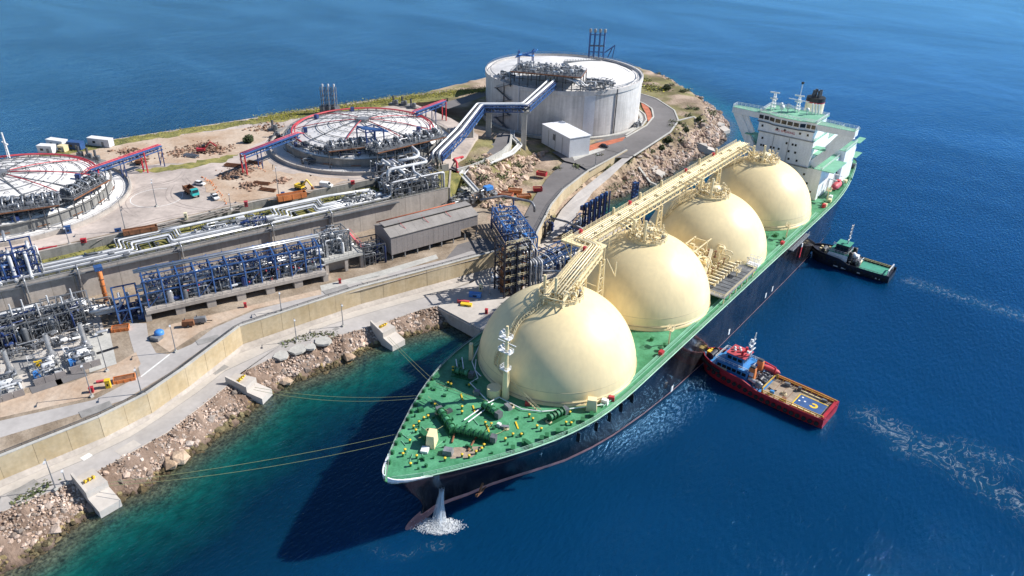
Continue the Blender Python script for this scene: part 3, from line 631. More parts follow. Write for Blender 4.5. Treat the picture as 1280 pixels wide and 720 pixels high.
def cape_rocks():
    K = 42000; x = rng.uniform(-180, -55, K); y = rng.uniform(100, 345, K)
    sd = polyline_dist(x, y, CAPE); ins = inside(x, y, COAST+[(-285, -200)]); ok = ins & (sd < rng.uniform(3, 16, K)) & ~((y < 166) & (x < np.interp(y, [80, 118, 150, 166], [-48, -61, -70, -73])))
    x, y, sd = x[ok], y[ok], sd[ok]; z = hill_h(x, y); S = np.clip(rng.lognormal(-.55, .5, len(x)), .25, 1.8)
    g = rng.uniform(.6, 1.3, (len(x), 1)); tint = g*np.where(rng.uniform(0, 1, (len(x), 1)) > .5, np.array([[1.1, .97, .92]]), np.array([[1.02, 1.02, 1.05]]))
    tint = tint*(1-.66*np.clip((1.2-z)/1.1, 0, 1))[:, None]
    tag(link('cape_stones', rocks('cape_stones', np.stack([x, y, z], 1), S, tint)), 'jagged pale rocks covering the slope of the cape', 'rocks', kind='stuff')
    # rock face below the ramp
    K = 1500; x = rng.uniform(-108, -72, K); y = rng.uniform(72, 140, K); d = (x+94)*.926+(y-60)*.383; ok = (d > 1) & (d < 19)
    x, y = x[ok], y[ok]; z = hill_h(x, y); S = np.clip(rng.lognormal(-.3, .5, len(x)), .3, 2.2)
    g = rng.uniform(.7, 1.5, (len(x), 1)); tint = g*np.array([[1.08, .98, .9]])
    tag(link('rock_face', rocks('rock_face', np.stack([x, y, z], 1), S, tint, .35)), 'broken rock face between the ramp wall and the upper road', 'rocks', kind='stuff')
cape_rocks()
# ---------------------------------------------------------------- low plants
def scrub():
    pts, col, S = [], [], []
    def patch(P, n, spread, pal, hgt=.5, s=.35):
        for _ in range(n):
            p = P[rng.integers(len(P))]; q = rng.normal(0, spread, 2); pts.append((p[0]+q[0], p[1]+q[1], p[2]+abs(rng.normal(0, hgt)))); c = np.array(pal[rng.integers(len(pal))])*rng.uniform(.6, 1.3); col.append(c); S.append(s*rng.uniform(.6, 1.5))
    ylw = [(.85, .78, .06), (.72, .66, .08), (.5, .52, .1), (.36, .38, .12), (.26, .27, .1), (.45, .36, .16)]
    grn = [(.2, .26, .09), (.13, .18, .06), (.3, .32, .13), (.24, .22, .12)]
    E1 = resample([tuple(p) for p in A([(330, 148.5), (400, 138), (450, 131), (520, 121), (612, 111)], ZY)], 110)
    for p in E1:
        k = rng.uniform(0, 1)
        patch([(p[0], p[1], ZY)], int(30+420*k*k), 3.2, ylw, .1, .2)
    E2 = resample([tuple(p) for p in A([(60, 194), (140, 178), (240, 162), (330, 150)], ZY)], 60)
    for p in E2[::2]: patch([(p[0], p[1], ZY)], 60, 2.6, ylw+grn+grn, .12, .2)
    for u, v, n, s in ((803, 100, 160, 3), (812, 108, 160, 3), (826, 112, 130, 2.5), (816, 112, 100, 2)): q = at(u, v, 12); patch([(q.x, q.y, 11.8)], n, s, ylw+grn, .5, .5)
    # scrub on the slopes
    for _ in range(150):
        x, y = rng.uniform(-150, -66), rng.uniform(120, 330); sd = float(polyline_dist(np.array([x]), np.array([y]), CAPE)[0])
        if sd < 8 or sd > 24 or math.hypot(x-TC3[0], y-TC3[1]) < 58: continue
        patch([(x, y, hz(x, y))], 70, 1.0, grn, .6, .4)
    for _ in range(46):
        x, y = rng.uniform(-108, -76), rng.uniform(72, 135); d = (x+94)*.926+(y-60)*.383
        if 0 < d < 17: patch([(x, y, hz(x, y))], 75, 1.2, grn, .55, .36)
    for pl, n, pal in ((A([(745, 236), (770, 212), (790, 204), (720, 262)], 8), 500, grn), (A([(355, 430), (395, 418), (420, 418)], ZQ), 260, grn), (A([(60, 606), (40, 618), (20, 626)], ZQ), 160, grn)):
        P = resample([tuple(p) for p in pl], 30)
        if pl[0][2] > 7: P = np.array([(p[0]+2, p[1], max(hz(p[0]+2, p[1]), 4)) for p in P])
        patch(P, n, .9, pal, .12, .28)
    P = resample([((a[0]+b[0])/2-4.5, (a[1]+b[1])/2, ZS) for a, b in zip(resample(RET, 60), resample(YE, 60))], 90)
    patch(P, 2600, 1.6, grn+ylw[2:4], .1, .25)
    tag(link('scrub', leaves('scrub', np.array(pts), np.array(S), np.array(col))), 'low green and yellow flowering scrub on the cape and yard edge', 'scrub', kind='stuff')
scrub()
def shrub(u, v, z, r, label):
    q = at(u, v, z); z = hz(q.x, q.y) if z < 15 else z
    t = thing('shrub', label, 'shrub', (q.x, q.y, z), group='shrubs')
    n = int(500*r); d = rng.normal(0, 1, (n, 3)); d /= np.linalg.norm(d, axis=1)[:, None]; k = rng.uniform(.5, 1, n)[:, None]**.5*(1+.25*np.sin(d[:, :1]*5+r))
    P = d*k*np.array([r, r, r*.75])+np.array([q.x, q.y, z+r*.6]); c = np.tile([.15, .2, .08], (n, 1))*rng.uniform(.5, 1.4, (n, 1))
    link('foliage', leaves('foliage', P, np.full(n, .28), c), t)
    MB().tube((q.x, q.y, z-.3), (q.x, q.y, z+r*.6), .12, 6, .06).build('stem', 'rust', t)
for a in ((833, 112, 12, 2.4, 'large dark round shrub on the cape behind the ring road'), (836, 172, 11, 2.2, 'dark green shrub at the outer kerb of the ring road'), (828, 178, 11, 1.7, 'smaller shrub beside the junction of the tank roads'), (857, 165, 9, 1.8, 'grey green shrub halfway down the cape slope'), (311, 178, 22, 2.2, 'dark bush on the yard left of the middle tank'), (872, 160, 7, 1.5, 'small shrub low on the cape rocks')): shrub(*a)
# ================================================================ THE GAS CARRIER
ship = thing('gas_carrier', 'long black gas carrier with green deck and four cream domes moored at the jetty', 'ship', (.4, 0, 0), math.radians(.95), local=True)
ST = [(-60.6, .3, .2), (-60.1, 1.5, .25), (-59, 2.8, .3), (-57.2, 4.1, .4), (-54.6, 5.8, .5), (-51, 7.9, 1.0), (-46, 10.6, 2.2), (-40, 13.7, 3.8), (-34, 16.4, 6.0), (-28, 18.7, 8.9), (-22, 20.5, 12.0), (-16, 21.8, 14.9), (-8, 22.7, 17.4), (0, 23, 19.2), (12, 23, 20.9), (26, 23, 22.1), (45, 23, 22.8), (70, 23, 22.95), (110, 23, 22.95), (140, 23, 22.7), (158, 22.9, 21.8), (172, 22, 19.9), (185, 20.4, 17), (197, 18.4, 13.6), (207, 16.4, 10.2), (214, 14.6, 7.5), (217, 13.2, 5.5)]
def zdeck(y): return 15.8+1.7*max(0., min(1., (-8-y)/45.))**1.3
def half(y): return float(np.interp(y, [s[0] for s in ST], [s[1] for s in ST]))
def hull_shell(levels, name, mat, extra=0.):
    b = MB(); n = len(levels)
    for y, hd, hw in ST:
        zd = zdeck(y)+extra
        row = []
        for l in levels:
            z = zd if l == 'deck' else (l if not isinstance(l, str) else zd*float(l))
            t = max(0., z/zd); k = t**1.7 if y < 60 else t**1.2
            hx = hw+(hd-hw)*k if z > 0 else hw*(1+z*.03)
            ys = float(np.interp(z, [-3, 0, 1, 2.5, 5, 10, 17.9], [-53.5, -52.5, -51.6, -50.8, -51.6, -55, -61.4])); yy = y if y > -40 else -40+(y+40)/20.6*(-40-ys)
            row.append((max(.05, hx), yy, z))
        b.v += [(p[0], p[1], p[2]) for p in row]+[(-p[0], p[1], p[2]) for p in row]
    m = 2*n
    for i in range(len(ST)-1):
        for j in range(n-1):
            b.f.append((i*m+j, (i+1)*m+j, (i+1)*m+j+1, i*m+j+1)); b.f.append((i*m+n+j, i*m+n+j+1, (i+1)*m+n+j+1, (i+1)*m+n+j))
    e = (len(ST)-1)*m
    for j in range(n-1):
        b.f.append((e+j, e+n+j, e+n+j+1, e+j+1)); b.f.append((j, j+1, n+j+1, n+j))
    return b.build(name, mat, ship, True)
hull = hull_shell([1.0, '.15', '.3', '.45', '.6', '.75', '.9', 'deck'], 'hull', 'hull', .25)
hull_shell([-3., -1., 1.0], 'boot_top', 'boot')
bl = MB(); bl.lathe([(2.1*math.cos(t), 2.1*math.sin(t)) for t in np.linspace(-math.pi/2, math.pi/2, 13)], (0, 0, 0), 20); bl.v = [(x*.85, y*3.4-51.4, z-1.45) for x, y, z in bl.v]; bl.build('bulb', 'boot', ship, True)
dk = MB()
for i in range(len(ST)-1):
    (y0, h0, _), (y1, h1, _) = ST[i], ST[i+1]; y0, y1 = [(-40+(q-(-40))*1.035 if q < -40 else q) for q in (y0, y1)]; h0, h1 = max(.05, h0-.12), max(.05, h1-.12)
    dk.add([(-h0, y0, zdeck(y0)), (h0, y0, zdeck(y0)), (h1, y1, zdeck(y1)), (-h1, y1, zdeck(y1))], [(0, 1, 2, 3)])
deck = dk.build('main_deck', 'deck_green', ship)
for s in (-1, 1):
    P = [(s*(half(y)-.1), -40+(y+40)*1.03) for y in (-60.5, -60.1, -59.4, -58.4, -57.2, -55.5, -53.5)]
    bw = MB()
    for i in range(len(P)-1):
        h0, h1 = 1.35*(1-i/6.5), 1.35*(1-(i+1)/6.5); a, b = P[i], P[i+1]; zz = zdeck(a[1])
        bw.add([(a[0], a[1], zz), (b[0], b[1], zz), (b[0], b[1], zz+h1), (a[0], a[1], zz+h0), (a[0]*.9, a[1]+.25, zz), (b[0]*.93, b[1]+.2, zz), (b[0]*.93, b[1]+.2, zz+h1), (a[0]*.9, a[1]+.25, zz+h0)], [(0, 1, 2, 3), (7, 6, 5, 4), (3, 2, 6, 7)])
    bw.build('bulwark', 'white_paint', ship)
for s in (-1, 1):                                            # bulwark rim and rails
    P = [(s*(half(y)-.12), y, zdeck(y)+.18) for y in np.r_[np.arange(-60.2, -10, 2.5), np.arange(-10, 216, 6)]]
    MB().path(P, .16, 6).build('gunwale', 'rail_green', ship)
    MB().rail([(p[0]-s*.35, p[1], zdeck(p[1])) for p in P[:: 2]], 1.15, 2.4, .07, (.35, .68)).build('railing', 'rail_green' if s > 0 else 'grey_steel', ship)
    if s < 0:
        for y in np.arange(-57, -26, 2.6): MB().beam((s*(half(y)-.4), y, zdeck(y)), (s*(half(y)-.3)+.9, y+.2, zdeck(y)), .5, 1.6).build('bulwark_stay', 'machine_green', ship)
# anchors and marks on the bow flank
for s in (-1, 1):
    a = MB(); a.tube((s*9.4, -41.4, 8.2), (s*8.7, -41.8, 5.2), .28, 8); a.beam((s*8.8, -42.9, 5.2), (s*8.8, -40.6, 5.4), .5); a.tube((s*8.8, -42.9, 5.2), (s*9.6, -43.2, 6.6), .3, 6, .08); a.tube((s*8.8, -40.6, 5.4), (s*9.6, -40.4, 6.8), .3, 6, .08)
    a.build('anchor', 'rust', ship)
for y in (24, 62, 92, 98): MB().box((22.95, y, 3.2), (.12, 1.0, 1.8)).build('draught_mark', 'white', ship)
for y in (-20, -14, -9, -4, 1): MB().box((half(y)-.75, y, 13.2), (.9, .16, 2.6)).build('scupper_stain', 'black', ship)
# ---------------------------------------------------------------- domes
RD, HD, ZC = 20.5, 19.9, 15.7
def dome_r(z): return RD*max(0., 1-((z-ZC)/HD)**2)**.5 if z > ZC else RD
def dome_pt(cy, az, el, off=0.): return Vector((math.sin(az)*math.cos(el)*(RD+off), cy-math.cos(az)*math.cos(el)*(RD+off), ZC+math.sin(el)*(HD+off)))
CY = [0., 44., 88., 132.]
dome_me = None
dome_labels = ['foremost cream dome beside the foremast', 'second cream dome from the bow', 'third cream dome from the bow, aft of the hose crane', 'aftmost cream dome in front of the white superstructure']
def ring(b, c, R, z, r, n=64): b.path([(c[0]+R*math.cos(t), c[1]+R*math.sin(t), z) for t in np.linspace(0, 2*math.pi, n+1)], r, 5)
for k, cy in enumerate(CY):
    if dome_me is None:
        prof = [(RD+.12, -.1), (RD+.1, 1.2)]+[(RD*math.cos(t)+.02, (ZC-15.75)+HD*math.sin(t)) for t in np.linspace(.06, math.pi/2-.02, 40)]+[(.01, HD)]
        dome_me = MB().lathe(prof, (0, 0, 0), 120).mesh('dome', 'cream_dome', True)
        ca_ = dome_me.color_attributes.new('Col', 'FLOAT_COLOR', 'CORNER'); cv = np.ones((len(dome_me.loops), 4), np.float32); pr_ = np.random.default_rng(3).normal(0, .010, (12, 26))
        for p_ in dome_me.polygons:
            r0, s0 = p_.index//120, p_.index % 120; row = r0//5; seg = (s0+3*(row % 2))//(5 if row < 5 else 10); v_ = 1+pr_[row, seg % 26]-(.03 if r0 > 35 else 0)
            for l_ in p_.loop_indices: cv[l_, :3] = v_
        ca_.data.foreach_set('color', cv.ravel())
    d = link('dome', dome_me, ship, (0, cy, 15.78)); d['label'] = dome_labels[k]
    b = MB()
    ring(b, (0, cy), RD+.1, 17.1, .09, 90); ring(b, (0, cy), dome_r(19.6)+.02, 19.6, .06, 90); ring(b, (0, cy), dome_r(25.5)-.01, 25.5, .035, 90)
    b.build('weld_seam', 'cream_line', d)
    b = MB()
    for az in np.radians(np.arange(-52, 300, 24)): b.path([dome_pt(cy, az, e, .0) for e in np.linspace(.05, 1.28, 18)], .018, 4)
    b.build('plate_seam', 'cream_line', d)
    b = MB()                                                        # top platform
    b.lathe([(5.6, 0), (5.6, .9), (5.2, .9), (5.2, .1), (0, .1)], (0, cy, 34.7), 28)
    ring(b, (0, cy), 5.7, 36.4, .09, 28); ring(b, (0, cy), 5.7, 35.9, .07, 28)
    for t in np.linspace(0, 2*math.pi, 21)[:-1]: b.beam((5.7*math.cos(t), cy+5.7*math.sin(t), 34.6), (5.7*math.cos(t), cy+5.7*math.sin(t), 36.4), .1)
    tp = b.build('top_platform', 'cream_dark', ship)
    MB().tube((1.2, cy-4.4, 34), (1.2, cy-4.4, 42), .42, 10, .36).build('vent_post', 'cream_dark', tp)
    MB().tube((-3.4, cy-2.5, 35), (-3.4, cy-2.5, 40.4), .38, 10).build('vent_post', 'cream', tp)
    MB().lathe([(1.9, 0), (1.9, 2.2), (1.5, 2.6), (0, 2.7)], (.4, cy+.6, 35), 16).build('tank_hatch', 'cream_pipe', tp, True)
    for _ in range(16):
        t = random.uniform(0, 6.28); r_ = random.uniform(2.2, 5.4); x, y = r_*math.cos(t), cy+r_*math.sin(t)
        placed('valve', 'valve', random.choice(['cream_dark', 'cream_pipe', 'cream_dark', 'grey_steel']), tp, (x, y, 35.9), (.6, .6, random.uniform(1.4, 2.8)))
    for _ in range(12):
        t = random.uniform(0, 6.28); p = Vector((4.6*math.cos(t), cy+4.6*math.sin(t), 35.4)); q = Vector((random.uniform(-2, 2), cy+random.uniform(-2, 2), 36.6))
        pipe(tp, [p, p+Vector((0, 0, 1.1)), (q.x, p.y, q.z), q], random.choice((.16, .24)), 'cream_pipe', n=6)
    fit_ = MB()
    for _ in range(110):
        t = random.uniform(0, 6.28); r_ = 5.3*random.random()**.5; fit_.box((r_*math.cos(t), cy+r_*math.sin(t), 35.2+random.uniform(0, 3.0)), (random.uniform(.2, .7), random.uniform(.2, .7), random.uniform(.2, .9)), random.uniform(0, 3))
    fit_.build('small_fittings', 'cream_dark', tp, kind='stuff')
# stairs over the domes
def dome_stair(cy, az, e0, e1, name='dome_stair', n=40):
    b = MB(); pts = [dome_pt(cy, az+.03*math.sin(i*.3), e1+(e0-e1)*i/n, .35) for i in range(n+1)]
    side = Vector((math.cos(az), math.sin(az), 0))*.7
    for i, p in enumerate(pts):
        b.beam(p-side, p+side, .35, .08)
        if i % 2 == 0:
            for s in (-1, 1): b.beam(p+side*s, p+side*s+Vector((0, 0, 1.25)), .09)
    for s in (-1, 1):
        b.path([p+side*s for p in pts], .1, 4); b.path([p+side*s+Vector((0, 0, 1.2)) for p in pts], .07, 4)
    b.build(name, 'cream_dark', ship)
dome_stair(0, math.radians(-14), .30, 1.30); dome_stair(88, math.radians(-38), .45, 1.28); dome_stair(132, math.radians(-60), .5, 1.2, n=30)
# foremast stair down to the deck
b = MB(); q = [dome_pt(0, math.radians(-14), .30, .4), dome_pt(0, math.radians(-2), .22, .6), dome_pt(0, math.radians(12), .12, 1.2), dome_pt(0, math.radians(26), .0, 3)]
for o in (-.4, .4): b.path([p+Vector((o, 0, 0)) for p in q], .09, 4); b.path([p+Vector((o, 0, 1.1)) for p in q], .06, 4)
for i in range(30):
    p = q[0].lerp(q[1], i/10) if i < 10 else (q[1].lerp(q[2], (i-10)/10) if i < 20 else q[2].lerp(q[3], (i-20)/10)); b.beam(p-Vector((.4, 0, 0)), p+Vector((.4, 0, 0)), .25, .06)
b.build('mast_stair', 'cream_dark', ship)
# foremast
fm = MB().tube((.4, -22.2, 16.2), (.4, -22.2, 24), .95, 12, .72).tube((.4, -22.2, 24), (.4, -22.2, 36.5), .55, 10, .3).build('foremast', 'cream', ship)
b = MB()
for z, w_ in ((33.4, 1.4), (29.6, 1.7), (24.6, 1.1)):
    b.box((.2, -22.3, z), (w_*2, 1.6, .15)); b.rail([(.2-w_, -23.1, z), (.2+w_, -23.1, z), (.2+w_, -21.5, z), (.2-w_, -21.5, z), (.2-w_, -23.1, z)], .9, 1.2, .07)
b.build('mast_platform', 'white_paint', fm)
for dx, z in ((-1.3, 34.4), (-.6, 35.2), (-1.4, 30.4), (1.3, 30.4), (-.7, 31.2)):
    MB().lathe([(0, -.4), (.3, -.28), (.42, 0), (.3, .28), (0, .4)], (.2+dx, -22.5, z), 10).build('mast_lamp', 'white', fm, True)
MB().beam((.4-2.6, -22.2, 32), (.4+2.6, -22.2, 32), .16).build('yard', 'white_paint', fm)
b = MB(); b.rail([(1.2, -22.2, 17+i*1.5) for i in range(12)], .3, 1, .05); b.build('mast_ladder', 'cream_line', fm)
# ---------------------------------------------------------------- catwalk with the cargo pipes
cat = MB(); PW = Frame((2.2, -6.5), (-5.2, 23.5)); PB = Frame((-10.6, 25), (-10.6, 137))
ZW = 37.3
def walkway(fr, L_, w0, w1, name):
    b = MB(); c = fr(L_/2, (w0+w1)/2, ZW)
    for o in (w0, w1): b.beam(fr(0, o, ZW), fr(L_, o, ZW), .35, .5); b.beam(fr(0, o, ZW-1.9), fr(L_, o, ZW-1.9), .25, .3)
    k = int(L_/2.6)
    for i in range(k+1):
        a = L_*i/k; b.beam(fr(a, w0, ZW), fr(a, w1, ZW), .22, .3); b.beam(fr(a, w0, ZW), fr(a, w0, ZW-1.9), .16); b.beam(fr(a, w1, ZW), fr(a, w1, ZW-1.9), .16)
        if i < k:
            a2 = L_*(i+1)/k; b.beam(fr(a, w1, ZW-1.9), fr(a2, w1, ZW), .13); b.beam(fr(a, w0, ZW-1.9), fr(a2, w0, ZW), .13)
    g = b.build(name, 'cream_dark', ship)
    MB().beam(fr(0, w0+.6, ZW+.32), fr(L_, w0+.6, ZW+.32), 1.1, .1).build('grating', 'cream', g)
    r_ = MB(); r_.rail([fr(L_*i/8, w0+.05, ZW+.4) for i in range(9)], 1.1, 1.6, .08, (.35, .68)); r_.rail([fr(L_*i/8, w0+1.5, ZW+.4) for i in range(9)], 1.1, 1.6, .08); r_.rail([fr(L_*i/8, w1, ZW+.3) for i in range(9)], 1.0, 2.2, .07); r_.build('railing', 'cream_dark', g)
    return g
walkway(PW, PW.L, -2.7, 2.3, 'catwalk'); walkway(PB, PB.L, -2.7, 2.5, 'catwalk')
b = MB(); b.box((-9.4, 24.4, ZW), (11.5, 5.5, .5)); b.build('landing', 'cream', ship)
b = MB(); b.rail([(-15, 27, ZW+.25), (-15, 21.8, ZW+.25), (-8.5, 21.8, ZW+.25)], 1.1, 1.5, .08); b.build('railing', 'cream_dark', ship)
for i, (o, r_) in enumerate(((-1.1, .2), (-.4, .16), (.4, .27), (1.2, .18), (1.9, .15))):
    pipe(ship, [PW(1.5, o, ZW-1+1.9), PW(PW.L+.6, o, ZW+.9), (PB(0, o, 0).x, PW(PW.L+.6, o, 0).y+.8+o*.4, ZW+.9), PB(2.5, o, ZW+.9), PB(PB.L, o, ZW+.9)], r_, 'cream_pipe', 'cargo_pipe', 10, 2)
for i, o in enumerate((-1.5, .2, 1.6)): pipe(ship, [PB(6, o, ZW-1.2), PB(PB.L-1, o, ZW-1.2)], .2, 'cream_dark', 'cargo_pipe', 8)
for y in np.arange(30, 134, 5.2):                                  # saddles and small boxes on the trunk
    MB().box((-10.2+random.uniform(-1, 2), y, ZW+1.35), (random.uniform(.6, 1.6), .3, .45)).build('pipe_saddle', 'cream_dark', ship)
for y in (46, 62, 76, 104, 118): MB().tube((-13, y, ZW), (-13, y, ZW+2.6), .5, 10, .35).build('trunk_vent', 'cream', ship)
for y, zt in ((30, 3.4), (41, 2.8), (50, 2.8), (58, 3.2), (85, 3), (92, 3)): MB().beam((-7.6, y, ZW), (-7.6, y, ZW+zt), .14).build('light_pole', 'cream_dark', ship)
for y, rr in ((28.5, 0), (56, 0), (94, 0), (116, 0), (20, -6.5)):
    MB().box((-13.2-rr*.0+(7 if y == 20 else 0), y, ZW+1.0), (.9, .9, 1.1)).build('hose_box', 'red', ship)
# trestles between the domes
def trestle(cy, xs_, w_):
    b = MB()
    for x in xs_:
        top = Vector((x, cy, ZW-1.9))
        for dy in (-w_, w_):
            b.tube((x, cy+dy*.6, 15.9), (x, cy+dy*.25, ZW-1.8), .26, 8)
        zz = [18, 22, 26, 30, 34]
        for z0, z1 in zip(zz[:-1], zz[1:]):
            k = lambda z, s: cy+s*w_*(.6-.35*(z-15.9)/(ZW-17.8)); b.tube((x, k(z0, -1), z0), (x, k(z1, 1), z1), .11, 6); b.tube((x, k(z0, 1), z0), (x, k(z1, -1), z1), .11, 6); b.tube((x, k(z1, -1), z1), (x, k(z1, 1), z1), .1, 6)
    for z in (20, 27, 34): b.tube((xs_[0], cy, z), (xs_[-1], cy, z), .14, 6)
    b.build('trestle', 'cream_dark', ship)
trestle(22, (-7, -1.5), 3.4); trestle(66, (-13.5, -7.4), 4.5); trestle(110, (-13.5, -7.4), 4.5)
b = MB()
for x, y, dz in ((3.2, 21, -4.6), (-13, 24, -6), (-4, 27, -5)): b.tube((x, y, ZW-.3), (x, y, ZW+dz), .16, 6); b.tube((x, y, ZW+dz), (x-3, y, ZW-.3), .12, 6)
b.build('bracket', 'cream_dark', ship)
for cy in CY[1:]:                                                  # short legs of the trunk on each dome
    b = MB()
    for dy in (-9, -4.5, 0, 4.5, 9):
        for x in (-13.6, -7.4):
            r2 = 1-(x*x+dy*dy)/(RD*RD); b.tube((x, cy+dy, ZC+HD*math.sqrt(max(0, r2))-.2), (x, cy+dy, ZW-1.8), .16, 6)
    b.build('trunk_legs', 'cream_dark', ship)
    for o in (-3.5, -1, 2): pipe(ship, [(-8, cy+o, ZW+.9), (-5.5, cy+o, ZW+.9), (-4, cy+o*.5, 36.2)], .24, 'cream_pipe', 'branch_pipe', 8)
pipe(ship, [PW(3, 1, ZW+.9), (3.4, -2.6, ZW+.9), (3.6, -1.5, 36)], .26, 'cream_pipe', 'branch_pipe', 8)
# ---------------------------------------------------------------- cargo manifold amidships with hose crane
for s in (1, -1):
    g = MB().box((s*18.4, 66, 18.6), (8, 25, .3)).build('manifold_deck', 'grey_steel', ship)
    for y in np.arange(55, 78, 4.4):
        for x in (15, 21.8): bar('manifold_leg', (s*x, y, 15.8), (s*x, y, 18.45), .3, 'cream_dark', ship)
    b = MB(); b.rail([(s*14.5, 53.7, 18.75), (s*22.3, 53.7, 18.75), (s*22.3, 78.3, 18.75), (s*14.5, 78.3, 18.75)], 1.1, 1.5, .08, (.35, .68)); b.build('railing', 'cream_dark', ship)
    for i, y in enumerate(np.arange(57.5, 77, 2.1)):
        pipe(ship, [(s*9, y, 18.8+2.0), (s*13, y, 19.9), (s*17.2, y, 19.9)], .33, 'cream_pipe' if i % 3 else 'cream_dark', 'manifold_pipe', 10)
        MB().tube((s*17.2, y, 19.9), (s*17.6, y, 19.9), .55, 10).build('flange', 'cream_dark', ship)
        placed('valve', 'valve', 'rust' if i % 2 else 'cream_dark', ship, (s*13.6, y, 20.8), (.5, .5, 2.0))
    for i in range(8): MB().box((s*random.uniform(6.5, 13), 54.5+i*3.1, 17.2+random.uniform(0, 1.5)), (random.uniform(.8, 2.2), random.uniform(.8, 1.8), random.uniform(1.5, 4))).build('valve_box', 'cream_dark' if i % 2 else 'cream', ship)
for x in (3.5, 8, 12.5):
    for y in (58, 64, 70, 76): bar('frame_post', (x, y, 15.8), (x, y, 27 if x < 10 else 24), .3, 'cream_dark', ship)
for z in (19.6, 23.4, 26.6):
    for y in (58, 64, 70, 76): bar('frame_beam', (3.3, y, z), (12.7 if z < 24 else 8.2, y, z), .28, 'cream_dark', ship)
    for x in (3.5, 8): bar('frame_beam', (x, 57.8, z+.02), (x, 76.2, z+.02), .28, 'cream_dark', ship)
for _ in range(34):
    x, y, z = random.uniform(3.5, 13), random.uniform(57.5, 76), random.uniform(19, 26.5); k_ = random.random()
    if k_ < .45: pipe(ship, [(x, y, 16), (x, y, z), (x+random.uniform(1, 4), y, z), (x+3, y+random.uniform(-2, 2), z-1.5)], random.uniform(.14, .28), random.choice(['cream_pipe', 'cream_dark', 'cream']), 'deck_pipe', 6)
    elif k_ < .75: placed('valve', 'valve', random.choice(['cream_dark', 'cream_pipe', 'rust']), ship, (x, y, z), (.6, .6, 2.2))
    else: MB().box((x, y, z), (random.uniform(.6, 2), random.uniform(.6, 1.6), random.uniform(.6, 1.8))).build('valve_box', random.choice(['cream_dark', 'cream']), ship)
b = MB(); b.tube((10.5, 61.5, 15.8), (10.5, 61.5, 24.6), .9, 12); b.box((10.5, 61.5, 24.4), (2.4, 2.4, 1.2)); cr = b.build('hose_crane', 'cream', ship)
MB().beam((11.5, 65.5, 26.6), (14.2, 55.4, 20.4), .9, 1.1).build('crane_jib', 'cream_pipe', cr)
b = MB(); b.box((7, 58, 20.5), (4, 2.5, 9)); b.box((5, 71, 19.5), (5, 5, 7)); b.build('valve_house', 'cream_dark', ship)
b = MB(); b.box((20.6, 79.6, 19.2), (3.8, 2.6, .2)); b.rail([(18.8, 78.4, 19.3), (22.4, 78.4, 19.3), (22.4, 80.8, 19.3), (18.8, 80.8, 19.3)], 2.4, 1.2, .1, (.3, .6)); b.build('spray_shield', 'white_paint', ship)
for i in range(9): MB().box((18.5, 56.4+i*2.2, 18.84), (5.6, 1.9, .12)).build('grating_panel', 'mid_steel', g)
MB().box((19.5, 80.5, 15.95), (3, 2.2, .3)).build('drip_tray', 'yellow', ship)
# starboard gangway on the flank
b = MB(); b.beam((23.8, 107, 14.8), (23.8, 124, 15.0), 1.3, .3); b.rail([(24.3, 107, 15), (24.3, 124, 15.2)], 1., 1.6, .08); b.build('gangway', 'grey_steel', ship)
MB().box((23.4, 121, 8.8), (.3, .9, 4.2)).build('pilot_ladder', 'red', ship); MB().box((23.4, 121, 11.6), (.34, .9, 1.5)).build('ladder_head', 'white', ship)
# ---------------------------------------------------------------- deck gear
b = MB()
for s in (-1, 1):
    for o, r_ in ((2.1, .16), (2.6, .12), (3.0, .2)): b.path([(s*(half(y)-o), y, 16.25) for y in np.arange(-10, 152, 9)], r_, 6)
b.build('deck_pipes', 'deck_pale', ship)
for k in range(4):
    cy = CY[k]
    for s in (-1, 1):
        for dy in (21, 23.2):
            MB().lathe([(.5, 0), (.5, .9), (.75, 1.1), (0, 1.3)], (s*19.4, cy+dy, 15.8), 10).build('vent_head', 'machine_green', ship)
        MB().box((s*20.4, cy+19, 16.5), (1.1, 1.5, 1.4)).build('fire_box', 'red', ship)
        c = MB(); c.tube((s*19.5, cy+25, 15.8), (s*19.5, cy+25, 21.4), .22, 8); c.box((s*19.5, cy+25, 20.6), (1.7, 1.7, .15)); c.rail([(s*19.5-.8, cy+24.2, 20.7), (s*19.5+.8, cy+24.2, 20.7), (s*19.5+.8, cy+25.8, 20.7), (s*19.5-.8, cy+25.8, 20.7), (s*19.5-.8, cy+24.2, 20.7)], 1, 1, .08); c.build('monitor_tower', 'cream_dark', ship)
for x, y in ((6, 21.5), (10, 19.8), (15, 24), (14, 109), (10, 112), (16, 113), (8, 108.5)): MB().box((x, y, 16.2), (random.uniform(.8, 2), random.uniform(.8, 2), random.uniform(.6, 1.4))).build('deck_box', 'machine_green', ship)
MB().tube((8.6, 110.6, 16.6), (11, 110.6, 16.6), .7, 10).build('air_bottle', 'white', ship)
MB().tube((5.6, 22.6, 16.6), (7.4, 22.6, 16.6), .75, 10).build('foam_tank', 'red', ship)
def sh(u, v, z=16.9):
    p = at(u, v, z); a = math.radians(.95); x_ = p.x-.4; return Vector((x_*math.cos(a)+p.y*math.sin(a), -x_*math.sin(a)+p.y*math.cos(a), zdeck(p.y)))
def fz(u, v): return sh(460+u/4, 400+v/4)
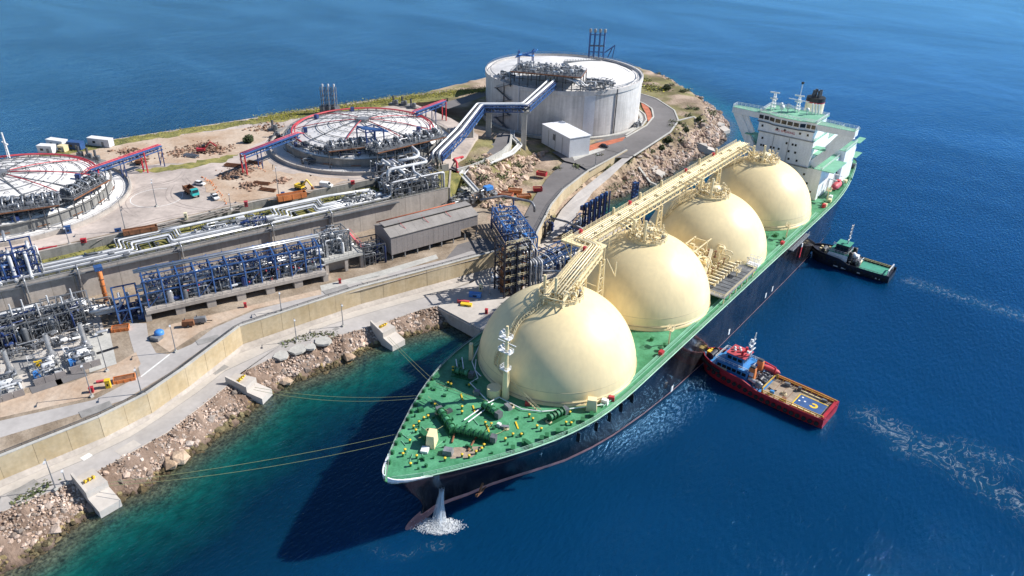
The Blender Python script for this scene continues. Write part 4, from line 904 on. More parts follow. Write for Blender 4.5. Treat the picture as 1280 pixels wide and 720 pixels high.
for u, v in ((335, 430), (300, 492), (280, 502), (255, 524), (228, 548), (240, 568), (210, 622), (186, 672), (176, 692), (244, 702), (385, 712), (470, 690), (505, 695), (540, 672), (568, 655), (580, 636), (686, 602), (766, 577), (724, 577), (845, 532), (866, 546), (806, 475), (824, 495), (990, 511), (1016, 513), (470, 440), (470, 466), (586, 520), (616, 526), (400, 316), (415, 324), (506, 326), (425, 236), (425, 252), (214, 742), (1010, 458)):
    p = fz(u, v); c = MB(); c.tube(p, p+Vector((0, 0, .8)), .24, 8); bo = c.build('bollard', 'machine_green', ship)
    MB().lathe([(.3, .78), (.33, .92), (.2, 1.02), (0, 1.06)], p, 8).build('bollard_cap', 'yellow', bo)
def winch(p, rz, n, L_, r_=1.0):
    t = MB(); a = Vector((math.cos(rz), math.sin(rz), 0)); c = Vector(p)+Vector((0, 0, 1.35))
    t.box((p[0], p[1], p[2]+.15), (L_+1.4, 2.4, .3), rz); t.tube(c-a*(L_/2), c+a*(L_/2), .35, 8)
    for i in range(n+1):
        q = c+a*(-L_/2+L_*i/n); t.tube(q-a*.08, q+a*.08, r_, 14)
    wo = t.build('mooring_winch', 'machine_green', ship)
    for i in range(n):
        q = c+a*(-L_/2+L_*(i+.5)/n); MB().tube(q-a*(L_/n*.38), q+a*(L_/n*.38), r_*.72, 12).build('rope_drum', 'machine_green' if i % 2 else 'deck_green', wo)
    q = c+a*(L_/2+.8); MB().box((q.x, q.y, q.z-.3), (1.3, 1.5, 1.5), rz).build('winch_motor', 'mid_steel', wo)
for u, v, rz, n, L_ in ((395, 525, 2.5, 5, 7.5), (525, 585, .15, 7, 8), (610, 455, -.3, 3, 4), (940, 480, 1.15, 4, 4.2), (470, 268, .1, 3, 3.5)):
    winch(fz(u, v), rz+.2, n, L_)
for u, v, s_, mt in ((320, 625, (2.0, 3.4, 3.2), 'cream'), (1118, 430, (2.6, 2.0, 3.2), 'cream'), (515, 180, (1.0, 1.3, 4.8), 'cream')):
    p = fz(u, v); MB().box((p.x, p.y, p.z+s_[2]/2), s_, .5, .82).build('ventilator', mt, ship)
p = fz(285, 663); MB().box((p.x, p.y, p.z+.35), (1.6, 1.8, .6), .5).build('hatch', 'white', ship)
p = fz(630, 365); MB().tube(p, p+Vector((0, 0, 2.4)), 1.75, 20).build('store_drum', 'cream', ship)
for u, v, s_, mt in ((1185, 400, (1.8, 1.2, 1.3), 'white'), (1218, 383, (1.6, 1.0, 1.2), 'red'), (797, 412, (1.2, 1.0, 1.1), 'red'), (545, 360, (1.4, 1.4, 1.0), 'grey_steel'), (700, 430, (2.2, 1.2, .9), 'grey_steel'), (685, 535, (2.0, .9, .7), 'grey_steel'), (655, 525, (1.0, .9, .9), 'white'), (400, 460, (1, 2.2, .8), 'dark_steel'), (285, 590, (2.6, 1.6, 1.2), 'machine_green'), (400, 672, (2.2, 1.8, 1.2), 'grey_steel'), (800, 625, (2, 1, 1.2), 'machine_green'), (263, 455, (1, 1.4, 1.0), 'machine_green')):
    p = fz(u, v); MB().box((p.x, p.y, p.z+s_[2]/2), s_, random.uniform(-.4, .6), .85).build('deck_locker', mt, ship)
for P in ([(480, 505), (605, 410), (655, 382), (770, 442), (870, 452), (1000, 437), (1180, 412)], [(500, 515), (625, 415)], [(605, 410), (510, 310), (550, 285), (520, 200), (560, 110)], [(540, 190), (535, 245), (565, 275)], [(440, 190), (450, 260)], [(470, 180), (478, 240)]):
    MB().path([fz(*q)+Vector((0, 0, .45)) for q in P], .14, 6).build('deck_line', 'white_paint', ship)
q = [fz(*a) for a in ((430, 640), (590, 630), (520, 690), (410, 700))]; MB().add([(p.x, p.y, p.z+.03) for p in q], [(0, 1, 2, 3)]).build('worn_plate', 'wood', ship)
for u, v in ((470, 380), (745, 520), (530, 440), (600, 540)): p = fz(u, v); MB().box((p.x, p.y, p.z+.1), (.35, 2.6, .2), .9).build('rope_guide', 'yellow', ship)
c = MB()
for u0, v0, u1, v1 in ((440, 545, 420, 620), (560, 560, 500, 660)): c.path([fz(u0, v0)+Vector((0, 0, .3)), fz(u1, v1)+Vector((0, 0, .3))], .22, 6)
c.build('anchor_chain', 'rust', ship)
for u, v in ((1000, 558), (960, 560), (905, 585), (880, 600), (790, 620), (735, 655), (1085, 500), (1130, 470)): p = fz(u, v); MB().box((p.x-.6, p.y, p.z+.5), (.9, 1.4, 1.0), .6).build('fairlead', 'machine_green', ship)
b = MB(); b2 = MB(); rr_ = random.Random(9)
for _ in range(70):
    y = rr_.uniform(-55, -16); x = rr_.uniform(-1, 1)*(half(y)-1.8); zz = zdeck(y)
    if x*x+(y)*(y) < 22.2**2: continue
    k_ = rr_.random(); tgt = b if k_ < .75 else b2
    if k_ < .4: tgt.box((x, y, zz+.25), (rr_.uniform(.2, .8), rr_.uniform(.2, .8), rr_.uniform(.3, .8)), rr_.uniform(0, 3))
    elif k_ < .75: tgt.tube((x, y, zz), (x, y, zz+rr_.uniform(.4, 1.1)), rr_.uniform(.1, .25), 6)
    else: a_ = rr_.uniform(0, 3); tgt.beam((x, y, zz+.12), (x+rr_.uniform(1, 3.4)*math.cos(a_), y+rr_.uniform(1, 3.4)*math.sin(a_), zz+.12), .12, .1)
b.build('small_fittings', 'machine_green', ship, kind='stuff'); b2.build('small_lines', 'deck_pale', ship, kind='stuff')
for u, v, r_ in ((715, 425, .9), (540, 352, .8), (690, 540, .7), (905, 500, .8), (300, 560, .7), (350, 470, .8)):     # coiled ropes
    p = fz(u, v); MB().path([(p.x+(r_-.06*i/8)*math.cos(i*.8), p.y+(r_-.06*i/8)*math.sin(i*.8), p.z+.12+.012*i) for i in range(36)], .09, 5).build('rope_coil', 'cream_line', ship)
for (u0, v0, u1, v1) in ((340, 320, 610, 415), (300, 390, 400, 470), (445, 545, 330, 470), (560, 590, 620, 530), (250, 610, 380, 545), (700, 545, 620, 590)):
    p, q = fz(u0, v0), fz(u1, v1); MB().path([p+Vector((0, 0, .7)), p.lerp(q, .5)+Vector((0, 0, .5)), q+Vector((0, 0, 1.0))], .06, 5).build('deck_rope', 'rope', ship)
# ---------------------------------------------------------------- superstructure
Y0 = 155.5
def block(name, x0, x1, y0, y1, z0, z1, mat='white_paint', roof='deck_pale', par=ship):
    o = MB().box(((x0+x1)/2, (y0+y1)/2, (z0+z1)/2), (x1-x0, y1-y0, z1-z0)).build(name, mat, par)
    if roof:
        MB().box(((x0+x1)/2, (y0+y1)/2, z1+.06), (x1-x0+.4, y1-y0+.4, .12)).build('roof_deck', roof, o)
        b = MB(); b.rail([(x0, y0, z1+.12), (x1, y0, z1+.12), (x1, y1, z1+.12), (x0, y1, z1+.12), (x0, y0, z1+.12)], 1.05, 2, .07, (.35, .68)); b.build('railing', 'white', o)
    return o
def windows(par, xs_, z, y, w_=.75, h=.85, mat='glass_dark'):
    for x in xs_:
        f_ = MB().box((x, y-.03, z), (w_+.24, .1, h+.24)).build('window', 'white', par); MB().box((x, y-.07, z), (w_, .08, h)).build('pane', mat, f_)
t1 = block('lower_house', -15.5, 15.5, Y0, 178, 15.9, 28.2)
t2 = block('accommodation', -11.5, 10.2, Y0-.6, 174, 28.2, 38.6)
t3 = block('bridge_house', -12, 9.6, Y0-1.0, 168, 38.6, 45.6)
random.seed(5)
for z, xs_ in ((18.8, [-13, -6, 2.2, 9.2, 13]), (21.9, [-9.2, -2, 6.2, 11]), (25.2, [-13, -6, 4.2, 9.2])): windows(t1, xs_, z, Y0)
for z, xs_ in ((30.0, [-4.4, 2.2, 5.4]), (33.0, [-9.6, -8.6, -5.6, -4.4, -2.4, 1.6, 4.2]), (35.9, [-9.6, .2, 2.6, 3.8])): windows(t2, xs_, z, Y0-.6)
windows(t3, [-10.4, -4.4, -1.4, 4.6, 7.6], 40.8, Y0-1.0)
for zz, o in ((38.6, t3), (28.2, t2)): MB().box((-.8, Y0-1.15, zz), (21.9, .5, .35)).build('string_course', 'grey_steel', o)
for x in (-5.2, 1.0): MB().box((x, Y0-.72, 33.4), (.12, .12, 10.2)).build('pipe_riser', 'grey_steel', t2)
# wheelhouse front, slightly bowed, with a row of dark windows
wf = MB(); prof = [(-12.4, .4), (-8, .6), (-5.4, 1.7), (4.2, 1.7), (6.4, .6), (10, .4)]
wf.prism([(x, Y0-1.0-o) for x, o in prof]+[(10, 160), (-12.4, 160)], 42.3, 45.9); wh = wf.build('wheelhouse', 'white', ship)
for (xa, oa), (xb, ob) in zip(prof[:-1], prof[1:]):
    n_ = max(1, round(abs(xb-xa)/2.2))
    for i in range(n_):
        p = Vector((xa+(xb-xa)*(i+.1)/n_, Y0-1.06-(oa+(ob-oa)*(i+.1)/n_), 44.3)); q = Vector((xa+(xb-xa)*(i+.9)/n_, Y0-1.06-(oa+(ob-oa)*(i+.9)/n_), 44.3))
        MB().beam(p, q, .12, 1.45).build('bridge_window', 'glass_dark', wh)
MB().path([(x, Y0-1.5-o, 42.6) for x, o in prof], .22, 6).build('front_rail', 'mid_steel', wh)
MB().prism([(x, Y0-1.3-o) for x, o in prof]+[(10.4, 168), (-12.8, 168)], 45.95, 46.1).build('bridge_roof', 'deck_pale', ship)
b = MB(); b.rail([(x, Y0-1.0-o, 46.1) for x, o in prof]+[(10.2, 167.6, 46.1), (-12.6, 167.6, 46.1), (-12.4, Y0-1.4, 46.1)], 1.1, 1.6, .08, (.35, .68)); b.build('railing', 'white', ship)
for s, x0 in ((-1, -12), (1, 9.6)):                              # bridge wings on diagonal brackets
    wg = MB().prism([(x0, Y0-.8), (s*24, Y0-.2), (s*24, Y0+4), (x0, Y0+5)], 43.2, 45.4, True).build('bridge_wing', 'white', ship)
    MB().prism([(x0, Y0-.7), (s*23.8, Y0-.1), (s*23.8, Y0+3.9), (x0, Y0+4.9)], 45.42, 45.5).build('wing_deck', 'deck_pale', wg)
    b = MB(); b.rail([(x0, Y0-.7, 45.5), (s*23.9, Y0-.1, 45.5), (s*23.9, Y0+3.9, 45.5), (x0, Y0+4.9, 45.5)], 1.1, 1.6, .08, (.35, .68)); b.build('railing', 'white', wg)
    b = MB(); xi = x0+s*.0
    b.beam((s*22.5, Y0+1.8, 43.4), (xi+s*1.2, Y0+1.8, 29), 3.2, 1.5, (0, 1, 0)); b.beam((s*19.6, Y0+1.8, 43.3), (s*15.0, Y0+1.8, 36.2), 2.4, .7, (0, 1, 0)); b.build('wing_bracket', 'white_paint', wg)
    MB().box((x0+s*2.6, Y0+1.8, 36.0), (5.2, 4.2, .3)).build('bracket_deck', 'deck_pale', wg)
    for z in (30.6, 33): MB().box((x0+s*2.0, Y0+8, z), (4.6, 12, .3)).build('side_deck', 'deck_pale', ship)
    MB().box((s*17.5, Y0+8, 28.2), (5.0, 16, .3)).build('side_deck', 'deck_pale', ship)
# the red warning on the front
def lettering(txt, size, par, mat, mtx, name='lettering'):
    cu = bpy.data.curves.new('lettering', 'FONT'); cu.body = txt; cu.size = size; cu.align_x = 'CENTER'; cu.extrude = .02
    to = bpy.data.objects.new('tmp', cu); COL.objects.link(to); dg = bpy.context.evaluated_depsgraph_get()
    me = bpy.data.meshes.new_from_object(to.evaluated_get(dg)); bpy.data.objects.remove(to); me.materials.clear(); me.materials.append(M(mat)); me.name = 'lettering'
    me.transform(mtx); return link(name, me, par)
lettering('NO SMOKING', 1.25, t3, 'red', Matrix.Translation((-1.2, Y0-1.1, 39.9)) @ Matrix.Rotation(math.pi/2, 4, 'X'))
# aft: casing, funnel, masts, boats
t4 = block('engine_casing', -9, 9, 176, 200, 15.9, 34)
t5 = block('side_house', 9.2, 17.2, 178.4, 194, 15.9, 30.5)
t6 = block('side_house', -17.2, -9.2, 178.4, 194, 15.9, 30.5)
for z in (21, 25): windows(t5, [10.5, 13, 15.5], z, 178.4)
b = MB()
for x in (9.4, 17): 
    for z in (24, 30.4): b.box((x, 198, z), (2.6, 9, .2))
b.build('boat_platform', 'deck_pale', ship)
fu = MB().lathe([(3.8, 34), (3.7, 46.2)], (-.6, 184, 0), 24).build('funnel', 'cream_pipe', ship, True)
MB().lathe([(3.76, 46.2), (3.76, 46.6)], (-.6, 184, 0), 24).build('funnel_band', 'red', fu, True)
MB().lathe([(3.75, 46.6), (3.7, 48.2), (0, 48.1)], (-.6, 184, 0), 24).build('funnel_top', 'black', fu)
for dx, dy in ((-1.2, -1), (1.2, -1), (-1, 1.2), (1.2, 1.1)): MB().tube((-.6+dx, 184+dy, 47.8), (-.6+dx*.8, 184+dy+.4, 51), .6, 10).build('exhaust_pipe', 'dark_steel', fu)
def radar_mast(x, y, z0, h, label=None):
    b = MB(); 
    for dx in (-.7, .7):
        for dy in (-.7, .7): b.beam((x+dx, y+dy, z0), (x+dx*.4, y+dy*.4, z0+h), .2)
    for i in range(1, 5): k = h*i/5; b.box((x, y, z0+k), (2.0-.2*i, 2.0-.2*i, .12))
    o = b.build('radar_mast', 'white', ship)
    for i, (w_, zz) in enumerate(((3.6, h+.4), (2.8, h*.7))): MB().beam((x-w_/2, y-.9, z0+zz), (x+w_/2, y-.5, z0+zz+.1), .35, .5).build('radar_scanner', 'white', o)
    return o
radar_mast(-9.6, 160, 46.1, 6.5); m_ = radar_mast(-1.2, 164, 46.1, 6.0)
MB().beam((-5, 163, 51), (3, 163, 51), .2).build('yard', 'white', m_); MB().tube((-1.2, 164, 52), (-1.2, 164, 57.4), .14, 6).build('pole', 'white', m_); MB().box((-1.2, 164, 57.4), (.9, .9, .7)).build('top_light', 'black', m_)
for x, y, r_ in ((-5.5, 158.6, 1.0), (-4.0, 161.5, 1.2), (3.2, 162.4, .8), (-7.4, 163, .7)):
    MB().tube((x, y, 46.1), (x, y, 47.6), .2, 6).lathe([(0, -r_), (r_*.7, -r_*.7), (r_, 0), (r_*.7, r_*.7), (0, r_)], (x, y, 48.2), 12).build('antenna_dome', 'white', ship, True)
for x in (5.4, 6.6, 4.2): MB().tube((x, 166, 46.1), (x-.5, 166, 50), .3, 8).build('whistle_post', 'white', ship)
for s in (-1, 1):                                                # lifeboats
    c = MB(); L_, n_ = 8.4, 12; rows = []
    for i in range(n_+1):
        t_ = -1+2*i/n_; w_ = 1.5*(1-abs(t_)**3)**.5+.02; rows.append([(w_*math.cos(a_), t_*L_/2, 1.45*(1-abs(t_)**4)**.5*math.sin(a_)*(1 if math.sin(a_) > 0 else .9)) for a_ in np.linspace(0, 2*math.pi, 13)[:-1]])
    for r_ in rows: c.v += [(s*19.4+p[0], 167+p[1], 19.9+p[2]) for p in r_]
    for i in range(n_):
        for j in range(12): c.f.append((i*12+j, i*12+(j+1) % 12, (i+1)*12+(j+1) % 12, (i+1)*12+j))
    lb = c.build('lifeboat', 'orange' if s < 0 else 'pinkred', ship, True)
    MB().box((s*19.4, 168.6, 21.3), (1.5, 2.0, .8)).build('boat_cabin', 'pinkred', lb)
    d = MB()
    for y in (163.8, 170.4): d.beam((s*17, y, 16), (s*17, y, 23), .35); d.beam((s*17, y, 23), (s*20, y, 22.8), .35)
    d.build('davit', 'white', ship)
b = MB(); b.tube((13, 200, 16), (13, 200, 33), .5, 10, .35); b.beam((13, 200, 32.6), (18, 188, 38), .6); b.build('stores_crane', 'white', ship)
winch((12, 205, 15.9), 0, 4, 6); winch((-6, 208, 15.9), 0, 5, 7); winch((18.3, 176, 15.9), 1.5, 3, 4)
for x, y in ((20.4, 158), (19.5, 162), (18.6, 184), (16, 196), (14.5, 203), (20.6, 152)): MB().box((x, y, 16.5), (1.2, 1.6, 1.2)).build('deck_locker', random.choice(['machine_green', 'white', 'cream_dark']), ship)
b = MB()
for i in range(10): b.box((14+random.uniform(-2, 6), 160+random.uniform(-2, 30), 16.4), (random.uniform(.4, 1.4), random.uniform(.4, 1.4), random.uniform(.6, 1.6)), random.uniform(0, 3))
b.build('small_fittings', 'machine_green', ship, kind='stuff')
# ---------------------------------------------------------------- mooring ropes
def rope(p, q, sag, label, grp):
    P = [Vector(p).lerp(Vector(q), t)-Vector((0, 0, sag*4*t*(1-t))) for t in np.linspace(0, 1, 15)]
    tag(MB().path(P, .05, 5).build('mooring_rope', 'rope'), label, 'rope', grp)
for (u0, v0, u1, v1, z1, sag, lb) in ((541, 474, 486, 421, 5.6, .3, 'upper mooring rope from the bow rail to the farthest mooring block'), (538, 478, 484, 422, 5.6, .3, 'lower mooring rope from the bow rail to the farthest mooring block'),
        (529, 494, 318, 484, 5.4, 1.8, 'upper mooring rope running toward the middle mooring block'), (528, 497, 317, 487, 5.4, 2.3, 'lower mooring rope running toward the middle mooring block'),
        (503, 541, 138, 603, 5.4, 1.2, 'upper of the two long ropes toward the nearest mooring block'), (496, 551, 136, 607, 5.4, 1.8, 'lower of the two long ropes toward the nearest mooring block')):
    rope(at(u0, v0, 17.4), at(u1, v1, z1), sag, lb, 'mooring ropes')
# ---------------------------------------------------------------- anchor wash
wm = bpy.data.materials.new('spray'); wm.use_nodes = True; MATS['spray'] = wm
bs = wm.node_tree.nodes['Principled BSDF']; bs.inputs['Base Color'].default_value = (.75, .82, .9, 1); bs.inputs['Roughness'].default_value = .5; bs.inputs['Alpha'].default_value = .42
fmn = bpy.data.materials.new('foam'); fmn.use_nodes = True; MATS['foam'] = fmn
bs = fmn.node_tree.nodes['Principled BSDF']; bs.inputs['Base Color'].default_value = (.8, .82, .84, 1); bs.inputs['Roughness'].default_value = .7
p0 = at(552, 612, 7.0); p1 = at(549, 656, 0)
wt = thing('anchor_wash', 'white water pouring from the anchor pocket and splashing below the bow', 'water jet', (p1.x, p1.y, 0))
for k in range(60):
    o = Vector((random.gauss(0, .35), random.gauss(0, .35), 0)); e_ = Vector((random.gauss(0, .8), random.gauss(0, .7), 0))
    a_ = p0+o*.8; b_ = Vector((p1.x, p1.y, -.1))+e_; mdl = a_.lerp(b_, .4)+Vector((0, 0, 1.6))
    pts = [a_*(1-t)**2+mdl*(2*t*(1-t))+b_*t*t for t in np.linspace(0, 1, 9)]
    MB().path(pts, random.uniform(.03, .085), 5).build('water_stream', 'spray', wt, True)
n = 6000; ang = rng.uniform(0, 6.28, n); rr = rng.uniform(0, 1, n)**.6; ux, uy = RIGHT.x, RIGHT.y
aa, bb = np.cos(ang)*rr*4.4*(1+.25*rng.normal(0, 1, n)), np.sin(ang)*rr*2.4-rng.uniform(0, 1, n)*.8
P = np.stack([p1.x+aa*ux-bb*uy, p1.y+aa*uy+bb*ux, rng.exponential(.45, n)*(1.3-rr)], 1)
spl = link('splash', rocks('splash', P, rng.uniform(.02, .1, n), np.ones((n, 3))), wt); spl['kind'] = 'stuff'; spl.data.materials.clear(); spl.data.materials.append(fmn)
# ================================================================ STORAGE TANKS
random.seed(21)
def clutter(par, fr, a0, a1, b0, b1, z0, n, hmax=3., mats=('grey_steel', 'silver', 'mid_steel', 'pipe_white'), pipes=True, smallmat='mid_steel', small=0, rmax=.35):
    R = random.uniform
    for _ in range(n):
        a, b = R(a0, a1), R(b0, b1); k = random.random(); m_ = random.choice(mats)
        if k < .22: placed('valve', 'valve', m_, par, fr(a, b, z0+hmax*.3), (.55, .55, hmax*R(.4, .7)))
        elif k < .36: h = R(.5, 1)*hmax; placed('vessel', 'vessel', m_, par, fr(a, b, z0+h/2), (R(.4, .9), )*2+(h,))
        elif k < .5: bar('vessel', fr(a, b, z0+R(.8, 1.6)), fr(a+R(1.5, 3.5), b, z0+R(.8, 1.6)), R(.35, .7), m_, par, kind='vessel')
        elif k < .62: s = (R(.6, 1.8), R(.6, 1.5), R(.6, hmax*.6)); MB().box(fr(a, b, z0+s[2]/2), s, fr.rz).build('cabinet', m_, par)
        elif pipes:
            r_ = R(.12, rmax); h = R(.6, 1)*hmax; L_ = R(2, 6)*random.choice((-1, 1)); w_ = R(1, 3)*random.choice((-1, 1)); a2 = min(max(a+L_, a0), a1); b2 = min(max(b+w_, b0), b1)
            if k < .8: P = [fr(a, b, z0), fr(a, b, z0+h), fr(a2, b, z0+h), fr(a2, b2, z0+h), fr(a2, b2, z0)]
            else: P = [fr(a, b, z0+h), fr(a2, b, z0+h), fr(a2, b2, z0+h*.6), fr(a2, b2, z0)]
            if abs(a2-a) > 1 and abs(b2-b) > .5: pipe(par, P, r_, m_, n=6)
    if small:
        s = MB()
        for _ in range(small):
            a, b = R(a0, a1), R(b0, b1); z = z0+R(0, hmax); k = random.random()
            if k < .5: s.box(fr(a, b, z), (R(.15, .6), R(.15, .6), R(.15, .8)), fr.rz)
            elif k < .8: s.beam(fr(a, b, z), fr(a+R(-2, 2), b, z+R(-.3, .3)), R(.08, .16))
            else: s.beam(fr(a, b, z0), fr(a, b, z0+R(.5, 1)*hmax), .12)
        s.build('small_fittings', smallmat, par, kind='stuff')
def frame_block(par, fr, a0, a1, b0, b1, z0, levels, na, nb, mat, w=.35, brace=True):
    A_ = [a0+(a1-a0)*i/na for i in range(na+1)]; B_ = [b0+(b1-b0)*i/nb for i in range(nb+1)]
    for a in A_:
        for b in B_: bar('column', fr(a, b, z0), fr(a, b, levels[-1]), w, mat, par)
    for z in levels:
        for b in B_: bar('beam', fr(a0-.2, b, z+.01), fr(a1+.2, b, z+.01), w*.85, mat, par)
        for a in A_: bar('beam', fr(a, b0-.2, z-.02), fr(a, b1+.2, z-.02), w*.75, mat, par)
    if brace:
        zz = [z0]+list(levels)
        for i in range(na):
            if i % 2 == 0:
                for k in range(len(zz)-1): bar('brace', fr(A_[i], B_[-1], zz[k]), fr(A_[i+1], B_[-1], zz[k+1]), w*.45, mat, par)
# ---------------------------------------------------------------- upright tank
t3k = thing('storage_tank', 'tall round concrete storage tank with white roof standing on the cape', 'tank', (TC3[0], TC3[1], ZT3))
ZR3 = 34.8
b = MB(); R_ = TR3
zz = np.linspace(ZT3-1, ZR3-2.2, 5)
for i in range(4): b.lathe([(R_-.05, zz[i]), (R_, zz[i]+.08), (R_, zz[i+1]-.08), (R_-.05, zz[i+1])], (TC3[0], TC3[1], 0), 128)
b.build('tank_wall', 'tank_concrete', t3k)
MB().lathe([(R_, ZR3-2.2), (R_+.45, ZR3-2.0), (R_+.45, ZR3+.1), (R_-.5, ZR3+.1), (R_-.5, ZR3-1.2)], (TC3[0], TC3[1], 0), 128).build('rim_beam', 'tank_concrete', t3k)
cap = [(R_-.5, ZR3-1.2)]+[(r_, ZR3-1.2+5.0*(1-(r_/(R_-.5))**2)) for r_ in np.linspace(R_-2.5, .5, 14)]+[(.01, ZR3+3.8)]
MB().lathe(cap, (TC3[0], TC3[1], 0), 96).build('roof', 'tank_white', t3k, True)
roof3 = lambda x, y: ZR3-1.2+5.0*(1-(math.hypot(x-TC3[0], y-TC3[1])/(R_-.5))**2)
MB().lathe([(R_+.9, ZT3-1), (R_+.9, ZT3+.35), (R_+2.6, ZT3+.3), (R_+2.6, ZT3-1)], (TC3[0], TC3[1], 0), 96).build('base_kerb', 'concrete_light', t3k)
ca = math.atan2(CAM.y-TC3[1], CAM.x-TC3[0])
def tw(off, r_=R_): a = ca+off; return Vector((TC3[0]+r_*math.cos(a), TC3[1]+r_*math.sin(a), 0))
b = MB()
P_ = [tw(o, R_+.25) for o in np.radians([15, 16.6, 18.2, 19.8, 21.4, 22.8])]; 
b.strip([(p.x, p.y, ZT3) for p in P_], [(p.x, p.y, ZR3-.3) for p in P_]); b.build('cladding_strip', 'clad', t3k)
for o, m_, r_ in ((40, 'dark_steel', .28), (-45, 'mid_steel', .25), (-31, 'clad', .3)):
    p = tw(math.radians(o), R_+.4); MB().tube((p.x, p.y, ZT3), (p.x, p.y, ZR3), r_, 8).build('downpipe', m_, t3k)
b = MB(); b.rail([(TC3[0]+(R_-.2)*math.cos(t), TC3[1]+(R_-.2)*math.sin(t), ZR3+.1) for t in np.linspace(0, 2*math.pi, 73)], 1.1, 2, .1, (.5,)); b.build('rim_railing', 'grey_steel', t3k)
b = MB(); ringp = [(TC3[0]+(R_-2.4)*math.cos(t), TC3[1]+(R_-2.4)*math.sin(t), ZR3+.5) for t in np.linspace(0, 2*math.pi, 73)]; b.path(ringp, .22, 6); b.build('ring_pipe', 'grey_steel', t3k)
# zigzag stair on the left flank
b = MB(); prev = None
for i in range(7):
    o = math.radians(-52 if i % 2 else -38); p = tw(o, R_+1.3); p.z = ZT3+(ZR3-ZT3)*i/6
    if prev is not None: b.beam(prev, p, 1.0, .25); b.beam(prev+Vector((0, 0, 1)), p+Vector((0, 0, 1)), .1)
    b.box((p.x, p.y, p.z), (1.8, 1.8, .15)); prev = p
b.build('tank_stair', 'mid_steel', t3k)
# roof platform
ZPF = 40.6; pa, pb = at(638, 91, ZPF), at(726, 99, ZPF); fr3 = Frame((pa.x, pa.y), (pb.x, pb.y)); L3 = fr3.L
pf = MB(); pf.box(fr3(L3/2, -9, ZPF+.2), (L3, 17, .3), fr3.rz); pfo = pf.build('roof_platform', 'mid_steel', t3k)
b = MB(); b.beam(fr3(0, -.3, ZPF+.5), fr3(L3, -.3, ZPF+.5), .35, .5); b.beam(fr3(L3, -.3, ZPF+.5), fr3(L3, -17, ZPF+.5), .35, .5); b.build('edge_beam', 'rust', pfo)
for i in range(9):
    for bb in (-.8, -8, -16): q = fr3(L3*i/8, bb, 0); bar('leg', (q.x, q.y, max(ZR3-1, roof3(q.x, q.y))), (q.x, q.y, ZPF), .35, 'dark_steel', pfo)
b = MB(); b.beam(fr3(0, -.8, ZPF-2.4), fr3(L3, -.8, ZPF-2.4), .3); b.build('tie_beam', 'dark_steel', pfo)
b = MB(); b.rail([fr3(0, -.2, ZPF+.4), fr3(L3, -.2, ZPF+.4), fr3(L3, -17.3, ZPF+.4), fr3(0, -17.3, ZPF+.4), fr3(0, -.2, ZPF+.4)], 1.1, 2, .1); b.build('railing', 'grey_steel', pfo)
for i in range(3):
    for j in range(11):
        placed('pump_head', 'valve', 'grey_steel' if (i+j) % 3 else 'silver', t3k, fr3(2.5+j*(L3-5)/10+random.uniform(-.5, .5), -3.5-4.8*i, ZPF+1.8), (.8, .8, 2.8))
clutter(t3k, fr3, 1, L3-1, -16.5, -1.2, ZPF+.4, 46, 2.6, small=220, smallmat='grey_steel')
clutter(t3k, fr3, -8, -1, -14, -2, ZPF-5, 16, 3, small=60, smallmat='mid_steel')
clutter(t3k, fr3, L3+1, L3+15, -12, -1, ZPF-4, 46, 2.8, small=200, smallmat='mid_steel')
for i, (a, b_) in enumerate(((L3-3, 1.0), (L3-1.2, 1.0), (L3+.6, 1.0))): pipe(t3k, [fr3(a-6, -2.5, ZPF-.6), fr3(a, .3, ZPF-1), fr3(a+1.8, .3, ZPF-2.6), fr3(a+3.4, -2, ZPF-3)], .38, 'pipe_white', 'white_bend', 8)
# walkways on the roof
b = MB(); c3 = Vector((TC3[0], TC3[1], ZR3+4.6)); e1 = at(752, 75, 36.5); e2 = at(790, 88, 35.8)
b.beam(c3, e1, 1.4, .5); b.beam(c3, fr3(L3*.8, -17, 40), 1.4, .5); b.rail([c3, e1], 1.2, 2, .12); b.path([e1, at(770, 79, 36.2), at(783, 84, 36), e2], .35, 5); b.build('roof_walkway', 'mid_steel', t3k)
# blue stair tower
bt = at(655, 86, 38.5); frt = Frame((bt.x, bt.y), (fr3(L3, 0, 0)+bt.xyz.to_3d()-fr3(0, 0, 0))[:2]); frt = Frame((bt.x, bt.y), (bt.x+fr3.e.x, bt.y+fr3.e.y))
st = MB().box(frt(0, -3, 44.6), (8, 3.0, .4), fr3.rz+.0).build('tower_deck', 'light_blue', t3k)
for a in (-3.6, 3.6):
    for bb in (-4.4, -1.6): bar('tower_leg', frt(a, bb, 37), frt(a, bb, 46.6 if a < 0 else 47.8), .35, 'deep_blue', st)
for bb in (-4.4, -1.6): bar('tower_stringer', frt(-5, bb, 43.4), frt(5.5, bb, 47.4), .55, 'light_blue', st)
for i in range(10): bar('tread', frt(-4.6+i, -4.4, 43.7+.38*i), frt(-4.6+i, -1.6, 43.7+.38*i), .4, 'blue', st)
bar('top_beam', frt(-3.6, -4.4, 46.6), frt(-3.6, -1.6, 46.6), .3, 'deep_blue', st)
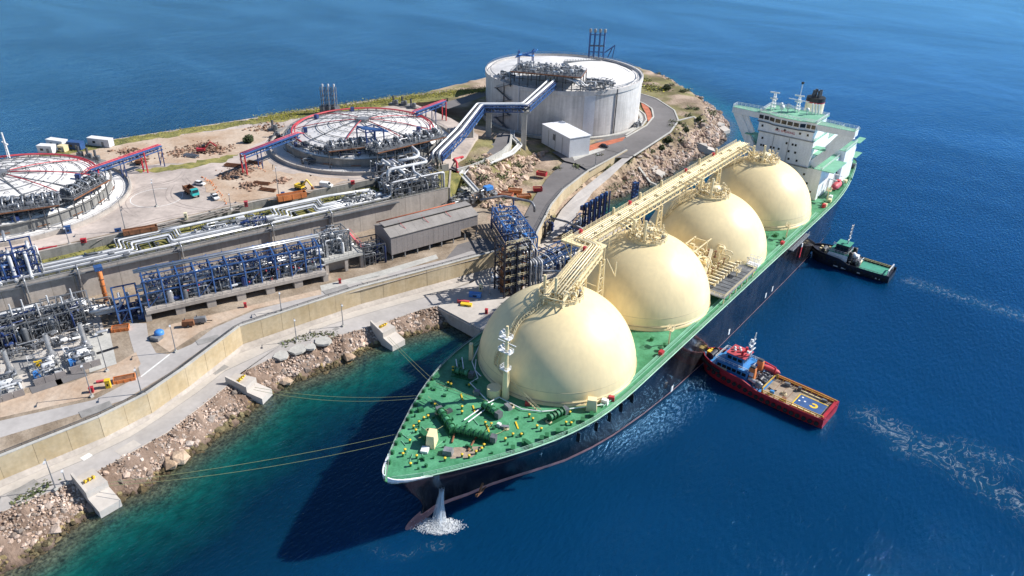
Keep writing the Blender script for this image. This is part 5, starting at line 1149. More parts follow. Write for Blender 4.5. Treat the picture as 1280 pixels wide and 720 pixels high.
# vent stacks at the back
vt = at(745, 70, 36.5); frv = Frame((vt.x, vt.y), (vt.x+RIGHT.x, vt.y+RIGHT.y)); vs = MB().box(frv(0, 0, 42), (8.6, 2.6, .3), frv.rz).build('vent_frame', 'dark_steel', t3k)
for a in (-4, -1.4, 1.4, 4):
    for bb in (-1, 1): bar('vent_leg', frv(a, bb, 35.8), frv(a, bb, 47.6), .38, 'blue', vs)
    placed('vent_pipe', 'cyl', 'blue', vs, frv(a, 0, 43), (.5, .5, 13)); placed('vent_head', 'vessel', 'grey_steel', vs, frv(a, 0, 50), (.75, .75, 2))
for z in (38.5, 47.6): bar('vent_beam', frv(-4.4, -1, z), frv(4.4, -1, z), .4, 'deep_blue', vs)
b = MB(); b.beam(frv(4.6, 0, 38.5), frv(10, 0, 42.5), .8, .5); b.beam(frv(10, 0, 42.5), frv(9, 0, 35.6), .4); b.beam(frv(6.6, -.5, 36), frv(8.6, -.5, 41), .5); b.build('vent_stair', 'blue', t3k)
# things at the foot
clutter(t3k, Frame((tw(math.radians(62), R_+2.5).x, tw(math.radians(62), R_+2.5).y), (tw(math.radians(74), R_+2.5).x, tw(math.radians(74), R_+2.5).y)), 0, 7, -.8, 1.6, ZT3+.3, 16, 3.2)
# ---------------------------------------------------------------- the two sunken tanks
def sunken_tank(cx, cy, label, az0):
    R = 38.5; z0 = ZY
    t = thing('storage_tank', label, 'tank', (cx, cy, z0), group='sunken storage tanks')
    MB().lathe([(R+.5, z0-.5), (R+.5, z0+1.3), (R-.3, z0+1.35), (R-.3, z0+.2)], (cx, cy, 0), 120).build('kerb_wall', 'concrete', t)
    MB().lathe([(R-.3, z0+.25), (31, z0+.9)], (cx, cy, 0), 96).build('apron', 'tank_white', t)
    prof = [(32.6, z0+.3), (32.6, z0+4.4)]+[(r_, z0+4.4+5.2*(1-(r_/32.6)**2)) for r_ in np.linspace(31, .4, 14)]
    MB().lathe(prof, (cx, cy, 0), 96).build('dome_roof', 'tank_white', t, True)
    zr = lambda r_: z0+4.4+5.2*(1-(r_/32.6)**2)
    ac = math.atan2(CAM.y-cy, CAM.x-cx)
    for q, (rr, r_, w) in enumerate(((29.5, .34, 2.15), (28.2, .24, 1.9))): MB().path([(cx+rr*math.cos(a), cy+rr*math.sin(a), zr(rr)+1.3) for a in np.linspace(ac+math.pi-w, ac+math.pi+w, 61)], r_, 6).build('ring_main', 'red' if q == 0 else 'pinkred', t, True)
    MB().path([(cx+29.5*math.cos(a), cy+29.5*math.sin(a), zr(29.5)+1.3) for a in np.linspace(ac-.99, ac+.99, 33)], .3, 6).build('front_main', 'mid_steel', t, True)
    MB().lathe([(32.7, z0+1.0), (32.75, z0+4.5), (33.4, z0+4.5), (33.4, z0+4.2)], (cx, cy, 0), 96).build('ring_beam', 'concrete_dark', t)
    for k in range(22):                                                  # gear along the front edge of the roof
        a = ac-1.25+2.5*k/21+random.uniform(-.04, .04); fr_ = Frame((cx+30.5*math.cos(a), cy+30.5*math.sin(a)), (cx+30.5*math.cos(a+.1), cy+30.5*math.sin(a+.1)))
        clutter(t, fr_, -1.6, 1.6, -2.6, 1.8, zr(30.5)-.2, 3, 2.6, ('dark_steel', 'mid_steel', 'grey_steel', 'deep_blue'), small=14, smallmat='dark_steel')
    for k in range(26):
        a = ac-1.4+2.8*k/25; bar('apron_pipe', (cx+33.6*math.cos(a), cy+33.6*math.sin(a), z0+1.2+.4*(k % 3)), (cx+33.6*math.cos(a+.11), cy+33.6*math.sin(a+.11), z0+1.2+.4*(k % 3)), .16, ('grey_steel', 'mid_steel', 'rust')[k % 3], t, kind='cyl')
    for a in np.linspace(ac-2.4, ac+2.4, 9): bar('walkway', (cx+3*math.cos(a), cy+3*math.sin(a), zr(3)+.8), (cx+27*math.cos(a+.25), cy+27*math.sin(a+.25), zr(27)+.8), .5, 'mid_steel', t, h=.15)
    MB().path([(cx+31.6*math.cos(a), cy+31.6*math.sin(a), zr(31)+1.2) for a in np.linspace(0, 2*math.pi, 73)], .2, 6).build('outer_pipe', 'mid_steel', t, True)
    for a in np.linspace(0, 2*math.pi, 49)[:-1]: bar('ring_support', (cx+29.5*math.cos(a), cy+29.5*math.sin(a), zr(29.5)-.2), (cx+29.5*math.cos(a), cy+29.5*math.sin(a), zr(29.5)+1.4), .25, 'mid_steel', t); bar('ring_support', (cx+31.6*math.cos(a), cy+31.6*math.sin(a), z0+1.5), (cx+31.6*math.cos(a), cy+31.6*math.sin(a), zr(31)+1.2), .22, 'mid_steel', t)
    for k, a in enumerate(np.radians([az0, az0+38, az0+80, az0+180, az0+225, az0+300])):       # radial pipes of the deluge system
        MB().path([(cx+r_*math.cos(a), cy+r_*math.sin(a), zr(r_)+.7+.25*(k % 2)) for r_ in np.linspace(2, 29, 10)], .17, 6).build('spray_pipe', 'pinkred' if k % 3 else 'red', t, True)
    for rr in (9, 14, 19, 24.5): MB().path([(cx+rr*math.cos(a), cy+rr*math.sin(a), zr(rr)+.4) for a in np.linspace(0, 2*math.pi, 61)], .13, 5).build('spray_ring', 'mid_steel', t)
    b = MB()                                                         # concentric spray lines with their little saddles
    for rr in (8, 12, 16, 20, 24):
        for k in range(int(rr*1.6)):
            a = 2*math.pi*k/int(rr*1.6)
            b.path([(cx+rr*math.cos(a+d), cy+rr*math.sin(a+d), zr(rr)+.15+.45*(1 if abs(d) < .5/rr else 0)) for d in np.linspace(-.9/rr, .9/rr, 5)], .1, 4)
    b.build('spray_loops', 'mid_steel', t, kind='stuff')
    MB().tube((cx, cy, zr(0)-.3), (cx, cy, zr(0)+1.2), 2.6, 16).build('crown_ring', 'grey_steel', t)
    b = MB(); b.rail([(cx+3.4*math.cos(a), cy+3.4*math.sin(a), zr(0)) for a in np.linspace(0, 6.283, 13)], 1.6, 1.2, .12); b.build('crown_railing', 'mid_steel', t)
    for k, a in enumerate(np.radians([az0+150, az0+195, az0+240, az0+30])):
        MB().box((cx+24*math.cos(a), cy+24*math.sin(a), zr(24)+1.0), (1.5, 1.5, 2.0), a).build('nozzle_box', 'deep_blue', t)
    b = MB(); b.rail([(cx+(R+.1)*math.cos(a), cy+(R+.1)*math.sin(a), z0+1.3) for a in np.linspace(0, 2*math.pi, 61)], .9, 3, .09); b.build('kerb_railing', 'grey_steel', t)
    return t, zr
T2, zr2 = sunken_tank(-152, 70, 'sunken round tank with red ring pipes, in the middle of the yard', 0)
T1, zr1 = sunken_tank(-193, -55, 'sunken round tank with white roof cut off by the left picture edge', 20)
def pump_row(t, pa_, pb_, n, z, label_mat='grey_steel', depth=6.):
    fr = Frame(pa_, pb_); L_ = fr.L
    p = MB().box(fr(L_/2, 0, z), (L_, depth, .35), fr.rz).build('pump_platform', 'mid_steel', t)
    b = MB(); b.beam(fr(0, depth/2+.1, z+.1), fr(L_, depth/2+.1, z+.1), .25, .35); b.build('edge_beam', 'rust', p)
    for i in range(int(L_/4)+1):
        for bb in (-depth/2+.3, depth/2-.3): bar('leg', fr(min(L_, i*4.), bb, ZY+.5), fr(min(L_, i*4.), bb, z), .32, 'dark_steel', p)
    b = MB(); b.rail([fr(0, depth/2, z+.15), fr(L_, depth/2, z+.15), fr(L_, -depth/2, z+.15), fr(0, -depth/2, z+.15), fr(0, depth/2, z+.15)], 1.1, 2, .1); b.build('railing', 'grey_steel', p)
    for i in range(n):
        a = L_*(i+.5)/n; q = fr(a, -.6, z+1.9); MB().tube(fr(a-.55, -.6, z+1.9), fr(a+.55, -.6, z+1.9), 1.2, 14).build('pump_drum', 'dark_steel' if i % 2 else 'mid_steel', t)
        placed('pump_head', 'valve', 'silver', t, fr(a+1.6, .8, z+1.6), (.7, .7, 2.8))
        pipe(t, [fr(a, -2, z+2.6), fr(a, .8, z+2.9), fr(a, 2.4, z+2.2), fr(a, 2.4, z+.2)], .26, 'silver', n=6)
    clutter(t, fr, .5, L_-.5, -depth/2+.4, depth/2-.4, z+.2, n*4, 2.4, small=n*26, smallmat='grey_steel')
    return fr
f2 = pump_row(T2, tuple(at(464, 188, 30))[:2], tuple(at(550, 168, 30))[:2], 7, 30.0, depth=9)
f2b = pump_row(T2, tuple(at(408, 186, 29.4))[:2], tuple(at(458, 180, 29.4))[:2], 4, 29.4, depth=8)
f1 = pump_row(T1, tuple(at(-40, 266, 30))[:2], tuple(at(74, 250, 30))[:2], 9, 30.0, depth=10)
f1b = pump_row(T1, tuple(at(80, 249, 29.2))[:2], tuple(at(126, 224, 29.2))[:2], 5, 29.2, depth=7)
for t_, P in ((T2, [(375, 205), (420, 202), (470, 204), (500, 200)]), (T1, [(60, 270), (90, 262), (118, 250), (130, 235)])):
    for (u0, v0), (u1, v1) in zip(P[:-1], P[1:]):
        q0, q1 = at(u0, v0, ZY+1), at(u1, v1, ZY+1); clutter(t_, Frame(q0[:2], q1[:2]), 0, 6, -2, 1.5, ZY+.8, 7, 2.6, ('dark_steel', 'mid_steel', 'grey_steel'), small=26)
# blue stair frame and pipes in front of the middle tank
bt = at(455, 200, ZY+1); frb = Frame((bt.x, bt.y), (bt.x+f2.e.x, bt.y+f2.e.y))
frame_block(T2, frb, 0, 8, -4, 3, ZY+.5, (ZY+6, ZY+13), 2, 1, 'deep_blue', .4)
for bb in (-2, 1.4): bar('stair_stringer', frb(-1, bb, ZY+14.4), frb(11, bb, ZY+11), .6, 'blue', T2)
for i in range(12): bar('tread', frb(-.5+i, -2, ZY+14.3-.28*i), frb(-.5+i, 1.4, ZY+14.3-.28*i), .5, 'blue', T2)
pipe(T2, [frb(-3, 2, ZY+5.6), frb(-1.5, 3.6, ZY+5.6), frb(10, 3.6, ZY+5.6), frb(14, 7, ZY+5.2), frb(14, 11, ZY+3)], .75, 'pipe_white', 'vapour_pipe', 12, 2)
pipe(T2, [frb(0, 4.8, ZY+3.6), frb(9, 4.8, ZY+3.6), frb(12, 9, ZY+3.6), frb(12, 14, ZY+1)], .5, 'silver', 'vapour_pipe', 10, 2)
# three vent stacks behind the middle tank
for k, u in enumerate((405, 412, 419)):
    q = at(u, 134, 25); t = thing('vent_stack', ['leftmost of three lattice vent stacks behind the middle tank', 'central one of three lattice vent stacks behind the middle tank', 'rightmost of three lattice vent stacks behind the middle tank'][k], 'vent stack', (q.x, q.y, ZY), group='vent stacks')
    for dx in (-.7, .7):
        for dy in (-.7, .7): bar('leg', (q.x+dx, q.y+dy, ZY), (q.x+dx, q.y+dy, 34.6), .26, 'grey_steel', t)
    for z in np.arange(25.6, 34, 2.1):
        for dx in (-.7, .7): bar('tie', (q.x+dx, q.y-.7, z), (q.x+dx, q.y+.7, z+1.6), .16, 'blue', t); bar('tie', (q.x-.7, q.y+dx, z), (q.x+.7, q.y+dx, z+1.6), .16, 'grey_steel', t)
    placed('flue', 'cyl', 'silver', t, (q.x, q.y, 29), (.2, .2, 12)); placed('flue_head', 'vessel', 'pipe_white', t, (q.x+.3, q.y, 35.4), (.42, .42, 1.3))
    MB().box((q.x, q.y, 24), (3, 3, 3.4)).build('stack_base', 'mid_steel', t)
# lattice mast at the left picture edge
q = at(14, 205, 26); t = thing('vent_stack', 'slim white lattice mast at the left picture edge behind the white roofed tank', 'mast', (q.x, q.y, ZY))
for k in range(3):
    a = k*2.1; bar('leg', (q.x+.7*math.cos(a), q.y+.7*math.sin(a), ZY), (q.x+.15*math.cos(a), q.y+.15*math.sin(a), 38), .22, 'white', t)
for z in (26, 29, 32, 35): MB().box((q.x, q.y, z), (1.5-.03*z, 1.5-.03*z, .15)).build('tie_plate', 'white', t)
MB().box((q.x, q.y, 34), (4.6, .5, .4)).build('arm', 'white', t)
# small blower units behind the tanks
k = 0
for P, zb in (([(494, 131), (505, 132), (516, 135)], ZY), ([(101, 197), (112, 199), (122, 202)], ZY), ([(343, 163), (346, 172)], ZY)):
    for u, v in P:
        q = at(u, v, zb); t = thing('blower', ['blower skid behind the middle tank, nearest the red ring', 'blower skid behind the middle tank, second from the left', 'blower skid behind the middle tank, nearest the blue gantry', 'blower skid behind the white roofed tank, leftmost', 'blower skid behind the white roofed tank, centre one', 'blower skid behind the white roofed tank, rightmost', 'blower skid on the dirt left of the middle tank, farther one', 'blower skid on the dirt left of the middle tank, nearer one'][k], 'machine', (q.x, q.y, zb), group='blower skids'); k += 1
        MB().box((q.x, q.y, zb+.3), (6, 3, .6), .3).build('base', 'concrete_dark', t); placed('motor', 'vessel', 'mid_steel', t, (q.x+1, q.y, zb+1.6), (.9, .9, 2.4)); MB().tube((q.x-1, q.y, zb+.6), (q.x-1.6, q.y+.4, zb+4.2), .5, 8).build('stack', 'dark_steel', t); MB().box((q.x-.6, q.y, zb+1.3), (1.6, 1.4, 1.4), .3).build('housing', 'grey_steel', t)
# ---------------------------------------------------------------- blue pipe gantries with red pipes over the yard
def gantry(P, z, cols, label, hshift=0, extra=None):
    q = [at(u, v, z) for u, v in P]; t = thing('pipe_gantry', label, 'pipe gantry', (q[-1].x, q[-1].y, ZY), group='pipe gantries')
    fr = Frame(q[0][:2], q[-1][:2]); L_ = fr.L
    for bb in (-1, 1):
        bar('chord', fr(0, bb, z), fr(L_, bb, z), .35, 'blue', t); bar('chord', fr(0, bb, z-1.4), fr(L_, bb, z-1.4), .35, 'blue', t)
        n = int(L_/2.2)
        for i in range(n): bar('brace', fr(L_*i/n, bb, z-1.4 if i % 2 else z), fr(L_*(i+1)/n, bb, z if i % 2 else z-1.4), .16, 'blue', t)
    MB().box(fr(L_/2, 0, z+.1), (L_, 2, .1), fr.rz).build('deck', 'light_blue', t)
    for a, m_ in cols:
        for bb in (-1.1, 1.1): bar('column', fr(a*L_, bb, ZY), fr(a*L_, bb, z), .42 if m_ == 'red' else .3, m_, t)
        bar('brace', fr(a*L_, -1.1, ZY+.3), fr(a*L_, 1.1, z-2), .15, 'deep_blue', t)
    for bb, r_ in ((-.7, .16), (.5, .2)): pipe(t, [fr(-3, bb, z-.6), fr(0, bb, z+.5), fr(L_, bb, z+.5)], r_, 'pinkred', n=8)
    return t
gantry([(112, 212), (150, 202), (200, 182)], 30, ((.42, 'deep_blue'), (.72, 'red'), (.98, 'deep_blue')), 'blue pipe gantry with red pipes leading from the white roofed tank across the yard')
gantry([(372, 167), (345, 178), (302, 193)], 30, ((.72, 'deep_blue'), (.99, 'red')), 'blue pipe gantry with red legs left of the middle tank')
gantry([(518, 140), (535, 134), (556, 126)], 31, ((.3, 'deep_blue'), (.62, 'deep_blue'), (.97, 'red')), 'blue pipe gantry right behind the middle tank')
# ================================================================ THE PLANT
random.seed(33)
# ---------------------------------------------------------------- pipelines on the shelf
FS = Frame(RET[0], RET[2]); a_of = lambda y: (y-RET[0][1])/FS.e.y
pl = thing('pipeline_bundle', 'bundle of long silver pipes with expansion loops on the shelf above the retaining wall', 'pipes', tuple(FS(a_of(-60), -4, ZS)))
NP = 8
def loop_path(b, i, z):
    a0, a1 = a_of(-150), a_of(38); P = [FS(a0, b, z)]
    for am, w, out in ((a_of(-40), 9.5, -5.2), (a_of(7), 9.0, -4.6)):
        k = i*.95; w_ = w-k
        P += [FS(am-w_, b, z), FS(am-w_, b+out+.55*i, z+.9), FS(am+w_, b+out+.55*i, z+.9), FS(am+w_, b, z)] if i < 6 else []
    return P+[FS(a1, b, z)]
for i in range(NP):
    r_ = (.32, .22, .26, .38, .2, .28, .34, .22)[i]; z = ZS+(1.0, 1.0, 1.1, 1.2, 1.0, 1.0, 1.0, 1.0)[i]
    pipe(pl, loop_path(-1.4-i*.98, NP-1-i, z), r_, ('silver', 'pipe_white', 'silver', 'pipe_white', 'silver', 'silver', 'pipe_white', 'silver')[i], n=8, bend=1.0)
pipe(pl, [FS(a_of(-36), -11.2, ZS+2.1), FS(a_of(-30), -11.6, ZS+2.1), FS(a_of(18), -11.8, ZS+2.1), FS(a_of(34), -9.5, ZS+2.1)], .5, 'pipe_white', n=10)
for k in range(42):
    a = a_of(-145)+k*4.6; MB().box(FS(a, -4.9, ZS+.35), (.45, 8.6, .6), FS.rz).build('pipe_sleeper', 'mid_steel', pl)
for k in range(16):
    a = a_of(-36)+k*4.6; bar('pipe_post', FS(a, -11.7, ZS), FS(a, -11.7, ZS+1.7), .28, 'mid_steel', pl)
b = MB(); b.rail([FS(a_of(-150)+i*8, -.15, ZS+.5) for i in range(25)], 1.1, 2.6, .09, (.5,)); b.build('edge_railing', 'grey_steel', pl)
MB().beam(FS(a_of(-150), .8, ZS-.5), FS(a_of(40), .8, ZS-.5), .9, .25).build('cable_tray', 'mid_steel', pl)
clutter(pl, FS, a_of(-28), a_of(-8), -10.5, -6.5, ZS+.4, 22, 2.0, small=60); clutter(pl, FS, a_of(-14), a_of(-5), -5.5, -2, ZS+1.2, 14, 2.2, ('deep_blue', 'mid_steel', 'grey_steel'), small=50, smallmat='deep_blue')
clutter(pl, FS, a_of(22), a_of(34), -9, -2, ZS+.6, 26, 2.4, small=90); clutter(pl, FS, a_of(-60), a_of(-38), -9, -1, ZS+.4, 10, 1.6)
# supports that stand off the wall and pipes running down it
for k, (y, m_) in enumerate(((-62, 'grey_steel'), (-34, 'concrete'), (-6, 'concrete'), (14, 'grey_steel'), (-75, 'grey_steel'))):
    a = a_of(y); t = thing('pipe_drop', ['steel pipe drop on the retaining wall left of the orange pipe', 'short bracket pillar on the wall behind the left part of the blue rack', 'bracket pillar on the wall behind the right part of the blue rack', 'silver pipe drop on the wall left of the grey shed', 'lattice mast against the wall at the left process area'][k], 'pipe', tuple(FS(a, 1, ZP)), group='pipe drops on the wall')
    MB().box(FS(a, .75, 15.2), (.5, .9, 9.2), FS.rz).build('pilaster', m_, t)
    pipe(t, [FS(a+.8, -1, ZS+1.6), FS(a+.8, 1.5, ZS+1.6), FS(a+.8, 1.5, ZP+.2)], .24, 'silver', n=8); bar('cross_arm', FS(a-1.6, 1, ZS+.2), FS(a+1.6, 1, ZS+.2), .25, 'grey_steel', t)
t = thing('orange_pipe', 'thick orange pipe running down the tall retaining wall', 'pipe', tuple(at(133, 376, ZP)))
p0, p1 = at(124, 338, ZS+.3), at(133, 376, ZP+.6); pipe(t, [p0+Vector((-1.6, .3, 0)), p0, p1], .62, 'orange', n=12)
for k in (.3, .5, .75): c = p0.lerp(p1, k); d = (p1-p0).normalized(); MB().tube(c-d*.15, c+d*.15, .75, 12).build('collar', 'rust', t)
MB().box((p0.x-.4, p0.y, p0.z+.7), (2.2, 2.2, 1.2), FS.rz).build('head_box', 'blue', t)
# ---------------------------------------------------------------- blue valve rack on its concrete table
F0, F1 = at(187, 402, ZP), at(408, 352, ZP); FR = Frame(F0[:2], F1[:2]); LR = FR.L; ZT = 14.0
tb = thing('concrete_table', 'long grey concrete table on piers under the blue valve rack', 'platform', tuple(FR(LR/2, -4, ZP)))
MB().box(FR(LR/2, -4.6, ZT-.55), (LR+.6, 9.6, 1.1), FR.rz).build('slab', 'concrete', tb)
nb = 6
for i in range(nb+1): MB().box(FR(LR*i/nb, -4.6, (ZP+ZT-1.1)/2), (2.6 if 0 < i < nb else 1.6, 9.0, ZT-1.1-ZP), FR.rz).build('pier', 'concrete', tb)
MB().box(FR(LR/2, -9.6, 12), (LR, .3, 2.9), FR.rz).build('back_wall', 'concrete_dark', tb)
rk = thing('valve_rack', 'long blue steel rack crowded with silver valves and pipes', 'pipe rack', tuple(FR(LR/2, -4.5, ZT)))
NF = 11; top = ZT+9.4
for i in range(NF+1):
    a = .8+(LR-1.6)*i/NF
    bar('column', FR(a, -1.8, ZT), FR(a, -1.8, top-.9), .36, 'blue', rk); bar('column', FR(a, -8.6, ZT), FR(a, -8.6, top), .4, 'blue', rk)
    bar('rafter', FR(a, -1.5, top-1.1), FR(a, -9, top+.1), .42, 'blue', rk); bar('cross_beam', FR(a, -1.8, ZT+4.6), FR(a, -8.6, ZT+4.6), .3, 'blue', rk)
    bar('knee', FR(a, -1.8, top-3), FR(a, -3.6, top-.7), .22, 'blue', rk)
for bb, z, w in ((-1.8, top-1.0, .32), (-8.6, top, .35), (-5, top-.5, .25), (-1.8, ZT+4.6, .3), (-8.6, ZT+4.6, .28)): bar('long_beam', FR(.2, bb, z), FR(LR-.2, bb, z), w, 'blue', rk)
for i in range(0, NF, 3):
    a = .8+(LR-1.6)*i/NF; a2 = .8+(LR-1.6)*(i+1)/NF; bar('brace', FR(a, -1.8, ZT), FR(a2, -1.8, ZT+4.6), .2, 'blue', rk); bar('brace', FR(a2, -8.6, ZT+4.6), FR(a, -8.6, top), .2, 'blue', rk)
for bb, z, r_ in ((-7.4, top+.25, .42), (-6.4, top+.1, .25), (-3.2, ZT+5.1, .3), (-4.2, ZT+5.0, .22), (-5.4, ZT+5.2, .4), (-7, ZT+5.0, .3), (-3.0, ZT+1.0, .35), (-7.4, ZT+1.2, .45)):
    pipe(rk, [FR(-1, bb, z), FR(LR+1, bb, z)], r_, random.choice(['pipe_white', 'silver', 'silver']), n=8)
clutter(rk, FR, 1, LR-1, -8.2, -2.0, ZT, 150, 4.4, ('silver', 'grey_steel', 'mid_steel', 'pipe_white', 'dark_steel', 'dark_steel', 'deep_blue'), small=700, smallmat='grey_steel', rmax=.26)
clutter(rk, FR, 1, LR-1, -7.6, -2.4, ZT+4.8, 80, 3.6, ('silver', 'grey_steel', 'blue', 'dark_steel', 'mid_steel'), small=420, smallmat='deep_blue', rmax=.22)
s = MB()
for _ in range(60): a = random.uniform(1, LR-1); s.box(FR(a, random.uniform(-7, -1.6), ZT+random.uniform(.2, 4)), (.3, .3, .3))
s.build('handwheels', 'pinkred', rk, kind='stuff')
b = MB(); b.rail([FR(LR*i/10, -.1, ZT) for i in range(11)], 1.1, 2, .09); b.build('railing', 'grey_steel', rk)
# blue end frames at the left of the rack
eb = thing('stair_frame', 'blue steel stair frame at the left end of the long blue rack', 'steel frame', tuple(FR(-5, -4, ZP)))
frame_block(eb, FR, -7.5, -1.2, -9, -1.5, ZP, (ZT+1, ZT+5), 2, 1, 'blue', .38)
clutter(eb, FR, -7.2, -1.5, -8.5, -2, ZP+.2, 24, 4, ('blue', 'deep_blue', 'silver', 'mid_steel'), small=90, smallmat='deep_blue')
for k in range(3): pipe(eb, [FR(-14, -7+k, ZP+3+k*.7), FR(-6, -7+k, ZP+3+k*.7), FR(-6, -7+k, ZT+4)], .38, 'pipe_white', n=8)
# ---------------------------------------------------------------- concrete table with the silver exchanger cluster
q0, q1 = at(408, 346, ZP), at(455, 334, ZP); FX = Frame(q0[:2], q1[:2]); LX = FX.L
xt = thing('exchanger_table', 'square concrete table carrying a tall cluster of silver pipework', 'platform', tuple(FX(LX/2, -5, ZP)))
MB().box(FX(LX/2, -5.5, 15.6), (LX+.5, 11.5, .9), FX.rz).build('slab', 'concrete_light', xt)
for a in (.6, LX*.55, LX-.4):
    for bb in (-.6, -10.4): MB().box(FX(a, bb, 12.9), (1.0, 1.0, 4.6), FX.rz).build('pier', 'concrete', xt)
MB().box(FX(LX*.4, -6, 12.8), (LX*.6, 6, 4.4), FX.rz).build('core_wall', 'concrete', xt)
xc = thing('exchanger_unit', 'tall tangle of silver pipes and vessels on the square concrete table', 'pipework', tuple(FX(LX/2, -6, 16)))
frame_block(xc, FX, 1.0, LX-3, -10, -3, 16, (19.4, 23), 2, 1, 'mid_steel', .3)
clutter(xc, FX, .8, LX-2.4, -10.4, -2.4, 16.05, 46, 7.5, ('silver', 'silver', 'grey_steel', 'pipe_white'), small=170, smallmat='grey_steel', rmax=.3)
b = MB(); b.rail([FX(0, 0, 16.05), FX(LX, 0, 16.05), FX(LX, -11, 16.05)], 1.1, 1.6, .09); b.build('railing', 'grey_steel', xc)
b = MB(); b.beam(FX(LX-1, -9, 20), FX(LX+4.5, -2, 11), .9, .3); b.beam(FX(LX-.4, -9, 21), FX(LX+5.1, -2, 12), .1); b.build('stair', 'pinkred', xc)
# ---------------------------------------------------------------- small dark unit left of the shed
q0, q1 = at(456, 336, ZP), at(486, 329, ZP); FD = Frame(q0[:2], q1[:2])
du = thing('dark_skid', 'small dark steel pipe unit squeezed between the concrete table and the shed', 'pipework', tuple(FD(4, -4, ZP)))
frame_block(du, FD, .5, FD.L-.5, -9, -1, ZP, (ZP+3.6, ZP+7), 1, 2, 'dark_steel', .32); clutter(du, FD, .6, FD.L-.6, -9, -1, ZP+.1, 30, 6.5, ('dark_steel', 'mid_steel', 'grey_steel', 'deep_blue'), small=110, smallmat='grey_steel')
# ---------------------------------------------------------------- compressor shed
q0, q1 = at(490, 326, ZP), at(597, 296, ZP); FH = Frame(q0[:2], q1[:2]); LH = FH.L; WH = 11.5
shd = thing('compressor_shed', 'long grey metal shed with ridge vent on open legs in front of the retaining wall', 'shed', tuple(FH(LH/2, -WH/2, ZP)))
zb, ze, zr_ = ZP+2.1, ZP+8.6, ZP+10.6
ns = 34
for i in range(ns):                                                   # profiled wall sheets
    a0, a1 = LH*i/ns, LH*(i+1)/ns; zbb = zb if i < ns*.78 else zb+2.6
    MB().box(FH((a0+a1)/2, -.06-.02*(i % 2), (zbb+ze)/2), (a1-a0-.01, .12, ze-zbb), FH.rz).build('wall_sheet', 'shed_grey', shd)
MB().box(FH(LH/2, -WH, (zb+ze)/2), (LH, .12, ze-zb), FH.rz).build('back_wall', 'shed_grey', shd)
for a in (.06, LH-.06):
    g = MB(); P = [FH(a, 0-.15, zb), FH(a, -WH+.15, zb), FH(a, -WH+.15, ze), FH(a, -WH/2, zr_), FH(a, -.15, ze)]
    n_ = FH.e*.06; g.add([p-n_ for p in P]+[p+n_ for p in P], [(0, 1, 2, 3, 4), (9, 8, 7, 6, 5)]+[(i, 5+i, 5+(i+1) % 5, (i+1) % 5) for i in range(5)]); g.build('gable_wall', 'shed_grey', shd)
for s, name in ((0, 'roof_slope'), (1, 'roof_slope')):
    b0, z0_ = (.3, ze-.02) if s == 0 else (-WH-.3, ze-.02)
    for i in range(10):
        a0, a1 = -.3+(LH+.6)*i/10, -.3+(LH+.6)*(i+1)/10-.04
        m_ = MB(); m_.add([FH(a0, b0, z0_), FH(a1, b0, z0_), FH(a1, -WH/2+(.8 if s == 0 else -.8), zr_-.25), FH(a0, -WH/2+(.8 if s == 0 else -.8), zr_-.25)]+[p+Vector((0, 0, .16)) for p in (FH(a0, b0, z0_), FH(a1, b0, z0_), FH(a1, -WH/2+(.8 if s == 0 else -.8), zr_-.25), FH(a0, -WH/2+(.8 if s == 0 else -.8), zr_-.25))], [(3, 2, 1, 0), (4, 5, 6, 7), (0, 1, 5, 4), (1, 2, 6, 5), (2, 3, 7, 6), (3, 0, 4, 7)]); m_.build('roof_sheet', 'shed_roof', shd)
MB().box(FH(LH/2, -WH/2-.4, zr_+.35), (LH, 3.6, .2), FH.rz).build('ridge_vent', 'shed_roof', shd)
MB().beam(FH(0, -WH/2+1.2, zr_+.02), FH(LH, -WH/2+1.2, zr_+.02), .25, .4).build('ridge_gap', 'black', shd)
pipe(shd, [FH(1, -WH-.4, ze+.8), FH(LH-2, -WH-.4, ze+.8)], .22, 'brick', 'roof_pipe', 6)
for k in range(10): bar('pipe_post', FH(2+k*3.4, -WH-.4, ze-.4), FH(2+k*3.4, -WH-.4, ze+.8), .15, 'brick', shd)
for k in range(3): pipe(shd, [FH(6+k*9, -WH/2, zr_+.5), FH(6+k*9, -WH/2+2.6, zr_-.2), FH(7+k*9, -1.5, ze+.5)], .09, 'pinkred', 'roof_hose', 5)
for k in range(8):
    for bb in (-.4, -WH+.4): bar('leg', FH(.4+(LH-.8)*k/7, bb, ZP), FH(.4+(LH-.8)*k/7, bb, zb+.2), .35, 'grey_steel', shd)
clutter(shd, FH, 2, LH-2, -WH+1.5, -1.5, ZP+.1, 24, 1.9, ('dark_steel', 'mid_steel', 'deep_blue'))
# ---------------------------------------------------------------- left process area
q0, q1 = at(-30, 452, ZP), at(112, 412, ZP); FL = Frame(q0[:2], q1[:2]); LL = FL.L
pu = thing('process_unit', 'grey steel process unit full of small pipes at the lower left of the plant', 'pipework', tuple(FL(LL/2, -6, ZP)))
frame_block(pu, FL, 0, LL, -12, -2, ZP, (ZP+3.4, ZP+6.2), 8, 2, 'mid_steel', .3)
clutter(pu, FL, .5, LL-.5, -12, -1.5, ZP+.1, 170, 5.8, ('silver', 'grey_steel', 'mid_steel', 'pipe_white', 'dark_steel', 'deep_blue'), small=900, smallmat='mid_steel', rmax=.28)
pipe(pu, [FL(-4, -13.4, ZP+4.6), FL(LL*.5, -13.4, ZP+4.6), FL(LL*.62, -13.4, ZP+4.6), FL(LL*.62, -15, ZP+2)], .7, 'pipe_white', 'header_pipe', 12); pipe(pu, [FL(-4, -15.4, ZP+4.2), FL(LL*.7, -15.4, ZP+4.2)], .45, 'silver', 'header_pipe', 10)
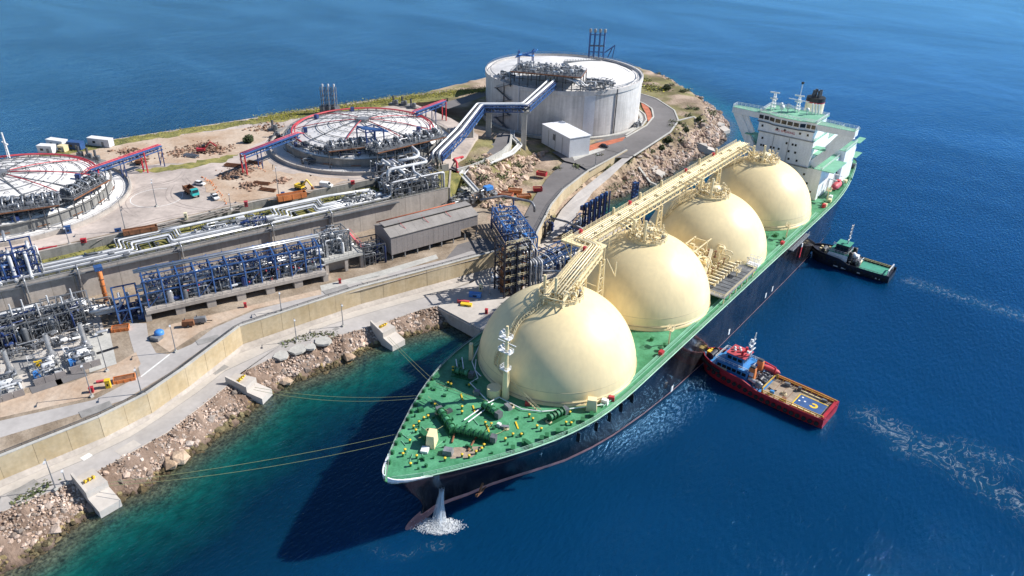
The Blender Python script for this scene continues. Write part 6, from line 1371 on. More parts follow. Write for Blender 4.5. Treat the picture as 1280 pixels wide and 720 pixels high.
for k in range(9): placed('vent_pipe', 'cyl', 'pipe_white', pu, FL(2+k*LL/9, -10.5+random.uniform(-2, 6), ZP+6), (.22, .22, 5))
skl = ['pump skid with blue box at the lower left picture edge', 'pump skid with orange cover, middle of the row at lower left', 'pump skid with white motor, rightmost of the row at lower left']
for k, (u, v) in enumerate(((38, 486), (62, 472), (106, 457))):
    q = at(u, v, ZP); fs_ = Frame(q[:2], (q.x+FL.e.x, q.y+FL.e.y)); t = thing('pump_skid', skl[k], 'pump skid', (q.x, q.y, ZP), group='pump skids')
    if k == 0: fs_ = Frame((q.x-FL.e.x*5, q.y-FL.e.y*5), (q.x, q.y))
    MB().box(fs_(0, -3.5, ZP+.35), (7.2, 9.5, .6), fs_.rz).build('plinth', 'concrete_light', t)
    for i in range(3): MB().box(fs_(-2.4+2.4*i, 2.0, ZP+.95), (2.3, .35, 1.9), fs_.rz).build('barrier', 'shed_grey', t)
    bar('motor', fs_(-1, -3.0, ZP+1.9), fs_(2.2, -3.0, ZP+1.9), .85, 'white' if k == 2 else 'pipe_white', t, kind='vessel')
    MB().box(fs_(-2.4, -1.0, ZP+1.4), (1.5, 1.5, 1.7), fs_.rz).build('control_box', 'light_blue', t); MB().box(fs_(1.2, -.4, ZP+1.2), (1.6, 1.2, 1.2), fs_.rz).build('control_box', 'white', t)
    MB().box(fs_(-1.2, -6.4, ZP+1.3), (1.8, 1.2, 1.2), fs_.rz).build('cover', 'yellow' if k == 1 else 'silver', t)
    placed('exhaust_stack', 'stack', 'silver', t, fs_(2.2, -9.0, ZP+4.0), (1.35, 1.35, 7.2))
    clutter(t, fs_, -3.2, 3.2, -7.6, 1, ZP+.7, 20, 2.2, small=60, smallmat='grey_steel')
    b = MB(); b.rail([fs_(-3.2, -7.8, ZP+.7), fs_(-3.2, -10.5, ZP+.7), fs_(1, -10.5, ZP+.7)], 1.1, 1.2, .1); b.build('railing', 'white', t)
clutter(pu, FL, -2, LL+2, -.5, 5.5, ZP+.1, 40, 2.2, ('silver', 'grey_steel', 'white', 'mid_steel', 'dark_steel'), small=240, smallmat='grey_steel', rmax=.2)
# steel bridge between the process area and the wall
q0, q1 = at(62, 384, ZP+5), at(100, 376, ZP+5); FB = Frame(q0[:2], q1[:2]); t = thing('pipe_bridge', 'light grey truss pipe bridge in front of the wall left of the orange pipe', 'pipe bridge', tuple(FB(0, 0, ZP)))
frame_block(t, FB, -2, FB.L+2, -3, 2, ZP, (ZP+4, ZP+6.4), 3, 1, 'grey_steel', .32)
for bb in (-2, -.5, 1): pipe(t, [FB(-16, bb, ZP+4.5), FB(FB.L+1, bb, ZP+4.5), FB(FB.L+1, bb, ZP+1), FB(FB.L+6, bb, ZP+1)], .36, 'pipe_white', n=8)
clutter(t, FB, -2, FB.L+8, -3, 3, ZP+.1, 22, 4, ('silver', 'pipe_white', 'mid_steel', 'deep_blue'), small=60)
pipe(t, [FB(FB.L+3, 3, ZP+3.4), FB(FB.L+3, 4.5, ZP+2), FB(FB.L+11, 4.5, ZP+2), FB(FB.L+12, 1, ZP+2), FB(FB.L+12, 1, ZP+5)], .55, 'pipe_white', 'bent_pipe', 10, 2)
# vertical pipe cluster on the shelf at the far left
q0 = at(22, 352, ZS); aq = (Vector((q0.x, q0.y, 0))-FS.O).dot(FS.e); rc = thing('riser_cluster', 'cluster of tall white riser pipes and blue frames on the shelf at left', 'pipework', tuple(FS(aq, -6, ZS)))
frame_block(rc, FS, aq-9, aq+6, -13, -3, ZS, (ZS+4, ZS+8.5), 3, 1, 'deep_blue', .38)
for k in range(11):
    a, bb = aq-8+1.3*k, -3-(k % 3)*2.6; r_ = random.choice((.35, .45, .5)); h = random.uniform(5.5, 9)
    pipe(rc, [FS(a, bb+2.6, ZS+.9), FS(a, bb, ZS+.9), FS(a, bb, ZS+h), FS(a, bb-3.5, ZS+h)], r_, 'pipe_white', 'riser_pipe', 10)
clutter(rc, FS, aq-9, aq+7, -13, -2, ZS+.1, 46, 6.5, ('pipe_white', 'silver', 'blue', 'deep_blue', 'mid_steel'), small=200, smallmat='deep_blue')
for k in range(4): pipe(rc, [FS(aq-6+k*2, -12, ZS+8+.3*k), FS(aq-6+k*2, -20, ZS+8+.3*k), FS(aq-6+k*2, -22, ZY+5)], .42, ('pipe_white', 'silver')[k % 2], n=8)
# ---------------------------------------------------------------- big white pipework between the shelf and the middle tank
AQ = a_of(40); mp_ = thing('pipe_manifold', 'dense knot of big white and silver pipes at the right end of the pipe shelf', 'pipework', tuple(FS(AQ+9, -8, ZS)))
frame_block(mp_, FS, AQ-2, AQ+19, -14, -1, ZS, (ZS+3.4, ZS+6.4), 5, 2, 'mid_steel', .32)
for P, r_, m_ in ((((-5, -2, 1.2), (-1.5, -2, 1.2), (-1.5, -2, 6.2), (8, -2, 6.2), (19, -1.8, 6.2), (20.5, -1.8, 6.2), (20.5, -1.8, -3)), .46, 'pipe_white'), (((1, -12, 2), (1, -9.5, 2), (1, -9.5, 8.4), (18, -9.5, 8.4), (18, -13.5, 8.4), (16, -17, 9.4)), .6, 'pipe_white'), (((3, -4.6, 1), (3, -4.6, 4.4), (15, -4.6, 4.4), (15, -7, 4.4), (15, -7, 1)), .36, 'silver'), (((6, -6, 7.4), (6, -15, 7.4), (4, -18, 7.4), (4, -18, 3.5)), .55, 'pipe_white'), (((-3, -8, 2), (4, -8, 2), (4, -8, 5.4), (13, -8, 5.4), (13, -3, 5.4), (13, -3, 1)), .32, 'silver'), (((0, -12.6, 1.4), (0, -12.6, 6), (10, -12.6, 6), (12, -12.6, 4), (19, -12.6, 4)), .4, 'silver'), (((8, -14, 9.2), (16, -14, 9.2), (19, -18, 9.2), (19, -24, 10)), .6, 'pipe_white'), (((10, -.8, 7.2), (10, -6, 7.2), (11.5, -9, 8)), .42, 'pipe_white')):
    pipe(mp_, [FS(AQ+a, b0, ZS+z) for a, b0, z in P], r_, m_, 'main_pipe', 10, 1.8)
clutter(mp_, FS, AQ-2, AQ+19, -14, -.8, ZS+.2, 130, 5.5, ('silver', 'pipe_white', 'grey_steel', 'mid_steel', 'dark_steel', 'dark_steel'), small=520, smallmat='grey_steel', rmax=.4)
clutter(mp_, FS, AQ+2, AQ+22, -26, -14, ZY+.1, 60, 5.0, ('silver', 'pipe_white', 'grey_steel', 'dark_steel', 'deep_blue'), small=200, smallmat='mid_steel', rmax=.4)
for k in range(4): pipe(mp_, [FS(AQ+4+k*2.2, -14, ZS+8.6-.5*k), FS(AQ+4+k*2.2, -20, ZS+8.6-.5*k), FS(AQ+4+k*2.2, -20, ZY+4), FS(AQ+4+k*2.2, -25, ZY+4)], .55-.05*k, 'pipe_white' if k % 2 == 0 else 'silver', 'main_pipe', 10, 1.8)
b = MB(); b.rail([FS(AQ-2, -.3, ZS+.4), FS(AQ+19, -.3, ZS+.4)], 1.1, 1.8, .1); b.build('railing', 'grey_steel', mp_)
# stepped pads and pipes right of the wall end
q = at(590, 258, 14); t = thing('valve_station', 'small valve station with a light blue box right of the shed roof', 'pipework', (q.x, q.y, 11)); FV = Frame(at(562, 262, 12)[:2], at(612, 248, 12)[:2])
for k in range(3): MB().box(FV(3+k*5, -4-1.5*k, 11.5+.7*k), (6, 7, 2.6+1.2*k), FV.rz).build('pad', 'concrete_light', t)
clutter(t, FV, 0, FV.L+3, -6, 2, 12.6, 44, 3.6, ('silver', 'grey_steel', 'mid_steel', 'dark_steel'), small=150, smallmat='grey_steel')
MB().box(FV(FV.L, -1.0, 16.2), (3.4, 2.6, 1.4), FV.rz).build('blue_box', 'light_blue', t)
pipe(t, [FV(2, -12, 17), FV(6, -9, 17), FV(9, -9, 15), FV(12, -6, 15), FV(12, -2, 13)], .4, 'pipe_white', n=8)
# ---------------------------------------------------------------- truss bridge to the jetty with its lattice tower
q0, q1 = at(632, 268, 17), at(655, 302, 17); FT = Frame(q0[:2], q1[:2]); LT = FT.L
tr = thing('truss_bridge', 'blue steel truss bridge carrying pipes from the shed to the jetty tower', 'pipe bridge', tuple(FT(0, 0, ZP)))
for z in (14.2, 18.6):
    for bb in (-4.4, 4.4): bar('chord', FT(-3, bb, z), FT(LT+1, bb, z), .45, 'blue', tr)
nt_ = 7
for i in range(nt_+1):
    a = -3+(LT+4)*i/nt_
    for bb in (-4.4, 4.4):
        bar('post', FT(a, bb, 14.2), FT(a, bb, 18.6), .35, 'blue', tr)
        if i < nt_: bar('diagonal', FT(a, bb, 14.2 if i % 2 else 18.6), FT(a+(LT+4)/nt_, bb, 18.6 if i % 2 else 14.2), .25, 'blue', tr)
    bar('cross_beam', FT(a, -4.4, 14.2), FT(a, 4.4, 14.2), .3, 'blue', tr); bar('cross_beam', FT(a, -4.4, 18.6), FT(a, 4.4, 18.6), .3, 'light_blue', tr)
for k in range(7): pipe(tr, [FT(-7, -3.6+1.2*k, 15.2), FT(LT+2, -3.6+1.2*k, 15.2), FT(LT+3.2+.3*k, -3.6+1.2*k, 15.2), FT(LT+3.2+.3*k, -3.6+1.2*k, 8)], .34 if k % 2 else .26, ('pipe_white', 'silver')[k % 2], n=8)
clutter(tr, FT, -3, LT, -4, 4, 15.6, 16, 2.0, ('light_blue', 'silver', 'grey_steel'), small=60, smallmat='blue')
for a, bb in ((-3, -4.4), (-3, 4.4), (LT, -4.4), (LT, 4.4)): bar('leg', FT(a, bb, ZP-5.9 if a > 0 else ZP), FT(a, bb, 14.2), .6, 'deep_blue', tr)
q = at(644, 372, ZQ); lt = thing('lattice_tower', 'tall dark blue lattice tower with yellow stair landings on the jetty', 'tower', (q.x, q.y, ZQ)); FG = Frame(at(630, 373, ZQ)[:2], at(660, 366, ZQ)[:2]); LG = FG.L
frame_block(lt, FG, 0, LG, -7, 0, ZQ, tuple(np.linspace(ZQ+3.6, ZQ+19, 6)), 2, 1, 'navy', .42)
for i, z in enumerate(np.linspace(ZQ+3.6, ZQ+19, 6)):
    if i < 5: MB().box(FG(LG*(.3 if i % 2 else .7), -2.5, z+.25), (LG*.42, 3.6, .12), FG.rz).build('landing', 'cream_dark' if i % 2 else 'grey_steel', lt)
    zz0 = z-3.0; bar('stair_flight', FG(1, -1.2-(i % 2)*1.6, zz0), FG(LG-1, -1.2-(i % 2)*1.6, z+.2), .9, 'cream_dark', lt, h=.25)
    b = MB(); b.rail([FG(.3, 0, z+.3), FG(LG-.3, 0, z+.3)], 1.1, 1.4, .1); b.build('railing', 'cream_pipe', lt)
clutter(lt, FG, .5, LG-.5, -6.5, -.6, ZQ+.2, 26, 17, ('navy', 'rust', 'grey_steel', 'dark_steel'), small=160, smallmat='rust', rmax=.22)
for k in range(5): pipe(lt, [FG(LG+1.2+.9*k, -3, 15), FG(LG+1.2+.9*k, -1+.2*k, 15), FG(LG+1.2+.9*k, -1+.2*k, ZQ+.6), FG(LG+1.2+.9*k, 4, ZQ+.6)], .36, 'grey_steel' if k % 2 else 'pipe_white', n=8)
for k in range(6): pipe(lt, [FG(LG+6, 1+k*1.1, ZQ+1), FG(LG+16+k, 1+k*1.1, ZQ+1), FG(LG+30, 2+k*1.3, ZQ+1.2)], .36, 'mid_steel', 'jetty_pipe', 8)
pipe(lt, [FG(LG+5, -4, ZQ+5), FG(LG+12, -1, ZQ+5), FG(LG+15, 3, ZQ+5), FG(LG+15, 3, ZQ+2), FG(LG+20, 4, ZQ+2)], .45, 'pipe_white', 'jetty_pipe', 10)
q0 = at(700, 330, ZQ); clutter(lt, Frame(q0[:2], (q0.x+.2, q0.y+1)), -8, 14, -4, 4, ZQ+.2, 30, 2.6, ('navy', 'mid_steel', 'dark_steel', 'grey_steel'), small=80)
FJ = Frame(at(672, 352, ZQ)[:2], at(742, 318, ZQ)[:2]); jr = thing('jetty_rack', 'low dark blue pipe rack on the shaded jetty between lattice tower and loading arms', 'pipe rack', tuple(FJ(0, 0, ZQ)))
frame_block(jr, FJ, 0, FJ.L, -9, -1, ZQ, (ZQ+2.6, ZQ+5.2), 6, 2, 'blue', .3)
for k in range(8): pipe(jr, [FJ(-4, -8.4+k, ZQ+3.1), FJ(FJ.L*.5, -8.4+k, ZQ+3.1), FJ(FJ.L*(.6+.05*k), -8.4+k, ZQ+3.1), FJ(FJ.L*(.6+.05*k), -8.4+k, ZQ+.5)], random.choice((.2, .28, .34)), random.choice(['pipe_white', 'silver', 'mid_steel']), n=8)
for k in range(5): pipe(jr, [FJ(2+k*3, -10, ZQ+5.8), FJ(2+k*3, -3, ZQ+5.8), FJ(2+k*3, -.5, ZQ+4), FJ(2+k*3, -.5, ZQ+.5)], .24, random.choice(['pipe_white', 'silver', 'deep_blue']), n=8)
clutter(jr, FJ, 0, FJ.L, -9, 0, ZQ+.2, 60, 5, ('navy', 'mid_steel', 'dark_steel', 'grey_steel', 'blue', 'silver'), small=240, smallmat='grey_steel', rmax=.26)
b = MB(); b.rail([FJ(0, -1, ZQ+5.3), FJ(FJ.L, -1, ZQ+5.3), FJ(FJ.L, -9, ZQ+5.3)], 1.1, 1.8, .1); b.build('railing', 'blue', jr)
clutter(tr, FT, -4, LT+2, -4.2, 4.2, 18.8, 22, 1.4, ('light_blue', 'silver', 'grey_steel', 'blue'), small=120, smallmat='blue', rmax=.2)
# ---------------------------------------------------------------- loading arms
la = ['loading arm nearest the pipe bridge, first of the row of dark blue arms', 'second loading arm in the row of dark blue arms on the jetty', 'third loading arm in the row of dark blue arms on the jetty', 'fourth loading arm in the row of dark blue arms on the jetty', 'last loading arm in the row, nearest the rocky shore']
for k in range(5):
    f_ = k/4; q = at(729, 300, ZQ).lerp(at(754, 284, ZQ), f_); t = thing('loading_arm', la[k], 'loading arm', (q.x, q.y, ZQ), group='loading arms on the jetty')
    bar('riser', (q.x, q.y, ZQ), (q.x, q.y, ZQ+13.6), .42, 'deep_blue', t, kind='cyl'); bar('outer_arm', (q.x+1.0, q.y+.9, ZQ+15.2), (q.x+1.2, q.y+.9, ZQ+2.6), .28, 'deep_blue', t, kind='cyl')
    bar('inner_arm', (q.x-.3, q.y-.9, ZQ+1.0), (q.x-.3, q.y-1.1, ZQ+14.6), .28, 'navy', t, kind='cyl'); placed('swivel', 'vessel', 'blue', t, (q.x, q.y, ZQ+14.2), (.7, .7, 1.6))
    MB().box((q.x-1.2, q.y, ZQ+12.8), (1.8, 1.4, 1.6)).build('counterweight', 'deep_blue', t); MB().box((q.x, q.y, ZQ+.5), (2.2, 2.2, 1.0)).build('pedestal', 'concrete', t)
    for z in (3.5, 7, 10.5): MB().tube((q.x, q.y, ZQ+z), (q.x, q.y, ZQ+z+.35), .85, 10).build('flange', 'navy', t)
    pipe(t, [(q.x+.2, q.y, ZQ+3), (q.x-1.4, q.y-.6, ZQ+3), (q.x-1.4, q.y-.6, ZQ+9)], .25, 'pipe_white', n=6)
q = at(791, 262, 2); t = thing('gangway_tower', 'single slim blue tower standing by the water behind the catwalk', 'tower', (q.x, q.y, 0)); MB().box((q.x, q.y, 1.5), (5, 5, 6)).build('footing', 'concrete', t)
for dx in (-.8, .8):
    for dy in (-.8, .8): bar('leg', (q.x+dx, q.y+dy, 4.4), (q.x+dx, q.y+dy, 14.5), .5, 'deep_blue', t)
for z in np.arange(6, 14.6, 1.6): MB().box((q.x, q.y, z), (2.2, 2.2, .3)).build('tie_plate', 'blue', t)
q0 = at(722, 296, ZQ); t = thing('pipe_stand', 'small blue pipe frame at the foot of the loading arms', 'steel frame', (q0.x, q0.y, ZQ)); FY = Frame(at(712, 300, ZQ)[:2], at(730, 282, ZQ)[:2]); frame_block(t, FY, 0, FY.L, -2, 2, ZQ, (ZQ+2.6, ZQ+5), 2, 1, 'blue', .3); clutter(t, FY, 0, FY.L, -2, 2, ZQ+.1, 20, 3.5, ('silver', 'pipe_white', 'grey_steel'), small=50)
# ---------------------------------------------------------------- pipe bridge to the upright tank
nodes = [at(546, 192, 27.5), at(574, 164, 30), at(600, 131, 32.5), at(656, 131, 34), at(690, 101, 38.6)]
pb_ = thing('pipe_bridge', 'zigzag blue bridge with big white pipes leading up to the tall tank', 'pipe bridge', (nodes[1].x, nodes[1].y, 20))
for i in range(len(nodes)-1):
    a, b_ = nodes[i], nodes[i+1]; d = (b_-a); L_ = d.length; d.normalize(); n_ = Vector((d.y, -d.x, 0)).normalized()
    for o in (-2.6, 2.6):
        bar('chord', a+n_*o-Vector((0, 0, .6)), b_+n_*o-Vector((0, 0, .6)), .45, 'blue', pb_); bar('chord', a+n_*o-Vector((0, 0, 2.6)), b_+n_*o-Vector((0, 0, 2.6)), .4, 'blue', pb_)
        k = max(2, int(L_/2.6))
        for j in range(k):
            p, q = a.lerp(b_, j/k), a.lerp(b_, (j+1)/k); bar('diagonal', p+n_*o-Vector((0, 0, 2.6 if j % 2 else .6)), q+n_*o-Vector((0, 0, .6 if j % 2 else 2.6)), .22, 'blue', pb_); bar('post', p+n_*o-Vector((0, 0, 2.6)), p+n_*o-Vector((0, 0, .6)), .22, 'blue', pb_)
            if j % 2 == 0: bar('cross_beam', p-n_*2.6-Vector((0, 0, .7)), p+n_*2.6-Vector((0, 0, .7)), .3, 'deep_blue', pb_)
for o, r_, dz, m_ in ((-1.9, .45, .2, 'white'), (.9, .52, .3, 'white'), (-.6, .22, 0, 'dark_steel'), (-.1, .18, 0, 'silver'), (2.0, .25, 0, 'deep_blue'), (0, .4, -2, 'mid_steel'), (1.4, .3, -2, 'dark_steel'), (-1.5, .3, -2, 'silver')):
    P = []
    for i, p in enumerate(nodes):
        d = (nodes[min(i+1, len(nodes)-1)]-nodes[max(i-1, 0)]); d.z = 0; d.normalize(); n_ = Vector((d.y, -d.x, 0)); P.append(p+n_*o+Vector((0, 0, dz)))
    pipe(pb_, [P[0]-Vector((-.5, 0, 4)), *P, P[-1]+Vector((-3, 4, 0))], r_, m_, n=10, bend=1.5)
for p, zz in ((nodes[0].lerp(nodes[1], .5), 18), (nodes[1].lerp(nodes[2], .55), 16), (nodes[3], 11.5), (nodes[2].lerp(nodes[3], .2), 12)):
    MB().box((p.x, p.y, (zz+p.z-2.8)/2), (2.4, 1.6, p.z-2.8-zz), .6).build('pylon', 'concrete_light', pb_); MB().box((p.x, p.y, p.z-3.1), (5.2, 2.2, .9), .6).build('pylon_head', 'concrete_light', pb_)
# pale cable trough along the rock
TP = [tuple(at(u, v, z)) for u, v, z in ((596, 240, 17), (577, 219, 19), (583, 213, 19.4), (612, 204, 19), (640, 192, 18), (650, 182, 17), (640, 172, 15), (641, 164, 14))]
t = thing('cable_trough', 'pale angular cable trough winding along the rock below the ramp', 'trough', TP[0])
for a, b_ in zip(TP[:-1], TP[1:]):
    MB().beam(a, b_, 2.0, .5).build('trough_base', 'concrete_light', t); n_ = Vector((b_[1]-a[1], -(b_[0]-a[0]), 0)).normalized()*.95
    for s in (-1, 1): MB().beam(Vector(a)+n_*s+Vector((0, 0, .5)), Vector(b_)+n_*s+Vector((0, 0, .5)), .16, .6).build('trough_side', 'white_paint', t)
for x, y, z in TP[1::2]: bar('support', (x, y, hz(x, y)-1), (x, y, z), .5, 'concrete', t)
# pipe over the upper road
t = thing('road_pipe', 'grey pipe spanning the upper road to the loading arms', 'pipe', tuple(at(686, 285, ZQ)))
pipe(t, [at(600, 250, 16), at(628, 245, 16.5), at(664, 252, 16.5), at(668, 258, 16), at(668, 264, 13)], .5, 'grey_steel', n=10); pipe(t, [at(688, 272, 11), at(708, 277, 11), at(728, 286, 10.5)], .4, 'grey_steel', n=10)
q = at(684, 280, ZQ+5); clutter(t, Frame(q[:2], (q.x-.3, q.y+1)), -6, 6, -1.4, 1.4, ZQ+1, 16, 7.5, ('navy', 'deep_blue', 'dark_steel'), small=40, smallmat='navy')
bar('post', at(642, 248, 16)-Vector((0, 0, 6)), at(642, 248, 16), .5, 'deep_blue', t)
# red pipe bend at the ramp
t = thing('red_pipe', 'bright red pipe bend rising beside the curved ramp wall', 'pipe', tuple(at(571, 217, ZS))); pipe(t, [at(572, 216, ZS), at(571, 203, ZS+2.6), at(567, 199, ZS+2.6), at(579, 196, ZS+2.6)], .5, 'red', n=10, bend=1)
# ---------------------------------------------------------------- white building at the foot of the tall tank
q0, q1, q2 = at(711, 197, ZT3-.3), at(733, 191, ZT3-.3), at(677, 178, ZT3-.3); FW = Frame(q0[:2], q2[:2]); LW = FW.L
wb = thing('switch_house', 'plain pale grey flat roofed building at the foot of the tall tank', 'building', (q0.x, q0.y, ZT3))
d1 = (q1-q0); WW = abs(d1.dot(FW.n)); s = 1 if d1.dot(FW.n) > 0 else -1
MB().box(FW(LW/2, s*WW/2, ZT3+4), (LW, WW, 9), FW.rz).build('wall', 'clad', wb); MB().box(FW(LW/2, s*WW/2, ZT3+8.65), (LW+.5, WW+.5, .35), FW.rz).build('roof', 'white_paint', wb)
for a in (LW*.25, LW*.5, LW*.75): MB().box(FW(a, -s*.05, ZT3+3.6), (.18, .14, 7.6), FW.rz).build('wall_joint', 'grey_steel', wb)
MB().box(FW(LW*.55, -s*.06, ZT3+5.4), (1.8, .14, 2.8), FW.rz).build('door', 'mid_steel', wb)
# ================================================================ TUGS
random.seed(44)
def tug_hull(t, L, B, z_aft, z_fore, mat, deckmat, bul=.9):
    xs_ = np.linspace(-1, 1, 25)
    def hb(u): return B/2*(.93+.07*min(1, (u+1)/.3) if u < .2 else max(.02, (1-((u-.2)/.8)**2.6))**.5)
    def zd(u): return z_aft+(z_fore-z_aft)*max(0, min(1, (u-.0)/.25))**1. if u < .25 else z_fore+.6*(u-.25)
    b = MB(); inn = MB(); d = MB()
    rows = []
    for u in xs_:
        h = hb(u); z = zd(u); xx = u*L/2
        rows.append([(xx-(.9 if u > .9 else 0)*0, h*.86, -1.2), (xx, h*.93, 0), (xx+max(0, u-.6)*1.2, h, z*.6), (xx+max(0, u-.6)*2.2, h*1.01, z+bul), (xx+max(0, u-.6)*2.0, h*.94, z+bul), (xx+max(0, u-.6)*2.0, h*.93, z)])
    n = 6
    for s in (1, -1):
        k0 = len(b.v)
        for r_ in rows: b.v += [(p[0], s*p[1], p[2]) for p in r_]
        for i in range(len(rows)-1):
            for j in range(n-1):
                f_ = (k0+i*n+j, k0+(i+1)*n+j, k0+(i+1)*n+j+1, k0+i*n+j+1); b.f.append(f_ if s < 0 else f_[::-1])
    m = len(rows)*n
    for j in range(n-1): b.f.append((j, j+1, m+j+1, m+j))
    e = (len(rows)-1)*n
    for j in range(n-1): b.f.append((e+j, m+e+j, m+e+j+1, e+j+1))
    hu = b.build('hull', mat, t)
    for i in range(len(rows)-1): d.add([(rows[i][5][0], -rows[i][5][1], rows[i][5][2]), (rows[i][5][0], rows[i][5][1], rows[i][5][2]), (rows[i+1][5][0], rows[i+1][5][1], rows[i+1][5][2]), (rows[i+1][5][0], -rows[i+1][5][1], rows[i+1][5][2])], [(0, 3, 2, 1)])
    d.build('deck', deckmat, t)
    b = MB()
    for s in (1, -1): b.path([(r_[3][0], s*r_[3][1], r_[3][2]+.05) for r_ in rows], .14, 6)
    b.build('bulwark_cap', mat, t)
    return hb, zd
def house(t, name, x0, x1, w0, w1, z0, z1, mat, wins=True, winz=None, slope=.3, roof=None):
    vs = [(x0, -w0, z0), (x1, -w0, z0), (x1, w0, z0), (x0, w0, z0), (x0+.1, -w1, z1), (x1-slope, -w1, z1), (x1-slope, w1, z1), (x0+.1, w1, z1)]
    h = MB().add(vs, [(0, 1, 5, 4), (1, 2, 6, 5), (2, 3, 7, 6), (3, 0, 4, 7), (4, 5, 6, 7)]).build(name, mat, t)
    if roof: MB().box(((x0+x1-slope)/2, 0, z1+.1), (x1-x0-slope+.5, w1*2+.5, .16)).build('roof', roof, h)
    if wins:
        zc = winz or (z0+z1)/2+.3; k = max(2, int((x1-x0)/1.5))
        f_ = (zc-z0)/(z1-z0); ww = w0+(w1-w0)*f_
        for s in (-1, 1):
            for i in range(k): MB().box((x0+.4+(x1-x0-.8-slope*f_)*(i+.5)/k, s*(ww+.02), zc), ((x1-x0-.8)/k*.74, .1, .95)).build('window', 'glass_dark', h)
        k2 = max(3, int(w0*2/1.4))
        for i in range(k2): MB().box((x1-slope*f_+.03, -ww+.2+(2*ww-.4)*(i+.5)/k2, zc), (.1, (2*ww-.4)/k2*.74, .95)).build('window', 'glass_dark', h); MB().box((x0+.02, -ww+.2+(2*ww-.4)*(i+.5)/k2, zc), (.1, (2*ww-.4)/k2*.6, .9)).build('window', 'glass_dark', h)
    return h
def ball(c, r_, name, mat, par): return MB().lathe([(r_*math.sin(a), -r_*math.cos(a)) for a in np.linspace(0.01, math.pi-.01, 9)], c, 12).build(name, mat, par, True)
# ---- red tug
pbow, pst = at(881, 448, 2), (at(1030, 530, 2.4)+at(1050, 504, 2.4))/2
d = pbow-pst; rt_l = 39.0; ang = math.atan2(d.y, d.x); ctr = (pbow+pst)/2
rt = thing('tug_boat', 'red tug with blue wheelhouse and long wooden aft deck nosing the ship', 'tug', (ctr.x, ctr.y, 0), ang, local=True); L = d.length-.6
hb, zd = tug_hull(rt, L, 11.6, 2.2, 3.7, 'hull_red', 'tug_blue', .8)
k = L/39.
for s in (-1, 1):
    for i in range(20):
        u = -.92+1.72*i/19; y = s*(hb(u)+.22); x = u*L/2+max(0, u-.6)*1.6
        MB().tube((x, y-.01*s, zd(u)*.62), (x, y+.3*s, zd(u)*.62), .62, 10).build('tyre_fender', 'rubber', rt)
MB().path([(u*L/2+max(0, u-.6)*2.4, s_*(hb(u)+.15), 3.6) for s_, u in [(1, v) for v in np.linspace(.62, 1, 8)]+[(-1, v) for v in np.linspace(1, .62, 8)]], .5, 8).build('bow_fender', 'rubber', rt)
fd = MB().sheet([(-18.6*k, -5.1), (-1*k, -5.3), (-1*k, 5.3), (-18.6*k, 5.1)], 2.26).build('work_deck', 'wood', rt)
for i in range(7): MB().box((-3.2*k-2.2*i*k, 0, 2.3), (.07, 9.4, .05)).build('plank_seam', 'rust', fd)
pdz = MB().sheet([(-17.6*k, -2.4), (-9.8*k, -2.4), (-9.8*k, 2.9), (-17.6*k, 2.9)], 2.34).build('blue_panel', 'blue', rt)
for (x0, x1, y0, y1) in ((-17.7, -9.7, 2.9, 3.15), (-17.7, -9.7, -2.65, -2.4), (-9.8, -9.5, -2.4, 2.9)): MB().box(((x0+x1)/2*k, (y0+y1)/2, 2.36), ((x1-x0)*k, y1-y0, .06)).build('panel_border', 'yellow', pdz)
for x, y in ((-10.8, -1.4), (-10.6, .6), (-12, 0)): MB().lathe([(0, 0), (.3, 0)], (x*k, y, 2.38), 12).build('white_mark', 'white', pdz)
MB().lathe([(.5, 0), (1.15, 0)], (-14.6*k, .2, 2.38), 20, .5, 5.5).build('crescent_mark', 'yellow', pdz)
for s in (-1, 1):
    b = MB(); b.rail([(-19*k, s*4.7, 2.3), (-10*k, s*4.9, 2.3), (-1.5*k, s*4.95, 2.3)], 1.3, 1.6, .18, (.55,)); b.build('deck_rail', 'rail_yellow', rt)
    MB().box((-13*k, s*4.0, 2.42), (7*k, .5, .24)).build('rail_base', 'cream_dark', rt)
b = MB(); b.beam((-1.2*k, -4.9, 4.3), (-1.2*k, 4.9, 4.3), .3); b.beam((-1.2*k, -4.9, 2.3), (-1.2*k, -4.9, 4.4), .35); b.beam((-1.2*k, 4.9, 2.3), (-1.2*k, 4.9, 4.4), .35); b.build('tow_arch', 'rail_yellow', rt)
h1 = house(rt, 'deck_house', 4.2*k, 15*k, 4.1, 3.7, 3.3, 6.0, 'tug_blue', True, slope=.8, roof='tug_blue')
h2 = house(rt, 'wheelhouse', 6.6*k, 12.6*k, 2.9, 2.5, 6.2, 8.9, 'tug_blue', True, slope=.5, roof='pinkred')
for s in (-1, 1):
    MB().box((3.6*k, s*2.4, 5.4), (2.2, 1.5, 4.2), 0, .8).build('funnel', 'orange', rt); MB().box((3.6*k, s*2.4, 7.7), (1.5, 1.0, .6), 0, .9).build('funnel_top', 'dark_steel', rt); MB().box((3.6*k, s*3.06, 5.6), (1.4, .1, 1.2)).build('funnel_panel', 'pipe_white', rt)
mst = MB().tube((6.2*k, 0, 8.9), (5.8*k, 0, 17), .3, 8, .14).build('mast', 'white', rt)
for z, w in ((11, 4.2), (12.8, 3.2), (14.4, 2.2)): MB().beam((6*k, -w/2, z), (6*k, w/2, z), .22).build('crosstree', 'white', mst); MB().box((6.2*k, w/2, z+.4), (.6, .5, .7)).build('lamp', 'white', mst)
MB().beam((6.6*k, -1.6, 13.6), (6.6*k, 1.6, 13.8), .3, .4).build('radar_scanner', 'white', mst)
for y in (-1.2, 1.3): MB().tube((8*k, y, 9.1), (8*k, y, 10.6), .4, 8).build('fire_monitor', 'red', rt)
for x, y in ((10, -1), (10.6, .9), (9.2, 0), (11.2, -.2)): ball((x*k, y, 9.6), .4, 'roof_light', 'white', rt)
